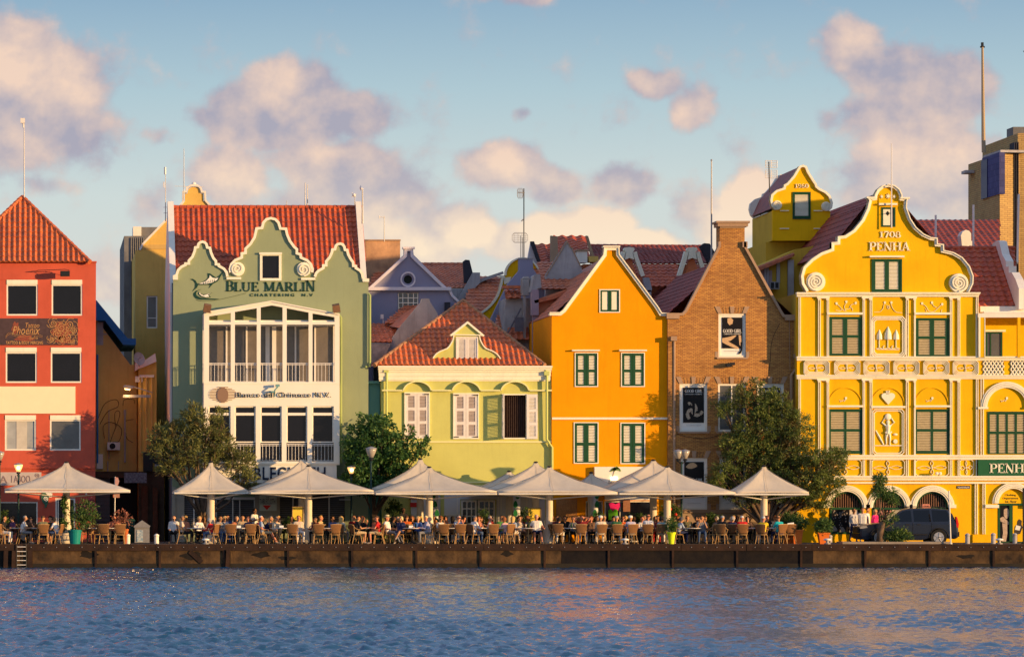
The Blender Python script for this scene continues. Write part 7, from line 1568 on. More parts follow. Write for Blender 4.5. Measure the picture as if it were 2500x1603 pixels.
# green creeper painted columns
m = MB()
for px, s0 in ((1062, 0), (1262, 2), (1452, 4)):
 m = MB(); Yc = -3.4; m.lathe((X(px, Yc), Yc, G), [(.16, 0), (.16, 2.55)], 14); c = whole(m, 'painted_column', mat('column_white', (.60,.60,.60), .7, .05, 3), 'white round column painted with green leaf shapes, %s' % {0: 'right of the red notice', 2: 'left of the yellow menu stand', 4: 'beside the pink shirt shop window'}[s0], 'column')
 m = MB()
 for k in range(5):
  z = G+.6+k*.42; a = k*1.1+s0; x = X(px, Yc)+.1*math.sin(a)
  m.prism([(x+.10*math.cos(q)*(1-.3*math.sin(q)), z+.17*math.sin(q)) for q in [j*.5 for j in range(13)]], Yc-.175, Yc-.150)
 m.build('leaf_painting', mat('leaf_paint', (.02,.16,.05), .7), c)
# =================================================================== CAFE FURNITURE
rattan = mat('rattan', (.24,.12,.05), .8, .35, 30, .5, 90); cane = mat('cane_frame', (.48,.29,.12), .5, .12, 9)
def chair_proto():
 t = thing('cafe_chair', 'x', 'chair', (0, 0, 0))
 def sub(nm, m, mm, sm=False): o = m.build(nm, mm, t, smooth=sm); return o
 m = MB()   # seat
 n = 16; P = [(.23*math.cos(2*math.pi*k/n)*(1.0), .22*math.sin(2*math.pi*k/n)) for k in range(n)]
 a = m.add([(x, y, .45) for x, y in P]); b = m.add([(x, y, .43) for x, y in P]); m.face(*[a+k for k in range(n)]); m.face(*[b+k for k in range(n)][::-1])
 for k in range(n): m.face(a+k, a+(k+1) % n, b+(k+1) % n, b+k)
 sub('seat', m, rattan)
 # curved back panel (back towards +y)
 m = MB(); rows = []
 for j in range(6):
  z = .50+j*.075; w = .185+.022*j*(1 if j < 5 else .8); rows.append([(w*math.sin(R(a)), .20+.035*j*.55+.05*math.cos(R(a))*1.0-.05, z+(.03*math.cos(R(a)) if j == 5 else 0)) for a in range(-70, 71, 20)])
 ia = [m.add(r) for r in rows]; ib = [m.add([(x, y+.018, z) for x, y, z in r]) for r in rows]; L_ = len(rows[0])
 for g_ in (ia, ib):
  for p, q in zip(g_, g_[1:]):
   for k in range(L_-1): m.face(p+k, p+k+1, q+k+1, q+k)
 sub('backrest', m, rattan, True)
 m = MB(); top = [(x*1.04, y+.01, z+.015) for x, y, z in rows[5]]
 pts = [(-.21, .16, .44)] + [(-.205-.003*j, .17+.02*j*.5, .5+j*.075) for j in range(6)]
 m.tube([(-.20, .14, .44), (-.205, .165, .62), (-.225, .19, .86)] + top + [(.225, .19, .86), (.205, .165, .62), (.20, .14, .44)], .015, 6); sub('back_frame', m, cane)
 m = MB(); m.tube([(.23*math.cos(2*math.pi*k/14), .22*math.sin(2*math.pi*k/14), .432) for k in range(15)], .016, 5); m.tube([(-.16, -.13, .24), (.16, .13, .24)], .01, 5); m.tube([(.16, -.13, .24), (-.16, .13, .24)], .01, 5); sub('seat_frame', m, cane)
 for sx in (-1, 1):
  m = MB(); m.tube([(sx*.21, .0, .44), (sx*.27, -.02, .62), (sx*.27, -.12, .67), (sx*.26, .05, .69), (sx*.225, .19, .80)], .014, 5); sub('armrest', m, cane)
  m = MB(); m.tube([(sx*.19, -.16, .44), (sx*.24, -.22, 0)], .016, 6); sub('leg', m, cane)
  m = MB(); m.tube([(sx*.18, .15, .44), (sx*.23, .27, 0)], .016, 6); sub('leg', m, cane)
 return t
CH_ = tree_of(chair_proto()); ch_used = [False]
def chair(x, y, rz, lab, grp='wicker café chairs on the quay terrace'):
 o = CH_[0] if not ch_used[0] else copy_tree(CH_); ch_used[0] = True
 o.location = (x, y, G+.002); o.rotation_euler.z = rz; o['label'] = lab; o['group'] = grp; return o
def table_proto():
 t = thing('cafe_table', 'x', 'table', (0, 0, 0))
 m = MB(); m.lathe((0, 0, 0), [(.42, .715), (.435, .72), (.435, .742), (.42, .748)], 24); m.build('tabletop', mat('table_top', (.60,.57,.52), .4, .1, 3), t)
 m = MB(); m.lathe((0, 0, 0), [(.045, .04), (.035, .1), (.035, .69), (.16, .71)], 12); m.build('pedestal', 'dark_metal', t)
 m = MB()
 for k in range(4): q = k*math.pi/2+.78; m.tube([(0, 0, .06), (.3*math.cos(q), .3*math.sin(q), .02)], [.03, .018], 6)
 m.build('foot', 'dark_metal', t); return t
TB_ = tree_of(table_proto()); tb_used = [False]
gl = mat('drink_glass', (.75,.62,.42), .12, spec=.7); bt = mat('bottle_green', (.02,.06,.03), .15); nap = mat('napkin_white', (.8,.78,.74), .8)
gcount = [0]
def table(px, y, lab, things_on=()):
 o = TB_[0] if not tb_used[0] else copy_tree(TB_); tb_used[0] = True
 x = X(px, y); o.location = (x, y, G+.002); o['label'] = lab; o['group'] = 'round café tables on the quay terrace'
 for k, (kind, dx, dy, l2) in enumerate(things_on):
  m = MB(); b = (x+dx, y+dy, G+.752)
  if kind == 'glass': m.lathe(b, [(.03, 0), (.008, .01), (.008, .07), (.035, .11), (.03, .17)], 10); whole(m, 'drinking_glass', gl, l2, 'glass', base=b)
  if kind == 'bottle': m.lathe(b, [(.035, 0), (.037, .15), (.014, .2), (.013, .27)], 10); whole(m, 'bottle', bt, l2, 'bottle', base=b)
  if kind == 'box': m.box(b[0]-.1, b[0]+.1, b[1]-.06, b[1]+.06, b[2], b[2]+.11); whole(m, 'napkin_box', nap, l2, 'napkin box', base=b)
# =================================================================== PEOPLE
for p_ in ('shirt', 'sleeve', 'trousers', 'shin', 'shoe', 'skin', 'hair'): attr_mat('cloth_'+p_ if p_ not in ('skin', 'hair') else p_, 'c_'+p_)
PM = [MATS[n] for n in ('skin', 'cloth_shirt', 'cloth_sleeve', 'cloth_trousers', 'cloth_shin', 'cloth_shoe', 'hair')]
SK, SH, SL, TR, SN, SO, HR = range(7)
def body(pose, stand=False, lean=0.0, arms='table', legs='sit', female=False, turn=0.0, name='body'):
 """one continuous skin grown over overlapping tapered limbs; returns mesh and head position. Faces -y, seat height .46"""
 C = []   # capsules: p0, p1, r0, r1, material
 def cap(a, b, r0, r1, m): C.append((Vector(a), Vector(b), r0, r1, m))
 hip = Vector((0, .02, .56)) if not stand else Vector((0, 0, .93))
 up = Vector((0, -math.sin(lean), math.cos(lean))); ls = .47 if not female else .43
 ch = hip + up*ls*.62; nk = hip + up*ls*1.0; sw = .185 if not female else .155
 bulk = 1.0 if not female else .88
 for dx in (-.075, 0, .075):
  cap(hip + Vector((dx, 0, 0)), ch + Vector((dx*1.1, 0, .02)), .125*bulk, .118*bulk, SH if dx == 0 else SH)
 cap(hip + Vector((-.08, 0, -.03)), hip + Vector((.08, 0, -.03)), .118*bulk, .118*bulk, TR)
 cap(nk + Vector((-sw*.78, 0, -.05)), nk + Vector((sw*.78, 0, -.05)), .075, .075, SH)
 cap(ch + Vector((-.07, -.01, .02)), nk + Vector((-.05, 0, -.07)), .11*bulk, .08, SH); cap(ch + Vector((.07, -.01, .02)), nk + Vector((.05, 0, -.07)), .11*bulk, .08, SH)
 if female:
  for s in (-1, 1): cap(ch + Vector((s*.07, -.07, .03)), ch + Vector((s*.07, -.075, .03)), .06, .06, SH)
 hd = nk + Vector((0, -.035-.10*math.sin(lean), .175))
 cap(nk + Vector((0, 0, -.03)), hd + Vector((0, .01, -.05)), .055, .05, SK)
 cap(hd + Vector((0, .012, .025)), hd + Vector((0, .0, -.005)), .092, .088, SK); cap(hd + Vector((0, -.018, -.02)), hd + Vector((0, -.04, -.075)), .074, .045, SK)
 cap(hd + Vector((0, -.095, 0)), hd + Vector((0, -.112, -.028)), .012, .017, SK)
 for s in (-1, 1): cap(hd + Vector((s*.09, .01, .0)), hd + Vector((s*.092, .012, -.03)), .016, .013, SK)
 # arms
 def hand(w, d, s):
  d = d.normalized(); n = Vector((0, 0, 1)) if abs(d.z) < .8 else Vector((0, -1, 0)); side = d.cross(n).normalized()
  cap(w, w + d*.07, .026, .034, SK)
  for k, (o, ln) in enumerate(((-.03, .062), (-.01, .075), (.012, .07), (.032, .052))):
   b = w + d*.085 + side*o; k1 = b + d*ln*.55 - n*.006; cap(b, k1, .0105, .010, SK); cap(k1, k1 + d*ln*.4 - n*.022, .010, .0085, SK)
  tb = w + d*.03 - side*s*.03; cap(tb, tb + d*.035 - side*s*.03 - n*.01, .013, .0105, SK); cap(tb + d*.035 - side*s*.03 - n*.01, tb + d*.06 - side*s*.03 - n*.02, .0105, .009, SK)
 for s in (-1, 1):
  sh = nk + Vector((s*sw, 0, -.055))
  if arms == 'table': el = sh + Vector((s*.06, -.13, -.25)); wr = el + Vector((-s*.07, -.22, .03))
  elif arms == 'lap': el = sh + Vector((s*.06, -.02, -.28)); wr = el + Vector((-s*.08, -.23, -.03))
  elif arms == 'chin': el = sh + Vector((s*.03, -.24, -.20)); wr = el + Vector((-s*.10, -.03, .23))
  elif arms == 'one' : el, wr = ((sh + Vector((s*.04, -.22, -.18)), None) if s > 0 else (sh + Vector((s*.06, -.08, -.27)), None)); wr = el + (Vector((-.08, -.06, .22)) if s > 0 else Vector((.07, -.23, 0)))
  elif arms == 'head': el = sh + Vector((s*.20, -.05, .20)); wr = el + Vector((-s*.22, .10, .06))
  elif arms == 'rest': el = sh + Vector((s*.12, .04, -.25)); wr = el + Vector((s*.0, -.24, -.02))
  elif arms == 'down': el = sh + Vector((s*.05, .03, -.29)); wr = el + Vector((s*.01, -.07, -.25))
  elif arms == 'tray': el = sh + Vector((s*.05, .0, -.27)); wr = el + Vector((-s*.04, -.22, .06))
  mid = sh.lerp(el, .55)
  cap(sh, mid, .058*bulk+.004, .05*bulk, SH); cap(mid, el, .046*bulk, .038*bulk, SL); cap(el, wr, .038*bulk, .026, SL if False else SL); hand(wr, (wr-el) if arms != 'head' else Vector((-s, .2, 0)), s)
 for s in (-1, 1):
  hp = hip + Vector((s*.09, -.01, -.03))
  if legs == 'sit': kn = hp + Vector((s*.05, -.43, -.01)); an = Vector((kn.x+s*.01, kn.y+.04, .085))
  elif legs == 'tuck': kn = hp + Vector((s*.04, -.42, -.01)); an = Vector((kn.x, kn.y+.17, .09))
  elif legs == 'cross':
   kn = hp + Vector((s*.02, -.43, .02 if s < 0 else .10)); an = Vector((kn.x+.0, kn.y-.02, .085)) if s < 0 else kn + Vector((-.14, -.14, -.34))
  elif legs == 'out': kn = hp + Vector((s*.05, -.42, .0)); an = Vector((kn.x+s*.03, kn.y-.26, .09))
  elif legs == 'stand': kn = hp + Vector((s*.01, -.02, -.42)); an = Vector((kn.x, .03, .085))
  elif legs == 'walk': kn = hp + Vector((0, -.12*s-.03, -.41)); an = Vector((kn.x, kn.y+(.02 if s > 0 else .16), .09 if s > 0 else .13))
  m1 = hp.lerp(kn, .5); ft = Vector((an.x+s*.02, an.y-.15, an.z-.055))
  cap(hp, kn, .088*bulk+.004, .060, TR); cap(kn, kn.lerp(an, .35), .056, .054, SN); cap(kn.lerp(an, .35), an, .052, .034, SN)
  cap(an + Vector((0, .02, -.02)), ft, .040, .036, SO); cap(ft, ft + Vector((0, -.03, -.005)), .038, .03, SO)
 # surface
 m = MB()
 for a, b, r0, r1, mm in C:
  d = b-a; L_ = d.length; d = d.normalized() if L_ > 1e-6 else Vector((0, 0, 1))
  pts = [a - d*r0*.98, a - d*r0*.8, a - d*r0*.35, a, b, b + d*r1*.35, b + d*r1*.8, b + d*r1*.98]
  m.tube(pts, [r0*.15, r0*.6, r0*.94, r0, r1, r1*.94, r1*.6, r1*.15], 10)
 o = m.build('tmp', PM, recalc=True); md = o.modifiers.new('r', 'REMESH'); md.mode = 'VOXEL'; md.voxel_size = .0115; md.use_smooth_shade = True
 s2 = o.modifiers.new('s', 'SMOOTH'); s2.factor = .5; s2.iterations = 2
 dc = o.modifiers.new('d', 'DECIMATE'); dc.ratio = .45
 bpy.context.view_layer.update(); dg = bpy.context.evaluated_depsgraph_get(); me = bpy.data.meshes.new_from_object(o.evaluated_get(dg)); bpy.data.objects.remove(o); me.name = name
 me.materials.clear()
 for q in PM: me.materials.append(q)
 n = len(me.polygons); ce = np.empty(n*3, dtype=np.float32); me.polygons.foreach_get('center', ce); ce = ce.reshape(-1, 3)
 best = np.full(n, 1e9); mi = np.zeros(n, dtype=np.int32)
 for a, b, r0, r1, mm in C:
  a_ = np.array(a); d = np.array(b-a); l2 = max(1e-9, (d*d).sum()); t = np.clip(((ce-a_)@d)/l2, 0, 1); dist = np.linalg.norm(ce-(a_+t[:, None]*d), axis=1)-(r0+(r1-r0)*t)
  if mm == TR: dist = dist-.006
  sel = dist < best; best[sel] = dist[sel]; mi[sel] = mm
 # eyes, brows and mouth
 h_ = np.array(hd)
 for s in (-1, 1):
  e = h_ + np.array([s*.034, -.085, .012]); mi[np.linalg.norm(ce-e, axis=1) < .017] = HR
  e = h_ + np.array([s*.034, -.088, .036]); mi[(np.abs(ce-e) < np.array([.022, .03, .006])).all(1)] = HR
 e = h_ + np.array([0, -.085, -.062]); mi[(np.abs(ce-e) < np.array([.024, .03, .006])).all(1)] = HR
 me.polygons.foreach_set('material_index', mi); me.polygons.foreach_set('use_smooth', np.ones(n, dtype=bool)); me.update()
 return me, hd
POSES = {}
for nm, kw in {
 'table_m': dict(arms='table', lean=.18), 'table_f': dict(arms='table', lean=.15, female=True, legs='tuck'),
 'lap_m': dict(arms='lap', lean=-.05), 'rest_m': dict(arms='rest', lean=-.12, legs='out'), 'chin_m': dict(arms='chin', lean=.22), 'chin_f': dict(arms='one', lean=.12, female=True, legs='cross'),
 'lap_f': dict(arms='lap', lean=-.02, female=True), 'cross_m': dict(arms='lap', lean=-.1, legs='out'), 'cross_f': dict(arms='lap', lean=0, legs='cross', female=True),
 'head_m': dict(arms='head', lean=-.05), 'lean_m': dict(arms='table', lean=.42), 'lean_f': dict(arms='table', lean=.38, female=True),
 'stand_m': dict(arms='down', legs='stand', stand=True), 'walk_f': dict(arms='down', legs='walk', stand=True, female=True), 'stand_f': dict(arms='tray', legs='stand', stand=True, female=True)}.items():
 POSES[nm] = body(nm, name='body_'+nm, **kw)
# hair and hats, built round a head at the origin, face towards -y
def hair_mesh(kind):
 m = MB(); rn = random.Random(kind)
 def shell(rx, ry, rz, cy, cz, zlow, zback, n=18, k=9):
  rings = []
  for j in range(k+1):
   row = []
   for i in range(n):
    a = 2*math.pi*i/n; front = max(0, -math.sin(a)); back = max(0, math.sin(a))
    tmax = 1.15 + .95*back*(zback) - .35*front + (zlow if abs(math.cos(a)) > .5 else 0)
    t = tmax*j/k; wob = 1+.03*math.sin(i*2.3+j*1.7)
    row.append((rx*math.sin(min(t, 1.57)) *math.cos(a)*wob if t < 1.57 else rx*math.cos(a)*wob*(1-.1*(t-1.57)), cy+(ry*math.sin(min(t, 1.57))*math.sin(a)*wob), cz+(rz*math.cos(t) if t < 1.57 else -(t-1.57)*rz*1.15)))
   rings.append(m.add(row))
  for a, b in zip(rings, rings[1:]):
   for i in range(n): m.face(a+i, a+(i+1) % n, b+(i+1) % n, b+i)
  m.face(*[rings[0]+i for i in range(n)])
 if kind == 'short': shell(.100, .108, .112, .012, .018, .15, .35)
 elif kind == 'thin': shell(.096, .103, .104, .016, .016, .05, .25)
 elif kind == 'bob': shell(.112, .118, .118, .014, .02, .75, .9)
 elif kind == 'long': shell(.110, .115, .116, .014, .02, 1.1, 2.3)
 elif kind == 'curly':
  for k in range(46):
   a = rn.uniform(0, 6.28); t = rn.uniform(0, 1.7);
   if math.sin(a) < -.3 and t > .9: continue
   m.ball((.095*math.sin(t)*math.cos(a), .015+.10*math.sin(t)*math.sin(a), .02+.10*math.cos(t)), rn.uniform(.026, .038), 7, 5)
 elif kind == 'bald':
  rings = []
  for t in (1.05, 1.45, 1.75): rings.append(m.add([(.099*math.cos(R(a)), .014+.102*math.sin(R(a)), .012+.1*math.cos(t)) for a in range(-20, 201, 20)]))
  for a, b in zip(rings, rings[1:]):
   for i in range(11): m.face(a+i, a+i+1, b+i+1, b+i)
 return m
HAIR = {}
def mk_hair(kind, mname, mats):
 m = hair_mesh(kind) if kind in ('short', 'thin', 'bob', 'long', 'curly', 'bald') else None
 if kind == 'cap': m = MB(); m.lathe((0, .01, 0), [(.104, .03), (.106, .07), (.09, .11), (.05, .135), (.01, .14)], 16); m.prism([(-.07, .03), (.07, .03), (.07, .045), (-.07, .045)], -.17, -.07)
 if kind == 'straw': m = MB(); m.lathe((0, .01, 0), [(.19, .045), (.19, .055), (.107, .065), (.10, .14), (.085, .16), (.01, .165)], 18)
 if kind == 'band': m = MB(); m.lathe((0, .01, 0), [(.109, .068), (.106, .095)], 18)
 if kind == 'glasses': m = MB(); [m.lathe((s*.034, -.098, .010), [(.004, -.006), (.024, -.004), (.024, .003)], 10, 'y') for s in (-1, 1)]; m.tube([(-.095, -.0, .015), (-.06, -.095, .015), (.06, -.095, .015), (.095, 0, .015)], .004, 4)
 o = m.build(mname, mats, smooth=kind not in ('cap', 'straw')); me = o.data; bpy.data.objects.remove(o); return me
for k in ('short', 'thin', 'bob', 'long', 'curly', 'bald'): HAIR[k] = mk_hair(k, 'hair', 'hair')
EXTRA = {'cap': ('cap', mk_hair('cap', 'cap', mat('cap_white', (.72,.68,.60), .8))), 'straw': ('straw_hat', mk_hair('straw', 'straw_hat', mat('straw', (.72,.60,.34), .9, .2, 30))), 'band': ('hat_band', mk_hair('band', 'hat_band', 'ink')), 'glasses': ('sunglasses', mk_hair('glasses', 'sunglasses', mat('lens_black', (.01,.01,.01), .15)))}
SKIN = {'fair': (.62,.33,.20), 'tan': (.50,.25,.13), 'red': (.60,.25,.15), 'dark': (.10,.05,.03), 'brown': (.30,.15,.08)}
COL = {'white': (.72,.70,.67), 'cream': (.66,.58,.44), 'red': (.55,.02,.02), 'darkred': (.22,.02,.025), 'maroon': (.14,.02,.03), 'navy': (.02,.03,.10), 'blue': (.05,.12,.38), 'lightblue': (.30,.38,.52), 'black': (.015,.015,.018), 'grey': (.22,.22,.23), 'lightgrey': (.48,.47,.47), 'olive': (.16,.15,.08), 'green': (.12,.34,.08), 'darkgreen': (.03,.13,.05), 'orange': (.72,.14,.02), 'salmon': (.66,.25,.15), 'pink': (.66,.38,.36), 'magenta': (.62,.02,.18), 'yellow': (.78,.52,.02), 'turquoise': (.01,.38,.42), 'lavender': (.42,.40,.52), 'purple': (.14,.06,.16), 'jeans': (.06,.10,.20), 'beige': (.50,.38,.22), 'brown': (.14,.08,.05), 'floral': (.28,.42,.42), 'patterned': (.55,.46,.36), 'skin': None}
HC = {'grey': (.36,.34,.32), 'white': (.66,.62,.56), 'blonde': (.58,.38,.14), 'lightblonde': (.70,.54,.28), 'brown': (.10,.05,.025), 'dark': (.018,.013,.012), 'auburn': (.26,.09,.03), 'darkgrey': (.12,.11,.11)}
PEOPLE = []
def person(px, y, face, pose, shirt, trousers, hair, hcol, lab, skin='tan', long_sleeve=False, shorts=False, extra=(), zoff=0, sc_=1.0, seat=True):
 """face: heading in degrees, 0 = towards the camera, 90 = towards the picture's right, 180 = away"""
 me, hd = POSES[pose]; o = link(bpy.data.objects.new('person', me)); o.location = (X(px, y), y, G+.004+zoff); o.rotation_euler = (0, 0, R(face)); o.scale = (sc_,)*3
 tagp(o, lab, 'person', 'people seated at the quay terrace' if seat else 'people standing by the shops')
 sk = SKIN[skin]; o['c_skin'] = list(sk); o['c_shirt'] = list(COL[shirt]); o['c_sleeve'] = list(COL[shirt] if long_sleeve else sk)
 tc = COL[trousers]; o['c_trousers'] = list(tc); o['c_shin'] = list(sk if shorts else tc); o['c_shoe'] = [.06, .05, .045] if not shorts else [.3, .25, .2]; o['c_hair'] = list(HC[hcol])
 h = link(bpy.data.objects.new('hair', HAIR[hair])); h.parent = o; h.location = hd; h['c_hair'] = list(HC[hcol])
 for e in extra:
  nm, me2 = EXTRA[e]; q = link(bpy.data.objects.new(nm, me2)); q.parent = o; q.location = hd
  if e == 'straw': b = link(bpy.data.objects.new('hat_band', EXTRA['band'][1])); b.parent = q
 return o
FR, MD, BK = -8.05, -7.25, -6.45          # front chairs, tables, far side
def seat(px, y, face, *a, chair_lab=None, **k):
 person(px, y, face, *a, **k)
 lab = a[5]
 chair(X(px, y), y+.0, R(face+(px*7 % 13)-6), 'wicker chair holding the %s' % lab)
S_ = seat
# --- under the left umbrella
S_(6, MD, 70, 'table_m', 'black', 'white', 'short', 'dark', 'person in dark top and white trousers at the left edge', skin='tan', long_sleeve=True)
S_(30, BK, -60, 'lap_f', 'purple', 'grey', 'bob', 'dark', 'woman in purple top facing left, second from the left edge', skin='fair')
S_(56, MD, 80, 'table_m', 'white', 'grey', 'short', 'grey', 'grey-haired man in white t-shirt in profile before the dark blue car', shorts=True)
S_(77, BK, -20, 'chin_f', 'brown', 'black', 'bob', 'dark', 'dark-haired woman in sunglasses with hand at her chin', extra=('glasses',), skin='fair')
S_(105, FR, 185, 'table_m', 'olive', 'black', 'short', 'brown', 'man in olive t-shirt with his back to the water')
S_(122, BK, 20, 'table_f', 'black', 'black', 'curly', 'dark', 'dark curly-haired woman leaning in behind the table', skin='fair')
S_(140, FR, -110, 'lean_f', 'white', 'jeans', 'bob', 'dark', 'dark-haired woman in white top and denim shorts facing left', shorts=True)
S_(279, BK, -10, 'table_m', 'salmon', 'black', 'thin', 'brown', 'bare-shouldered man leaning on the table beside the pink shrub', skin='red')
# --- second umbrella
S_(446, MD, 90, 'lap_m', 'patterned', 'black', 'short', 'darkgrey', 'dark-skinned man in pale patterned shirt facing right', skin='brown', long_sleeve=False)
S_(485, BK, 25, 'table_f', 'white', 'black', 'bob', 'blonde', 'blonde woman in white blouse with wine glasses before her', skin='fair', long_sleeve=True)
S_(520, FR, -120, 'lean_f', 'red', 'jeans', 'bob', 'grey', 'grey-haired woman in bright red sweater leaning left', long_sleeve=True, sc_=.96)
S_(535, BK, 30, 'table_m', 'grey', 'jeans', 'short', 'brown', 'brown-haired man in grey top beside the red sweater', sc_=.98)
S_(549, BK+.35, 10, 'lap_f', 'white', 'blue', 'bob', 'lightblonde', 'light-blonde woman in white top and sunglasses', skin='tan', extra=('glasses',))
S_(592, BK-.1, 0, 'lap_m', 'beige', 'grey', 'thin', 'brown', 'man in beige shirt half hidden at the back by the doors', skin='tan')
S_(607, MD+.2, -15, 'table_f', 'navy', 'black', 'short', 'auburn', 'short-haired auburn woman in navy t-shirt', skin='red')
person(621, -5.2, 35, 'stand_f', 'white', 'black', 'bob', 'dark', 'waitress in white sleeveless top carrying a tray under the restaurant board', skin='brown', seat=False)
S_(640, MD-.2, 95, 'cross_m', 'lightblue', 'beige', 'thin', 'white', 'white-haired man in light blue polo with bare legs stretched out', skin='red', shorts=True)
S_(674, BK, 15, 'chin_f', 'cream', 'beige', 'bob', 'darkgrey', 'woman in cream jacket resting her face on her hand', skin='fair', long_sleeve=True)
S_(729, MD, 10, 'lap_m', 'patterned', 'white', 'short', 'auburn', 'auburn-haired man in grey patterned shirt looking down', skin='red', long_sleeve=True)
# --- third
S_(776, BK-.2, -40, 'lean_f', 'darkred', 'black', 'short', 'dark', 'person in dark red top bent low over the table', skin='brown', long_sleeve=True)
S_(833, MD, 150, 'lap_f', 'cream', 'grey', 'long', 'blonde', 'woman with long blonde hair and cream top turned away', skin='fair', long_sleeve=True)
S_(869, FR+.2, 100, 'table_m', 'black', 'beige', 'short', 'dark', 'dark-haired man in black shirt and beige shorts facing right', skin='tan', shorts=True)
S_(883, BK, 10, 'table_f', 'black', 'black', 'bob', 'auburn', 'auburn woman in dark top behind the man in black shirt', skin='tan')
S_(925, FR+.2, -95, 'table_m', 'red', 'beige', 'short', 'brown', 'man in red t-shirt and beige shorts facing left', skin='red', shorts=True)
S_(948, MD, 60, 'rest_m', 'white', 'grey', 'thin', 'grey', 'man in straw hat and red and white striped shirt', skin='red', extra=('straw',))
S_(961, BK+.1, 60, 'lap_f', 'black', 'black', 'long', 'dark', 'long dark-haired person in shadow beside the straw hat', skin='brown')
S_(979, MD, -25, 'cross_f', 'navy', 'navy', 'long', 'lightblonde', 'light-blonde woman in navy top with crossed legs', skin='tan', shorts=True)
person(984, -4.6, 20, 'stand_m', 'black', 'black', 'short', 'dark', 'dark figure of a waiter standing behind the straw hat', skin='dark', seat=False, long_sleeve=True)
S_(993, BK, 175, 'table_m', 'orange', 'black', 'short', 'brown', 'person in orange t-shirt seen from behind', skin='tan')
S_(1006, BK+.5, 0, 'lap_f', 'brown', 'black', 'long', 'auburn', 'red-haired woman in brown behind the orange t-shirt', skin='tan')
S_(1020, BK, 0, 'table_f', 'blue', 'black', 'bob', 'lightblonde', 'light-blonde woman in royal blue top', skin='fair')
S_(1045, FR+.4, -85, 'table_m', 'lavender', 'grey', 'short', 'lightblonde', 'fair-haired man in pale lavender shirt and grey trousers facing left', skin='red', long_sleeve=True)
S_(1075, BK, 10, 'chin_f', 'white', 'black', 'curly', 'auburn', 'auburn curly-haired woman in white with sunglasses', skin='tan', extra=('glasses',))
S_(1105, BK+.2, 170, 'lap_f', 'grey', 'black', 'long', 'dark', 'woman with straight dark hair seen from behind', skin='tan')
S_(1119, MD, 10, 'chin_m', 'lightblue', 'jeans', 'thin', 'white', 'white-haired man in blue shirt and sunglasses resting his chin', skin='red', extra=('glasses',))
S_(1155, FR+.3, 120, 'table_m', 'white', 'jeans', 'short', 'darkgrey', 'grey-haired man in white shirt and jeans leaning right', skin='tan', long_sleeve=True)
S_(1168, BK, 0, 'table_f', 'salmon', 'black', 'bob', 'auburn', 'woman in salmon top behind the white shirt', skin='red')
S_(1197, MD, 80, 'lap_f', 'white', 'jeans', 'short', 'grey', 'grey-haired woman in white sleeveless top in profile', skin='red')
S_(1225, BK-.1, -10, 'lap_m', 'green', 'black', 'short', 'dark', 'dark-haired man in bright green t-shirt', skin='tan')
S_(1238, FR+.2, -140, 'lean_f', 'pink', 'jeans', 'bob', 'auburn', 'woman in pink and white top with denim shorts leaning in', skin='tan', shorts=True)
S_(1252, MD, 150, 'lap_f', 'lightblue', 'white', 'long', 'blonde', 'woman with very long blonde hair seen from behind', skin='fair')
S_(1268, BK, 20, 'lap_f', 'patterned', 'brown', 'bob', 'brown', 'woman in patterned cream blouse left of the yellow menu stand', skin='fair')
S_(1310, BK-.3, 0, 'rest_m', 'white', 'navy', 'thin', 'white', 'red-faced man in white t-shirt and dark shorts facing the water', skin='red', shorts=True, sc_=1.04)
S_(1357, BK, 30, 'table_m', 'maroon', 'black', 'short', 'dark', 'dark-haired man in maroon shirt by the mural', skin='brown')
S_(1363, FR+.2, 160, 'lean_f', 'black', 'white', 'bob', 'dark', 'woman in black tank top with bare arms seen from behind', skin='tan')
S_(1380, BK+.1, 10, 'lap_f', 'black', 'black', 'curly', 'dark', 'dark curly-haired woman in black facing the water', skin='tan', extra=('glasses',))
S_(1400, BK, -15, 'table_f', 'grey', 'black', 'short', 'dark', 'short-haired person in charcoal top and sunglasses', skin='tan', extra=('glasses',))
S_(1421, MD, 0, 'head_m', 'darkred', 'jeans', 'short', 'brown', 'man in dark red t-shirt with both hands behind his head', skin='red')
S_(1443, BK, 0, 'lap_f', 'brown', 'black', 'long', 'auburn', 'red-haired woman in brown seen between the raised arm and white cap', skin='red')
S_(1467, FR+.1, 180, 'table_m', 'cream', 'white', 'short', 'white', 'man in white cap and cream shirt seen from behind', skin='tan', extra=('cap',), long_sleeve=True)
S_(1498, BK, 170, 'table_m', 'grey', 'black', 'short', 'dark', 'dark-haired person in grey beyond the green shirt', skin='tan')
S_(1506, FR+.1, 175, 'table_m', 'darkgreen', 'jeans', 'short', 'grey', 'grey-haired man in dark green shirt seen from behind', skin='tan')
S_(1521, BK, 0, 'lap_f', 'orange', 'black', 'bob', 'brown', 'brown-haired woman in orange top and sunglasses', skin='red', extra=('glasses',))
S_(1541, FR+.1, 190, 'table_m', 'lavender', 'grey', 'short', 'white', 'man in flat white cap and lavender-grey shirt seen from behind', skin='tan', extra=('cap',))
S_(1566, BK, 15, 'table_f', 'lightgrey', 'grey', 'short', 'brown', 'woman in light grey shirt between flat cap and bald man', skin='red')
S_(1582, FR+.3, 165, 'table_m', 'white', 'black', 'bald', 'brown', 'bald man in white dress shirt and black shorts seen from behind', skin='red', shorts=True, long_sleeve=False, sc_=1.05)
S_(1600, BK, 0, 'lap_f', 'darkred', 'red', 'long', 'dark', 'long dark-haired woman in dark red facing the water', skin='tan')
S_(1615, FR+.35, 175, 'lap_f', 'floral', 'white', 'bob', 'dark', 'woman in blue and white floral blouse beside the lime flowerpot', skin='tan')
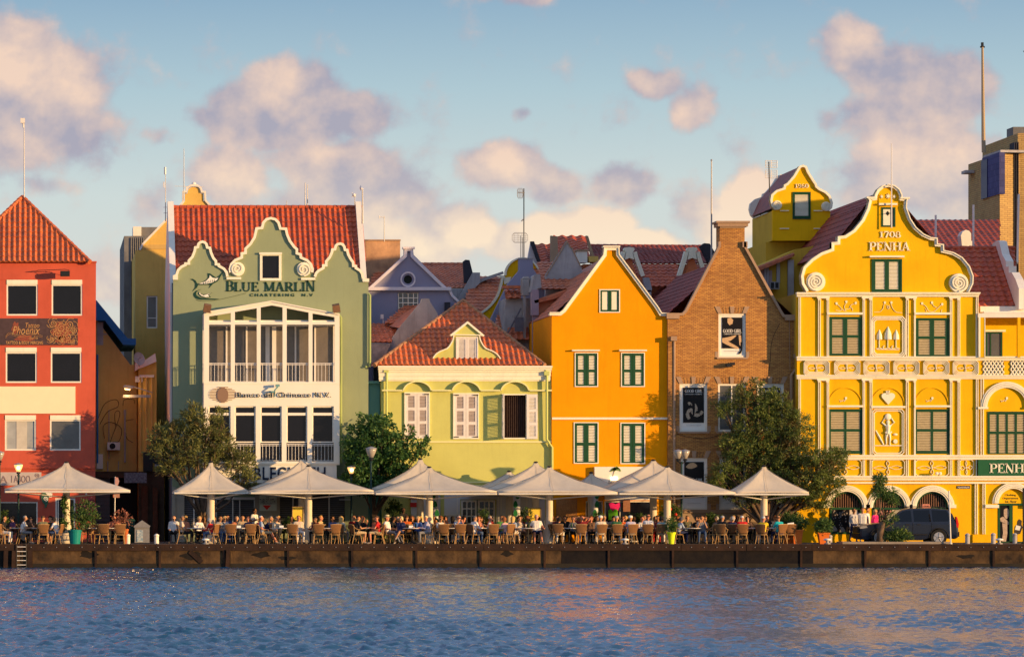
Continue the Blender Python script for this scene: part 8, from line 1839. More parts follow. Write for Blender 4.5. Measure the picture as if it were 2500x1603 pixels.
S_(1655, MD, 110, 'lean_f', 'lightblue', 'navy', 'bob', 'darkgrey', 'woman in grey-blue top leaning forward right of the flowerpot', skin='tan', long_sleeve=True)
S_(1702, BK, -20, 'table_f', 'black', 'black', 'bob', 'dark', 'dark-haired woman in black beside the clasped hands', skin='tan')
S_(1713, MD, -5, 'chin_m', 'grey', 'jeans', 'thin', 'brown', 'man in grey t-shirt and jeans with hands clasped at his chin', skin='tan')
S_(1762, FR+.2, 150, 'table_m', 'black', 'black', 'short', 'grey', 'grey-haired man in black jacket turned to the right', skin='tan', long_sleeve=True)
S_(1788, MD, 160, 'table_f', 'navy', 'black', 'bob', 'grey', 'grey-haired woman in dark blue seen from behind', skin='tan', long_sleeve=True)
S_(1812, FR+.2, 175, 'table_m', 'red', 'black', 'thin', 'white', 'white-haired man in red polo seen from behind', skin='red')
S_(1826, BK, -15, 'table_f', 'brown', 'black', 'long', 'dark', 'long dark-haired woman facing the red polo', skin='fair')
S_(1860, FR+.2, 150, 'lean_m', 'yellow', 'black', 'thin', 'white', 'white-haired man in bright yellow polo leaning right', skin='red')
S_(1873, BK, 0, 'lap_m', 'black', 'black', 'short', 'auburn', 'auburn-haired man in black behind the yellow polo', skin='red')
S_(1904, FR+.3, -150, 'table_m', 'turquoise', 'navy', 'bald', 'brown', 'bald man in turquoise polo, last diner on the right', skin='tan', long_sleeve=True)
# --- diners of the second row, seen only as heads and shoulders between the front ones
rb = random.Random(44); occ = [o.location.x for o in bpy.data.objects if o.name.startswith('person')]
cl = ['black', 'grey', 'maroon', 'white', 'navy', 'brown', 'beige', 'blue', 'darkred', 'olive', 'lightgrey', 'salmon', 'cream']
for k in range(60):
 px = 425+k*25.5+rb.uniform(-6, 6)
 if min(abs(X(px, -5)-q) for q in occ) < .13: px += 9
 fm = rb.random() < .5; yy = rb.choice([-5.7, -5.3, -4.9])
 person(px, yy, rb.choice([-40, -10, 0, 25, 60, 150]), rb.choice(['table_f', 'lap_f', 'chin_f']) if fm else rb.choice(['table_m', 'lap_m', 'lean_m']), rb.choice(cl), 'black', rb.choice(['bob', 'long', 'curly']) if fm else rb.choice(['short', 'thin']), rb.choice(['dark', 'brown', 'grey', 'blonde', 'auburn', 'dark']), 'half-hidden diner in the shaded second row behind the front tables', rb.choice(['tan', 'fair', 'red', 'brown']), rb.random() < .4)
# --- pedestrians
person(2084, -2.1, 15, 'walk_f', 'lightgrey', 'navy', 'short', 'dark', 'woman in pale grey sweater with a shoulder bag walking by the shop window', skin='brown', long_sleeve=True, seat=False)
person(2106, -2.0, -10, 'stand_m', 'white', 'grey', 'short', 'brown', 'man in white v-neck t-shirt standing by the car bonnet', skin='tan', seat=False)
person(2117, -1.6, 60, 'stand_m', 'white', 'beige', 'short', 'dark', 'man in white looking right, half hidden behind another man', skin='tan', seat=False)
person(2136, -2.1, 30, 'walk_f', 'magenta', 'black', 'bob', 'blonde', 'blonde woman in magenta jacket behind the crooked tree', skin='red', long_sleeve=True, seat=False, sc_=.97)
t = thing('shoulder_bag', 'dark shoulder bag hanging from the woman in the grey sweater', 'bag', (X(2093, -2.35), -2.35, G+.75)); m = MB(); m.prism(pl([(2088, 1283), (2098, 1283), (2100, 1298), (2089, 1299)], -2.35), -2.4, -2.27); m.build('pouch', 'ink', t); m = MB(); m.tube([V(2089, 1284, -2.35), V(2086, 1266, -2.3), V(2097, 1283, -2.35)], .012, 4); m.build('strap', 'ink', t)
# stripes on the straw-hat man's shirt
# --- empty chairs
E = lambda px, y, f, lab: chair(X(px, y), y, R(f), lab)
E(10, FR-.2, 60, 'wicker chair at the far left edge in front of the person in white trousers')
E(212, BK, 0, 'empty wicker chair in shadow beside the teal flowerpot'); E(238, BK, 20, 'empty wicker chair in shadow behind the table left of the pink shrub')
E(254, FR, 175, 'left of two empty wicker chairs before the pink shrub'); E(292, FR, 185, 'right of two empty wicker chairs before the pink shrub')
E(563, FR, 178, 'empty wicker chair below the light-blonde woman in white'); E(611, FR, 182, 'empty wicker chair below the woman in navy t-shirt'); E(714, FR, 176, 'empty wicker chair below the yellow menu stand')
E(777, FR, 180, 'empty wicker chair below the bent person in dark red'); E(817, FR, 190, 'empty wicker chair below the long blonde hair, left of the black shirt'); E(1083, FR, 175, 'empty wicker chair below the auburn curly-haired woman'); E(1123, FR, 180, 'empty wicker chair below the white-haired man in blue'); E(1203, FR, 185, 'empty wicker chair below the white sleeveless top')
E(1290, BK+.3, 0, 'empty wicker chair in front of the yellow menu stand'); E(1418, FR, 178, 'empty wicker chair below the man with raised arms'); E(1350, BK+.6, 20, 'shadowed wicker chair by the column left of the mural')
E(1740, MD, -60, 'empty wicker chair between the jeans and the black jacket'); E(1928, FR+.6, 190, 'wicker chair with a white napkin on its back, near the orange planter')
m = MB(); m.obox((X(1928, FR+.6), FR+.38, G+.93), Vector((.15, 0, .02)), Vector((0, .05, 0)), Vector((0, .0, .06))); whole(m, 'napkin', nap, 'white cloth hung over the chair back by the orange planter', 'cloth')
# --- tables
T_ = table
T_(30, MD+.1, 'café table at the far left under the cut umbrella'); T_(95, MD, 'café table among the group before the dark blue car', [('glass', .1, -.1, 'glass on the table beside the grey-haired man in white')])
T_(214, MD, 'empty café table beside the teal flowerpot', [('glass', -.15, -.1, 'left glass on the table beside the teal pot'), ('glass', .1, .05, 'right glass on the table beside the teal pot')]); T_(268, MD, 'café table in front of the bare-shouldered man')
T_(478, MD-.1, 'café table with wine glasses before the blonde in white', [('glass', -.1, 0, 'wine glass nearest the patterned shirt'), ('glass', .02, -.1, 'middle wine glass before the blonde in white'), ('glass', .16, .05, 'wine glass nearest the red sweater'), ('box', .02, .15, 'napkin box behind the wine glasses')])
T_(583, MD-.15, 'café table left of the woman in navy t-shirt', [('box', .0, 0, 'napkin box left of the woman in navy')]); T_(681, MD-.2, 'café table beside the stretched bare legs', [('glass', -.2, 0, 'glass on the table beside the stretched bare legs'), ('box', .12, .1, 'brown box before the woman in cream jacket')])
T_(796, MD, 'café table before the bent person in dark red'); T_(899, MD-.3, 'café table between the black shirt and the red t-shirt', [('bottle', .0, .1, 'dark bottle between the black and red shirts')])
T_(1006, MD-.3, 'café table between the straw hat and the lavender shirt', [('box', -.05, 0, 'white carton below the orange t-shirt'), ('bottle', .16, .05, 'bottle beside the white carton')]); T_(1098, MD, 'café table left of the white-haired man in blue')
T_(1180, MD, 'café table before the salmon top', [('glass', 0, -.1, 'glass before the salmon top')]); T_(1218, MD-.2, 'café table below the bright green t-shirt'); T_(1289, MD-.3, 'café table between the patterned blouse and the white t-shirt', [('glass', -.1, 0, 'glass beside the patterned blouse'), ('bottle', .05, .1, 'bottle in front of the yellow menu stand')])
T_(1390, MD-.2, 'café table below the black curly-haired woman', [('bottle', .1, 0, 'green bottle below the charcoal top')]); T_(1484, MD, 'café table between the white cap and the green shirt'); T_(1526, MD, 'café table before the orange top and sunglasses', [('glass', 0, 0, 'glass before the orange top')])
T_(1560, MD, 'café table between the flat cap and the bald man'); T_(1608, MD+.1, 'café table behind the floral blouse'); T_(1690, MD-.1, 'café table before the man with clasped hands', [('glass', -.1, 0, 'glass before the clasped hands')]); T_(1778, MD+.3, 'café table before the black jacket', [('glass', .1, 0, 'glass before the black jacket')]); T_(1884, MD-.1, 'café table between the yellow and turquoise polos', [('glass', 0, 0, 'glass between the yellow and turquoise polos')]); T_(1842, MD, 'café table before the long dark-haired woman on the right')
m = MB(); m.lathe((X(633, -5.5), -5.5, G+1.14), [(.02, 0), (.17, .01), (.18, .03)], 16); whole(m, 'serving_tray', 'grey_metal', 'round tray held out by the waitress', 'tray')
# =================================================================== TREES AND PLANTS
bark = mat('bark', (.16,.11,.075), .95, .5, 5, .8, 22)
leaf_mat('leaf_olive', (.13,.085,.035), (.13,.15,.045), (.24,.25,.07), 1.8)
leaf_mat('leaf_green', (.03,.08,.02), (.05,.13,.03), (.12,.20,.05), 1.6)
leaf_mat('leaf_deep', (.15,.095,.04), (.10,.15,.035), (.22,.26,.06), .9)
leaf_mat('leaf_potted', (.025,.07,.02), (.06,.13,.03), (.16,.20,.05), 4)
leaf_mat('flower_purple', (.14,.03,.16), (.24,.05,.26), (.10,.08,.05), 5)
leaf_mat('leaf_pinkish', (.12,.08,.03), (.42,.14,.12), (.20,.18,.05), 6)
def foliage(m, lobes, n, size, rn, aspect=2.6, clump=22, cr=.22, droop=.2, up=0.0):
 """leaf-sized faces gathered in clumps spread through ellipsoidal lobes (x,y,z,rx,ry,rz,weight)"""
 ws = [l[6] for l in lobes]; tot = sum(ws); nr = np.random.default_rng(rn)
 V_ = [];
 for l in lobes:
  k = int(n*l[6]/tot/clump)
  for _ in range(k):
   d = nr.normal(size=3); d /= np.linalg.norm(d); rr = nr.random()**.42
   c = np.array([l[0]+d[0]*l[3]*rr, l[1]+d[1]*l[4]*rr, l[2]+d[2]*l[5]*rr]); out = np.array([d[0], d[1]*.8, d[2]+up]); s = cr*nr.uniform(.5, 1.35)
   q = int(clump*nr.uniform(.5, 1.5))
   P = c+nr.normal(size=(q, 3))*s*np.array([.62, .62, .5])
   A = nr.normal(size=(q, 3))*.75+out*.9+np.array([0, 0, -droop]); A /= np.linalg.norm(A, axis=1)[:, None]
   B = np.cross(A, nr.normal(size=(q, 3))); B /= np.linalg.norm(B, axis=1)[:, None]+1e-9
   L_ = size*nr.uniform(.6, 1.4, (q, 1)); w = L_/aspect
   V_.append(np.stack([P, P+A*L_*.5+B*w*.5, P+A*L_, P+A*L_*.5-B*w*.5], 1).reshape(-1, 3))
 v = np.concatenate(V_); b = len(m.v); m.v.extend(map(tuple, v.tolist())); k = len(v)//4
 for i in range(k): m.f.append((b+4*i, b+4*i+1, b+4*i+2, b+4*i+3)); m.mi.append(0)
def limbs(m, base, lobes, r0, rn, fork=.35, twigs=5):
 r_ = random.Random(rn); base = Vector(base)
 top = Vector((sum(l[0]*l[6] for l in lobes)/sum(l[6] for l in lobes), sum(l[1]*l[6] for l in lobes)/sum(l[6] for l in lobes), min(l[2]-l[5]*.6 for l in lobes)))
 fk = base.lerp(top, fork) + Vector((r_.uniform(-.1, .1), 0, 0)); m.tube([base, base.lerp(fk, .3)+Vector((.04, 0, 0)), base.lerp(fk, .7)-Vector((.05, 0, 0)), fk], [r0*1.35, r0, r0*.9, r0*.8], 9)
 for l in lobes:
  e = Vector(l[:3]); m1 = fk.lerp(e, .5) + Vector((r_.uniform(-.25, .25), r_.uniform(-.2, .2), r_.uniform(-.2, .15)))
  m.tube([fk, fk.lerp(m1, .5)+Vector((r_.uniform(-.08, .08), 0, .05)), m1, e], [r0*.6, r0*.45, r0*.35, r0*.16], 7)
  for _ in range(twigs):
   d = Vector((r_.gauss(0, 1), r_.gauss(0, 1), r_.gauss(.2, .8))).normalized(); t_ = e + Vector((d.x*l[3], d.y*l[4], d.z*l[5]))*.95; s = m1.lerp(e, r_.uniform(.1, 1))
   m.tube([s, s.lerp(t_, .5)+Vector((r_.uniform(-.1, .1), 0, r_.uniform(-.08, .12))), t_], [r0*.17, r0*.11, r0*.05], 5)
def lobe(px, py, rx, ry, Y, dy=1.0, w=None): return (X(px, Y), Y+random.uniform(-.2, .2), Z(py, Y), rx/S, dy, ry/S, w or rx*ry/1000)
def tree(nm, lab, base_px, Yc, lobes, n, size, lmat, r0, seed, cat='tree', aspect=2.6, clump=22, cr=.22, fork=.35, droop=.2):
 t = thing(nm, lab, cat, (X(base_px, Yc), Yc, G)); m = MB(); limbs(m, (X(base_px, Yc), Yc, G), lobes, r0, seed, fork); m.build('trunk', bark, t, smooth=True)
 m = MB(); foliage(m, lobes, n, size, seed, aspect, clump, cr, droop); m.build('crown', lmat, t, recalc=False); return t
Y1 = -2.7
tree('tree', 'wind-shaped tree with brownish green tufts in front of the green building', 502, Y1,
     [lobe(470, 1010, 26, 30, Y1, .7), lobe(400, 1060, 36, 30, Y1, .8), lobe(450, 1055, 50, 36, Y1), lobe(500, 1050, 40, 40, Y1), lobe(540, 1090, 46, 40, Y1), lobe(430, 1105, 50, 32, Y1), lobe(480, 1110, 55, 30, Y1), lobe(585, 1130, 40, 34, Y1), lobe(420, 1145, 34, 22, Y1, .7), lobe(600, 1165, 24, 18, Y1, .6), lobe(535, 1020, 24, 22, Y1, .5, .4), lobe(380, 1100, 18, 16, Y1, .5)], 12500, .21, 'leaf_olive', .15, 11, aspect=4.2, cr=.15, droop=-.25)
Y2 = -2.0
tree('tree', 'round-leaved green tree between the green building and the lime house', 902, Y2,
     [lobe(915, 1040, 44, 34, Y2), lobe(875, 1080, 36, 40, Y2), lobe(930, 1090, 50, 42, Y2), lobe(880, 1130, 44, 40, Y2), lobe(960, 1110, 44, 34, Y2), lobe(930, 1150, 50, 40, Y2), lobe(1000, 1100, 34, 26, Y2, .6, .5), lobe(1035, 1090, 22, 26, Y2, .4, .3), lobe(865, 1165, 30, 30, Y2), lobe(900, 1185, 40, 30, Y2), lobe(985, 1060, 30, 26, Y2, .4, .3), lobe(975, 1160, 34, 30, Y2)], 17000, .15, 'leaf_green', .10, 12, aspect=1.6, cr=.16, fork=.5, droop=.3)
Y3 = -1.75
tree('tree', 'big dense dark green tree leaning over between brick and yellow buildings', 1862, Y3,
     [lobe(1812, 965, 34, 30, Y3, .7), lobe(1860, 985, 44, 34, Y3, .7), lobe(1845, 940, 16, 14, Y3, .3, .25), lobe(1885, 958, 18, 12, Y3, .3, .25), lobe(1765, 1075, 16, 12, Y3, .3, .2), lobe(2058, 1105, 14, 12, Y3-.6, .3, .2), lobe(1770, 995, 34, 20, Y3, .6, .7), lobe(1900, 1010, 50, 50, Y3, .8), lobe(1940, 1050, 44, 50, Y3-.4, .8), lobe(1850, 1050, 70, 50, Y3, .85), lobe(1805, 1095, 50, 40, Y3, .85), lobe(1870, 1120, 70, 50, Y3, .85), lobe(1945, 1120, 60, 50, Y3-.5), lobe(1772, 1150, 34, 26, Y3), lobe(2000, 1140, 50, 44, Y3-.7), lobe(2030, 1125, 36, 32, Y3-.7, .8), lobe(1970, 1190, 56, 40, Y3-.7), lobe(2020, 1180, 40, 30, Y3-.7, .8), lobe(1990, 1225, 40, 22, Y3-.4), lobe(1850, 1180, 70, 30, Y3), lobe(1900, 1200, 50, 26, Y3), lobe(1745, 1175, 24, 26, Y3, .7), lobe(1820, 1215, 50, 16, Y3, .8, .5)], 62000, .14, 'leaf_deep', .20, 13, aspect=3.6, clump=26, cr=.14, fork=.4, droop=.05)
# small crooked tree by the car: thick dead stump and two thin tufted stems
Yc = -7.6; t = thing('small_tree', 'small crooked tree with thick stump and tufted stems in front of the parked car', 'tree', (X(2148, Yc), Yc, G))
m = MB(); m.tube([(X(2147, Yc), Yc, G), V(2149, 1300, Yc), V(2154, 1275, Yc), V(2160, 1262, Yc), V(2163, 1249, Yc)], [.17, .15, .14, .13, .10], 10); m.tube([V(2150, 1275, Yc), V(2146, 1255, Yc), V(2149, 1240, Yc), V(2149, 1205, Yc), V(2150, 1180, Yc)], [.06, .045, .04, .03, .015], 7); m.tube([V(2158, 1255, Yc), V(2155, 1244, Yc), V(2165, 1228, Yc), V(2172, 1215, Yc)], [.05, .04, .03, .012], 7); m.tube([V(2155, 1290, Yc), V(2170, 1282, Yc), V(2182, 1275, Yc)], [.05, .04, .02], 6); m.build('trunk', bark, t, smooth=True)
lb = [lobe(2150, 1172, 13, 15, Yc, .3, .8), lobe(2146, 1195, 16, 10, Yc, .3, .6), lobe(2152, 1205, 22, 14, Yc, .35, .6), lobe(2175, 1210, 18, 18, Yc, .3, .8), lobe(2182, 1222, 8, 10, Yc, .2, .2), lobe(2175, 1270, 14, 14, Yc, .3, .35)]
m = MB(); foliage(m, lb, 3600, .13, 21, 3.6, 16, .13, -.2); m.build('crown', 'leaf_potted', t, recalc=False)
def bush(px, py0, py1, w, Yc, lab, nm='bush', lm='leaf_potted', seed=1, n=1600, size=.10, cat='plant'):
 t = thing(nm, lab, cat, (X(px, Yc), Yc, Z(py1, Yc))); h = (py1-py0)
 lb = [lobe(px, (py0+py1)/2, w/2, h/2*.85, Yc, w/S*.4, 1), lobe(px-w*.22, py0+h*.65, w/3.2, h/3, Yc, .2, .4), lobe(px+w*.2, py0+h*.4, w/3, h/3, Yc, .2, .4)]
 m = MB(); limbs(m, (X(px, Yc), Yc, Z(py1, Yc)), lb, .03, seed, .3, 4); m.build('stem', bark, t)
 m = MB(); foliage(m, lb, n, size, seed, 2.4, 14, .12, 0); m.build('foliage', lm, t, recalc=False); return t
def pot(px, py0, w0, w1, Yc, lab, mm, square=False, rim=True):
 t = thing('flowerpot', lab, 'flowerpot', (X(px, Yc), Yc, G)); zt = Z(py0, Yc); r0, r1 = w0/2/S, w1/2/S
 if square:
  m = MB(); a = m.add([(X(px, Yc)+sx*r1, Yc+sy*r1, G) for sx, sy in ((-1,-1),(1,-1),(1,1),(-1,1))]); b = m.add([(X(px, Yc)+sx*r0, Yc+sy*r0, zt-.06) for sx, sy in ((-1,-1),(1,-1),(1,1),(-1,1))])
  for k in range(4): m.face(a+k, a+(k+1) % 4, b+(k+1) % 4, b+k)
  m.face(a, a+1, a+2, a+3); m.build('body', mm, t); m = MB(); m.box(X(px, Yc)-r0-.03, X(px, Yc)+r0+.03, Yc-r0-.03, Yc+r0+.03, zt-.07, zt); m.build('rim', mm, t)
 else:
  m = MB(); m.lathe((X(px, Yc), Yc, 0), [(r1, G), (r0, zt-.08)], 20); m.build('body', mm, t, smooth=False); m = MB(); m.lathe((X(px, Yc), Yc, 0), [(r0+.015, zt-.10), (r0+.03, zt-.01), (r0+.01, zt), (r0-.04, zt-.03)], 20); m.build('rim', mm, t)
pot(183, 1292, 31, 24, -8.0, 'teal round flowerpot under the left umbrella', mat('teal_glaze', (.01,.22,.20), .5, .1, 4)); bush(205, 1218, 1294, 62, -8.0, 'yellow-green bush growing from the teal pot', seed=31, n=2600, size=.11)
bush(215, 1215, 1262, 30, -4.5, 'purple bougainvillea behind the teal pot bush', lm='flower_purple', seed=32, n=900)
pot(306, 1290, 14, 11, -7.0, 'terracotta pot of the pink-leaved shrub', mat('terracotta', (.45,.13,.04), .8, .15, 5)); bush(300, 1240, 1292, 50, -7.0, 'sparse pink-leaved shrub in a terracotta pot', lm='leaf_pinkish', seed=33, n=420, size=.12)
t = thing('creeper', 'green creeper climbing the column of the left umbrella', 'plant', (X(160, -6.3), -6.3, G)); m = MB(); m.tube([(X(158, -6.3), -6.3, G), V(157, 1205, -6.25)], .02, 5); m.build('stem', bark, t); m = MB(); foliage(m, [lobe(158, 1230, 6, 26, -6.3, .12), lobe(157, 1280, 6, 20, -6.3, .1)], 900, .09, 41, 1.6, 12, .08, .3); m.build('foliage', 'leaf_green', t, recalc=False)
pot(1639, 1298, 19, 12, -8.1, 'bright lime-yellow flowerpot among the diners', mat('lime_glaze', (.60,.72,.02), .5)); bush(1640, 1262, 1300, 24, -8.1, 'green foliage rising from the lime-yellow pot', seed=34, n=900); bush(1638, 1232, 1272, 44, -5.0, 'flowering shrub with red blooms behind the lime-yellow pot', seed=35, n=1600)
m = MB();
for k, (a, b) in enumerate(((1637, 1242), (1628, 1274), (1602, 1268), (1650, 1255))): m.ball(V(a, b, -5.35), .07, 8, 6)
whole(m, 'red_blooms', mat('bloom_red', (.60,.05,.03), .7), 'red blooms on the shrub behind the lime-yellow pot', 'flowers')
pot(2010, 1299, 25, 18, -7.9, 'square orange planter standing alone before the yellow building', mat('orange_clay', (.68,.17,.03), .7, .1, 4), True); bush(2010, 1264, 1302, 36, -7.9, 'round green shrub in the lone orange planter', seed=36, n=1800)
pot(1946, 1292, 24, 18, -7.3, 'square orange planter behind the turquoise polo', 'orange_clay', True); pot(1925, 1292, 22, 17, -6.9, 'second orange planter half hidden by the napkin chair', 'orange_clay', True)
bush(1948, 1254, 1296, 40, -7.2, 'green shrub in the orange planter behind the turquoise polo', seed=37, n=2000); bush(1925, 1250, 1294, 40, -6.2, 'darker green shrub behind the napkin chair', seed=38, n=1600)
bush(1735, 1252, 1292, 34, -5.2, 'green shrub against the stone plinth behind the clasped hands', seed=39, n=1600); bush(2192, 1290, 1324, 56, -7.4, 'low grassy shrub at the foot of the crooked tree', lm='leaf_potted', seed=40, n=2400, size=.12)
for px, a, b, w, sd_ in ((702, 1258, 1300, 24, 51), (775, 1268, 1300, 20, 52), (965, 1245, 1300, 18, 53), (1180, 1240, 1290, 28, 54), (1282, 1236, 1290, 30, 55), (1460, 1248, 1292, 30, 56), (1540, 1255, 1292, 24, 57), (1010, 1262, 1295, 16, 58), (5, 1246, 1288, 26, 59), (1560, 1250, 1290, 18, 60)):
 bush(px, a, b, w, -5.0, 'dark potted shrub behind diners, %s' % {702: 'left of the yellow menu stand by the green building', 775: 'right of the yellow menu stand by the green building', 965: 'under the red notice', 1180: 'before the french doors', 1282: 'left of the yellow menu stand by the lime house', 1460: 'before the pink shirt window', 1540: 'below the hanging menu board', 1010: 'beside the orange t-shirt', 5: 'at the left edge', 1560: 'right of the hanging menu board'}[px], seed=sd_, n=800)
# hanging fern
bush(960, 1222, 1252, 30, -1.0, 'spiky hanging fern on the lime wall', nm='fern', seed=61, n=500, size=.16)
# =================================================================== CARS
def suv():
 Yc = -4.6 - .9; px0, px1 = 2089, 2330; k = 1
 # parked on the road; profile in metres from the rear, x to the left is the front
 x0 = X(px0, Yc); L_ = X(px1, Yc)-x0; gz = G+.006-.10; s = L_/4.45
 t = thing('parked_car', 'dark navy estate taxi with roof sign parked before the yellow building', 'car', (x0+L_/2, Yc, gz))
 pt = mat('car_paint', (.010,.014,.03), .22, .1, 2, spec=.5)
 zf = 1.0
 wf, wr, wrad = .88, 3.55, .37
 def arch(cx, n=10): return [(cx+.43*math.cos(R(a)), .30+.43*math.sin(R(a))) for a in [-5+190*i/n for i in range(n, -1, -1)]][::-1]
 low = [(.02, .42), (.06, .30), (.30, .26)] + [(cx, z) for cx, z in [(wf+.43*math.cos(R(180-i*18)), .34+.43*math.sin(R(i*18))) for i in range(11)]] + [(1.6, .24), (2.8, .24)] + [(wr+.43*math.cos(R(180-i*18)), .34+.43*math.sin(R(i*18))) for i in range(11)] + [(4.30, .30), (4.42, .36), (4.45, .60), (4.42, .95), (4.36, 1.04)]
 up = [(1.30, 1.06), (.95, 1.02), (.45, .95), (.12, .86), (.03, .70)]
 body_ = low + up; W0 = .90
 m = MB()
 def half(z): return W0 - .02 - max(0, z-1.0)*.30 - max(0, .5-z)*.06
 def loft(poly, inset, name, mm, wfun):
  m = MB(); lay = []
  cx = sum(p[0] for p in poly)/len(poly); cz = sum(p[1] for p in poly)/len(poly)
  for wy, sh in ((-1, .965), (-.94, 1.0), (.94, 1.0), (1, .965)):
   lay.append(m.add([(x0+s*(cx+(p[0]-cx)*sh), Yc+wy*wfun(p[1])*s, gz+s*(cz+(p[1]-cz)*(sh if p[1] > cz else 1))) for p in poly]))
  n = len(poly)
  for a, b in zip(lay, lay[1:]):
   for i in range(n): m.face(a+i, a+(i+1) % n, b+(i+1) % n, b+i)
  tr = geometry.tessellate_polygon([[Vector((p[0], p[1], 0)) for p in poly]])
  for q in tr: m.face(lay[0]+q[0], lay[0]+q[1], lay[0]+q[2]); m.face(lay[-1]+q[2], lay[-1]+q[1], lay[-1]+q[0])
  return m.build(name, mm, t)
 bd = loft(body_, 0, 'body', pt, half)
 cab = [(1.22, 1.03), (1.62, 1.38), (1.95, 1.60), (2.3, 1.67), (3.4, 1.68), (4.0, 1.62), (4.20, 1.42), (4.36, 1.02)]
 loft(cab, 0, 'cabin', pt, lambda z: .86-max(0, z-1.0)*.26)
 def side(poly, nm, mm, off=.006):
  m = MB(); w = lambda z: (.86-max(0, z-1.0)*.26)*1.0+off
  for sy in (-1, 1):
   f = m.add([(x0+s*p[0], Yc+sy*s*w(p[1]), gz+s*p[1]) for p in poly])
   tr = geometry.tessellate_polygon([[Vector((p[0], p[1], 0)) for p in poly]])
   for q in tr: m.face(f+q[0], f+q[1], f+q[2])
  return m.build(nm, mm, t)
 gw = mat('car_glass', (.002,.003,.006), .04, .3, 2, spec=.4)
 side([(1.42, 1.07), (1.72, 1.36), (1.98, 1.54), (2.32, 1.58), (2.36, 1.07)], 'window', gw); side([(2.46, 1.07), (2.44, 1.59), (3.16, 1.60), (3.22, 1.07)], 'window', gw); side([(3.30, 1.08), (3.27, 1.60), (3.92, 1.57), (4.06, 1.36), (4.10, 1.09)], 'window', gw)
 m = MB(); P = lambda x, y, z: (x0+s*x, Yc+s*y, gz+s*z); m.quad(P(1.24, -.74, 1.06), P(1.24, .74, 1.06), P(1.90, .62, 1.58), P(1.90, -.62, 1.58));
 m.v = [(a-.012, b, c+.012) for a, b, c in m.v]; m.build('windscreen', gw, t)
 for cx in (wf, wr):
  for sy in (-1, 1):
   m = MB(); m.lathe(P(cx, sy*.80, .37), [(.2*s, -.09), (.35*s, -.1), (.37*s, -.07), (.37*s, .07), (.35*s, .1), (.2*s, .09)], 26, 'y'); w = m.build('wheel', mat('tyre', (.018,.018,.018), .9), t)
   m = MB(); m.lathe(P(cx, sy*.885, .37), [(.05*s, -.02), (.06*s, -.03), (.215*s, .0), (.235*s, -.02)][::1], 20, 'y')
   for a in range(5): q = R(a*72+10); m.tube([P(cx+.03*math.cos(q), sy*.90, .37+.03*math.sin(q)), P(cx+.21*math.cos(q), sy*.90, .37+.21*math.sin(q))], .03*s, 5)
   m.build('rim', mat('alloy', (.42,.42,.43), .35, metal=.7), w)
 m = MB()
 for cx in (wf, wr):
  pts = [(cx+.44*math.cos(R(180-i*15)), .35+.44*math.sin(R(i*15))) for i in range(13)]
  A = [P(p[0], -half(p[1])-.012, p[1]) for p in pts]; m.tube(A, .022*s, 5)
 m.tube([P(1.35, -.895, .5), P(3.05, -.895, .5)], .03*s, 5); m.build('side_trim', mat('trim_black', (.02,.02,.022), .6), t)
 m = MB()
 for q in (2.40, 3.24): m.tube([P(q, -.888, 1.02), P(q-.02, -.893, .55), P(q+.02, -.885, .32)], .006, 4)
 for q in (2.62, 3.12): m.box(P(q-.55, 0, 0)[0], P(q-.38, 0, 0)[0], Yc-s*.91, Yc-s*.88, gz+.93*s, gz+.965*s)
 m.build('door_handle', 'trim_black', t)
 m = MB(); m.box(P(1.43, 0, 0)[0], P(1.60, 0, 0)[0], Yc-s*1.04, Yc-s*.90, gz+1.04*s, gz+1.16*s); m.build('wing_mirror', pt, t)
 m = MB(); m.prism([(x0+s*a, gz+s*b) for a, b in ((.04, .84), (.10, .87), (.30, .89), (.36, .81), (.10, .76), (.02, .77))], Yc-s*.90, Yc-s*.62); m.build('headlight', mat('headlamp', (.30,.29,.28), .2, .3, 20, spec=.8), t)
 m = MB(); m.box(x0-.02, x0+.03, Yc-s*.6, Yc+s*.6, gz+s*.58, gz+s*.84); m.build('grille', 'dark_metal', t)
 m = MB(); m.prism([(x0+s*a, gz+s*b) for a, b in ((4.33, 1.30), (4.38, 1.28), (4.46, .98), (4.44, .80), (4.36, .82))], Yc-s*.87, Yc-s*.60); m.build('tail_light', mat('lamp_red', (.55,.02,.02), .3), t)
 m = MB(); m.tube([P(2.1, -.60, 1.70), P(2.3, -.60, 1.745), P(3.7, -.60, 1.74), P(3.95, -.60, 1.68)], .022*s, 6); m.tube([P(2.1, .60, 1.70), P(2.3, .60, 1.745), P(3.7, .60, 1.74), P(3.95, .60, 1.68)], .022*s, 6); m.build('roof_rail', 'trim_black', t)
 m = MB(); m.prism([(x0+s*a, gz+s*b) for a, b in ((2.96, 1.69), (3.0, 1.86), (3.30, 1.86), (3.36, 1.69))], Yc-.14, Yc+.1); q = m.build('taxi_sign', mat('taxi_sign', (.62,.25,.18), .5), t); m = MB(); xx = x0+s*3.03
 vs, fs = text_mesh('TAXI', .13); a = m.add([(xx+v[0]*.9, Yc-.145, gz+s*1.725+v[1]) for v in vs]); [m.face(*[a+i for i in f]) for f in fs]; m.build('taxi_lettering', 'sign_white', q)
 m = MB(); m.box(P(4.38, 0, 0)[0], P(4.49, 0, 0)[0], Yc-s*.84, Yc+s*.84, gz+s*.40, gz+s*.62); m.box(P(-.03, 0, 0)[0], P(.1, 0, 0)[0], Yc-s*.84, Yc+s*.84, gz+s*.34, gz+s*.54); m.build('bumper', 'trim_black', t)
suv()
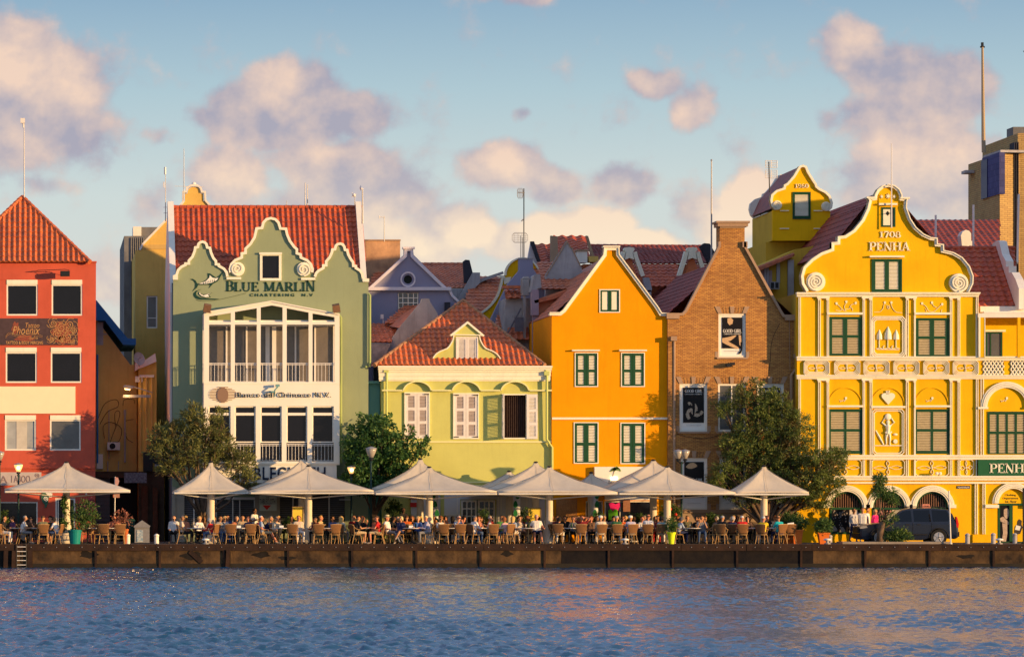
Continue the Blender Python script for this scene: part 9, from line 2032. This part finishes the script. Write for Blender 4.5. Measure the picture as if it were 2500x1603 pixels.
def blue_car():
 Yc = -4.2; x0 = X(38, Yc); s = (X(154, Yc)-x0)/3.9; gz = G; t = thing('parked_car', 'dark navy car parked before the red building behind the diners', 'car', (x0+2*s, Yc, gz))
 P = lambda p: (x0+s*p[0], gz+s*p[1]); pt = mat('navy_paint', (.012,.016,.06), .25, .1, 2, spec=.6)
 sc2 = 1.0
 m = MB(); m.prism([P(p) for p in ((0, .45), (.1, .25), (3.8, .25), (3.9, .5), (3.88, .9), (3.3, 1.0), (.9, 1.02), (.15, .85))], Yc-.8, Yc+.8); m.build('body', pt, t)
 m = MB(); m.prism([P(p) for p in ((.5, .98), (.85, 1.35), (1.4, 1.50), (2.6, 1.50), (3.2, 1.32), (3.6, .98))], Yc-.68, Yc+.68); m.build('cabin', pt, t)
 m = MB(); m.prism([P(p) for p in ((.8, 1.02), (1.0, 1.3), (1.45, 1.42), (1.9, 1.43), (1.9, 1.02))], Yc-.69, Yc-.682); m.prism([P(p) for p in ((2.0, 1.02), (2.0, 1.43), (2.55, 1.42), (3.1, 1.26), (3.3, 1.02))], Yc-.69, Yc-.682); m.build('window', 'glass_dark', t)
 for cx in (.75, 3.1):
  m = MB(); m.lathe((x0+s*cx, Yc-.78, gz+.32), [(.2, -.08), (.32, -.07), (.32, .07), (.2, .08)], 20, 'y'); w = m.build('wheel', 'tyre', t); m = MB(); m.lathe((x0+s*cx, Yc-.87, gz+.32), [(.05, 0), (.2, .01)], 14, 'y'); m.build('rim', 'alloy', w)
blue_car()
# =================================================================== give every separate piece of a repeated part its own object
def split_parts(o, gap=.03, limit=100):
 me = o.data; n = len(me.vertices); par = list(range(n))
 def find(a):
  while par[a] != a: par[a] = par[par[a]]; a = par[a]
  return a
 for p in me.polygons:
  v = list(p.vertices); r = find(v[0])
  for q in v[1:]: par[find(q)] = r
 co = np.empty(n*3); me.vertices.foreach_get('co', co); co = co.reshape(-1, 3)
 root = np.array([find(i) for i in range(n)]); ids = {r: i for i, r in enumerate(dict.fromkeys(root.tolist()))}
 comp = np.array([ids[r] for r in root]); k = len(ids); lo = np.full((k, 3), 1e9); hi = np.full((k, 3), -1e9)
 np.minimum.at(lo, comp, co); np.maximum.at(hi, comp, co); lo -= gap; hi += gap
 cp = list(range(k))
 def cf(a):
  while cp[a] != a: a = cp[a]
  return a
 for i in range(k):
  for j in np.nonzero(((lo[i] <= hi) & (hi[i] >= lo)).all(1))[0]:
   a, b = cf(i), cf(int(j))
   if a != b: cp[a] = b
 cl = np.array([cf(i) for i in range(k)]); groups = list(dict.fromkeys(cl.tolist()))
 if len(groups) < 2 or len(groups) > limit: return
 gid = cl[comp]; keep = kids(o)
 for g in groups:
  mp = {}; vs = []; fs = []; mi = []
  for p in me.polygons:
   if gid[p.vertices[0]] == g:
    f = []
    for v in p.vertices:
     if v not in mp: mp[v] = len(vs); vs.append(co[v].tolist())
     f.append(mp[v])
    fs.append(f); mi.append(p.material_index)
  nm = bpy.data.meshes.new(me.name); nm.from_pydata(vs, [], fs); [nm.materials.append(q) for q in me.materials]; nm.polygons.foreach_set('material_index', mi); nm.update()
  if g == groups[0]: first = nm
  else:
   c = link(o.copy()); c.data = nm
 sm = me.polygons[0].use_smooth; o.data = first
SPLIT = ('lintel', 'pier', 'post', 'post_trim', 'door_frame', 'downpipe', 'drainpipe', 'pipe', 'panel_moulding', 'arch_moulding', 'window_guard', 'railing', 'scroll', 'cross_relief', 'flower_relief', 'tree_relief', 'star_relief', 'pilaster_moulding', 'shopfront_panel', 'blind_arch', 'lattice_backing', 'lattice', 'bolt', 'fender_post', 'old_timber', 'masonry_break', 'lamp_head', 'hinge', 'stone_dressing', 'notice', 'plinth', 'fin', 'mesh_aerial', 'ledge_moulding', 'side_trim', 'door_handle', 'roof_rail', 'bumper', 'mast', 'grille', 'grid', 'fish_stripe', 'sliding_door_frame', 'foot', 'moulding', 'string_course', 'attic_parapet', 'louvre_shutter', 'strut', 'cable', 'dormer_coping', 'door_jamb')
for o in list(bpy.data.objects):
 if o.type == 'MESH' and o.parent and o.name.split('.')[0] in SPLIT and o.parent.get('category') not in ('umbrella', 'table'): split_parts(o)
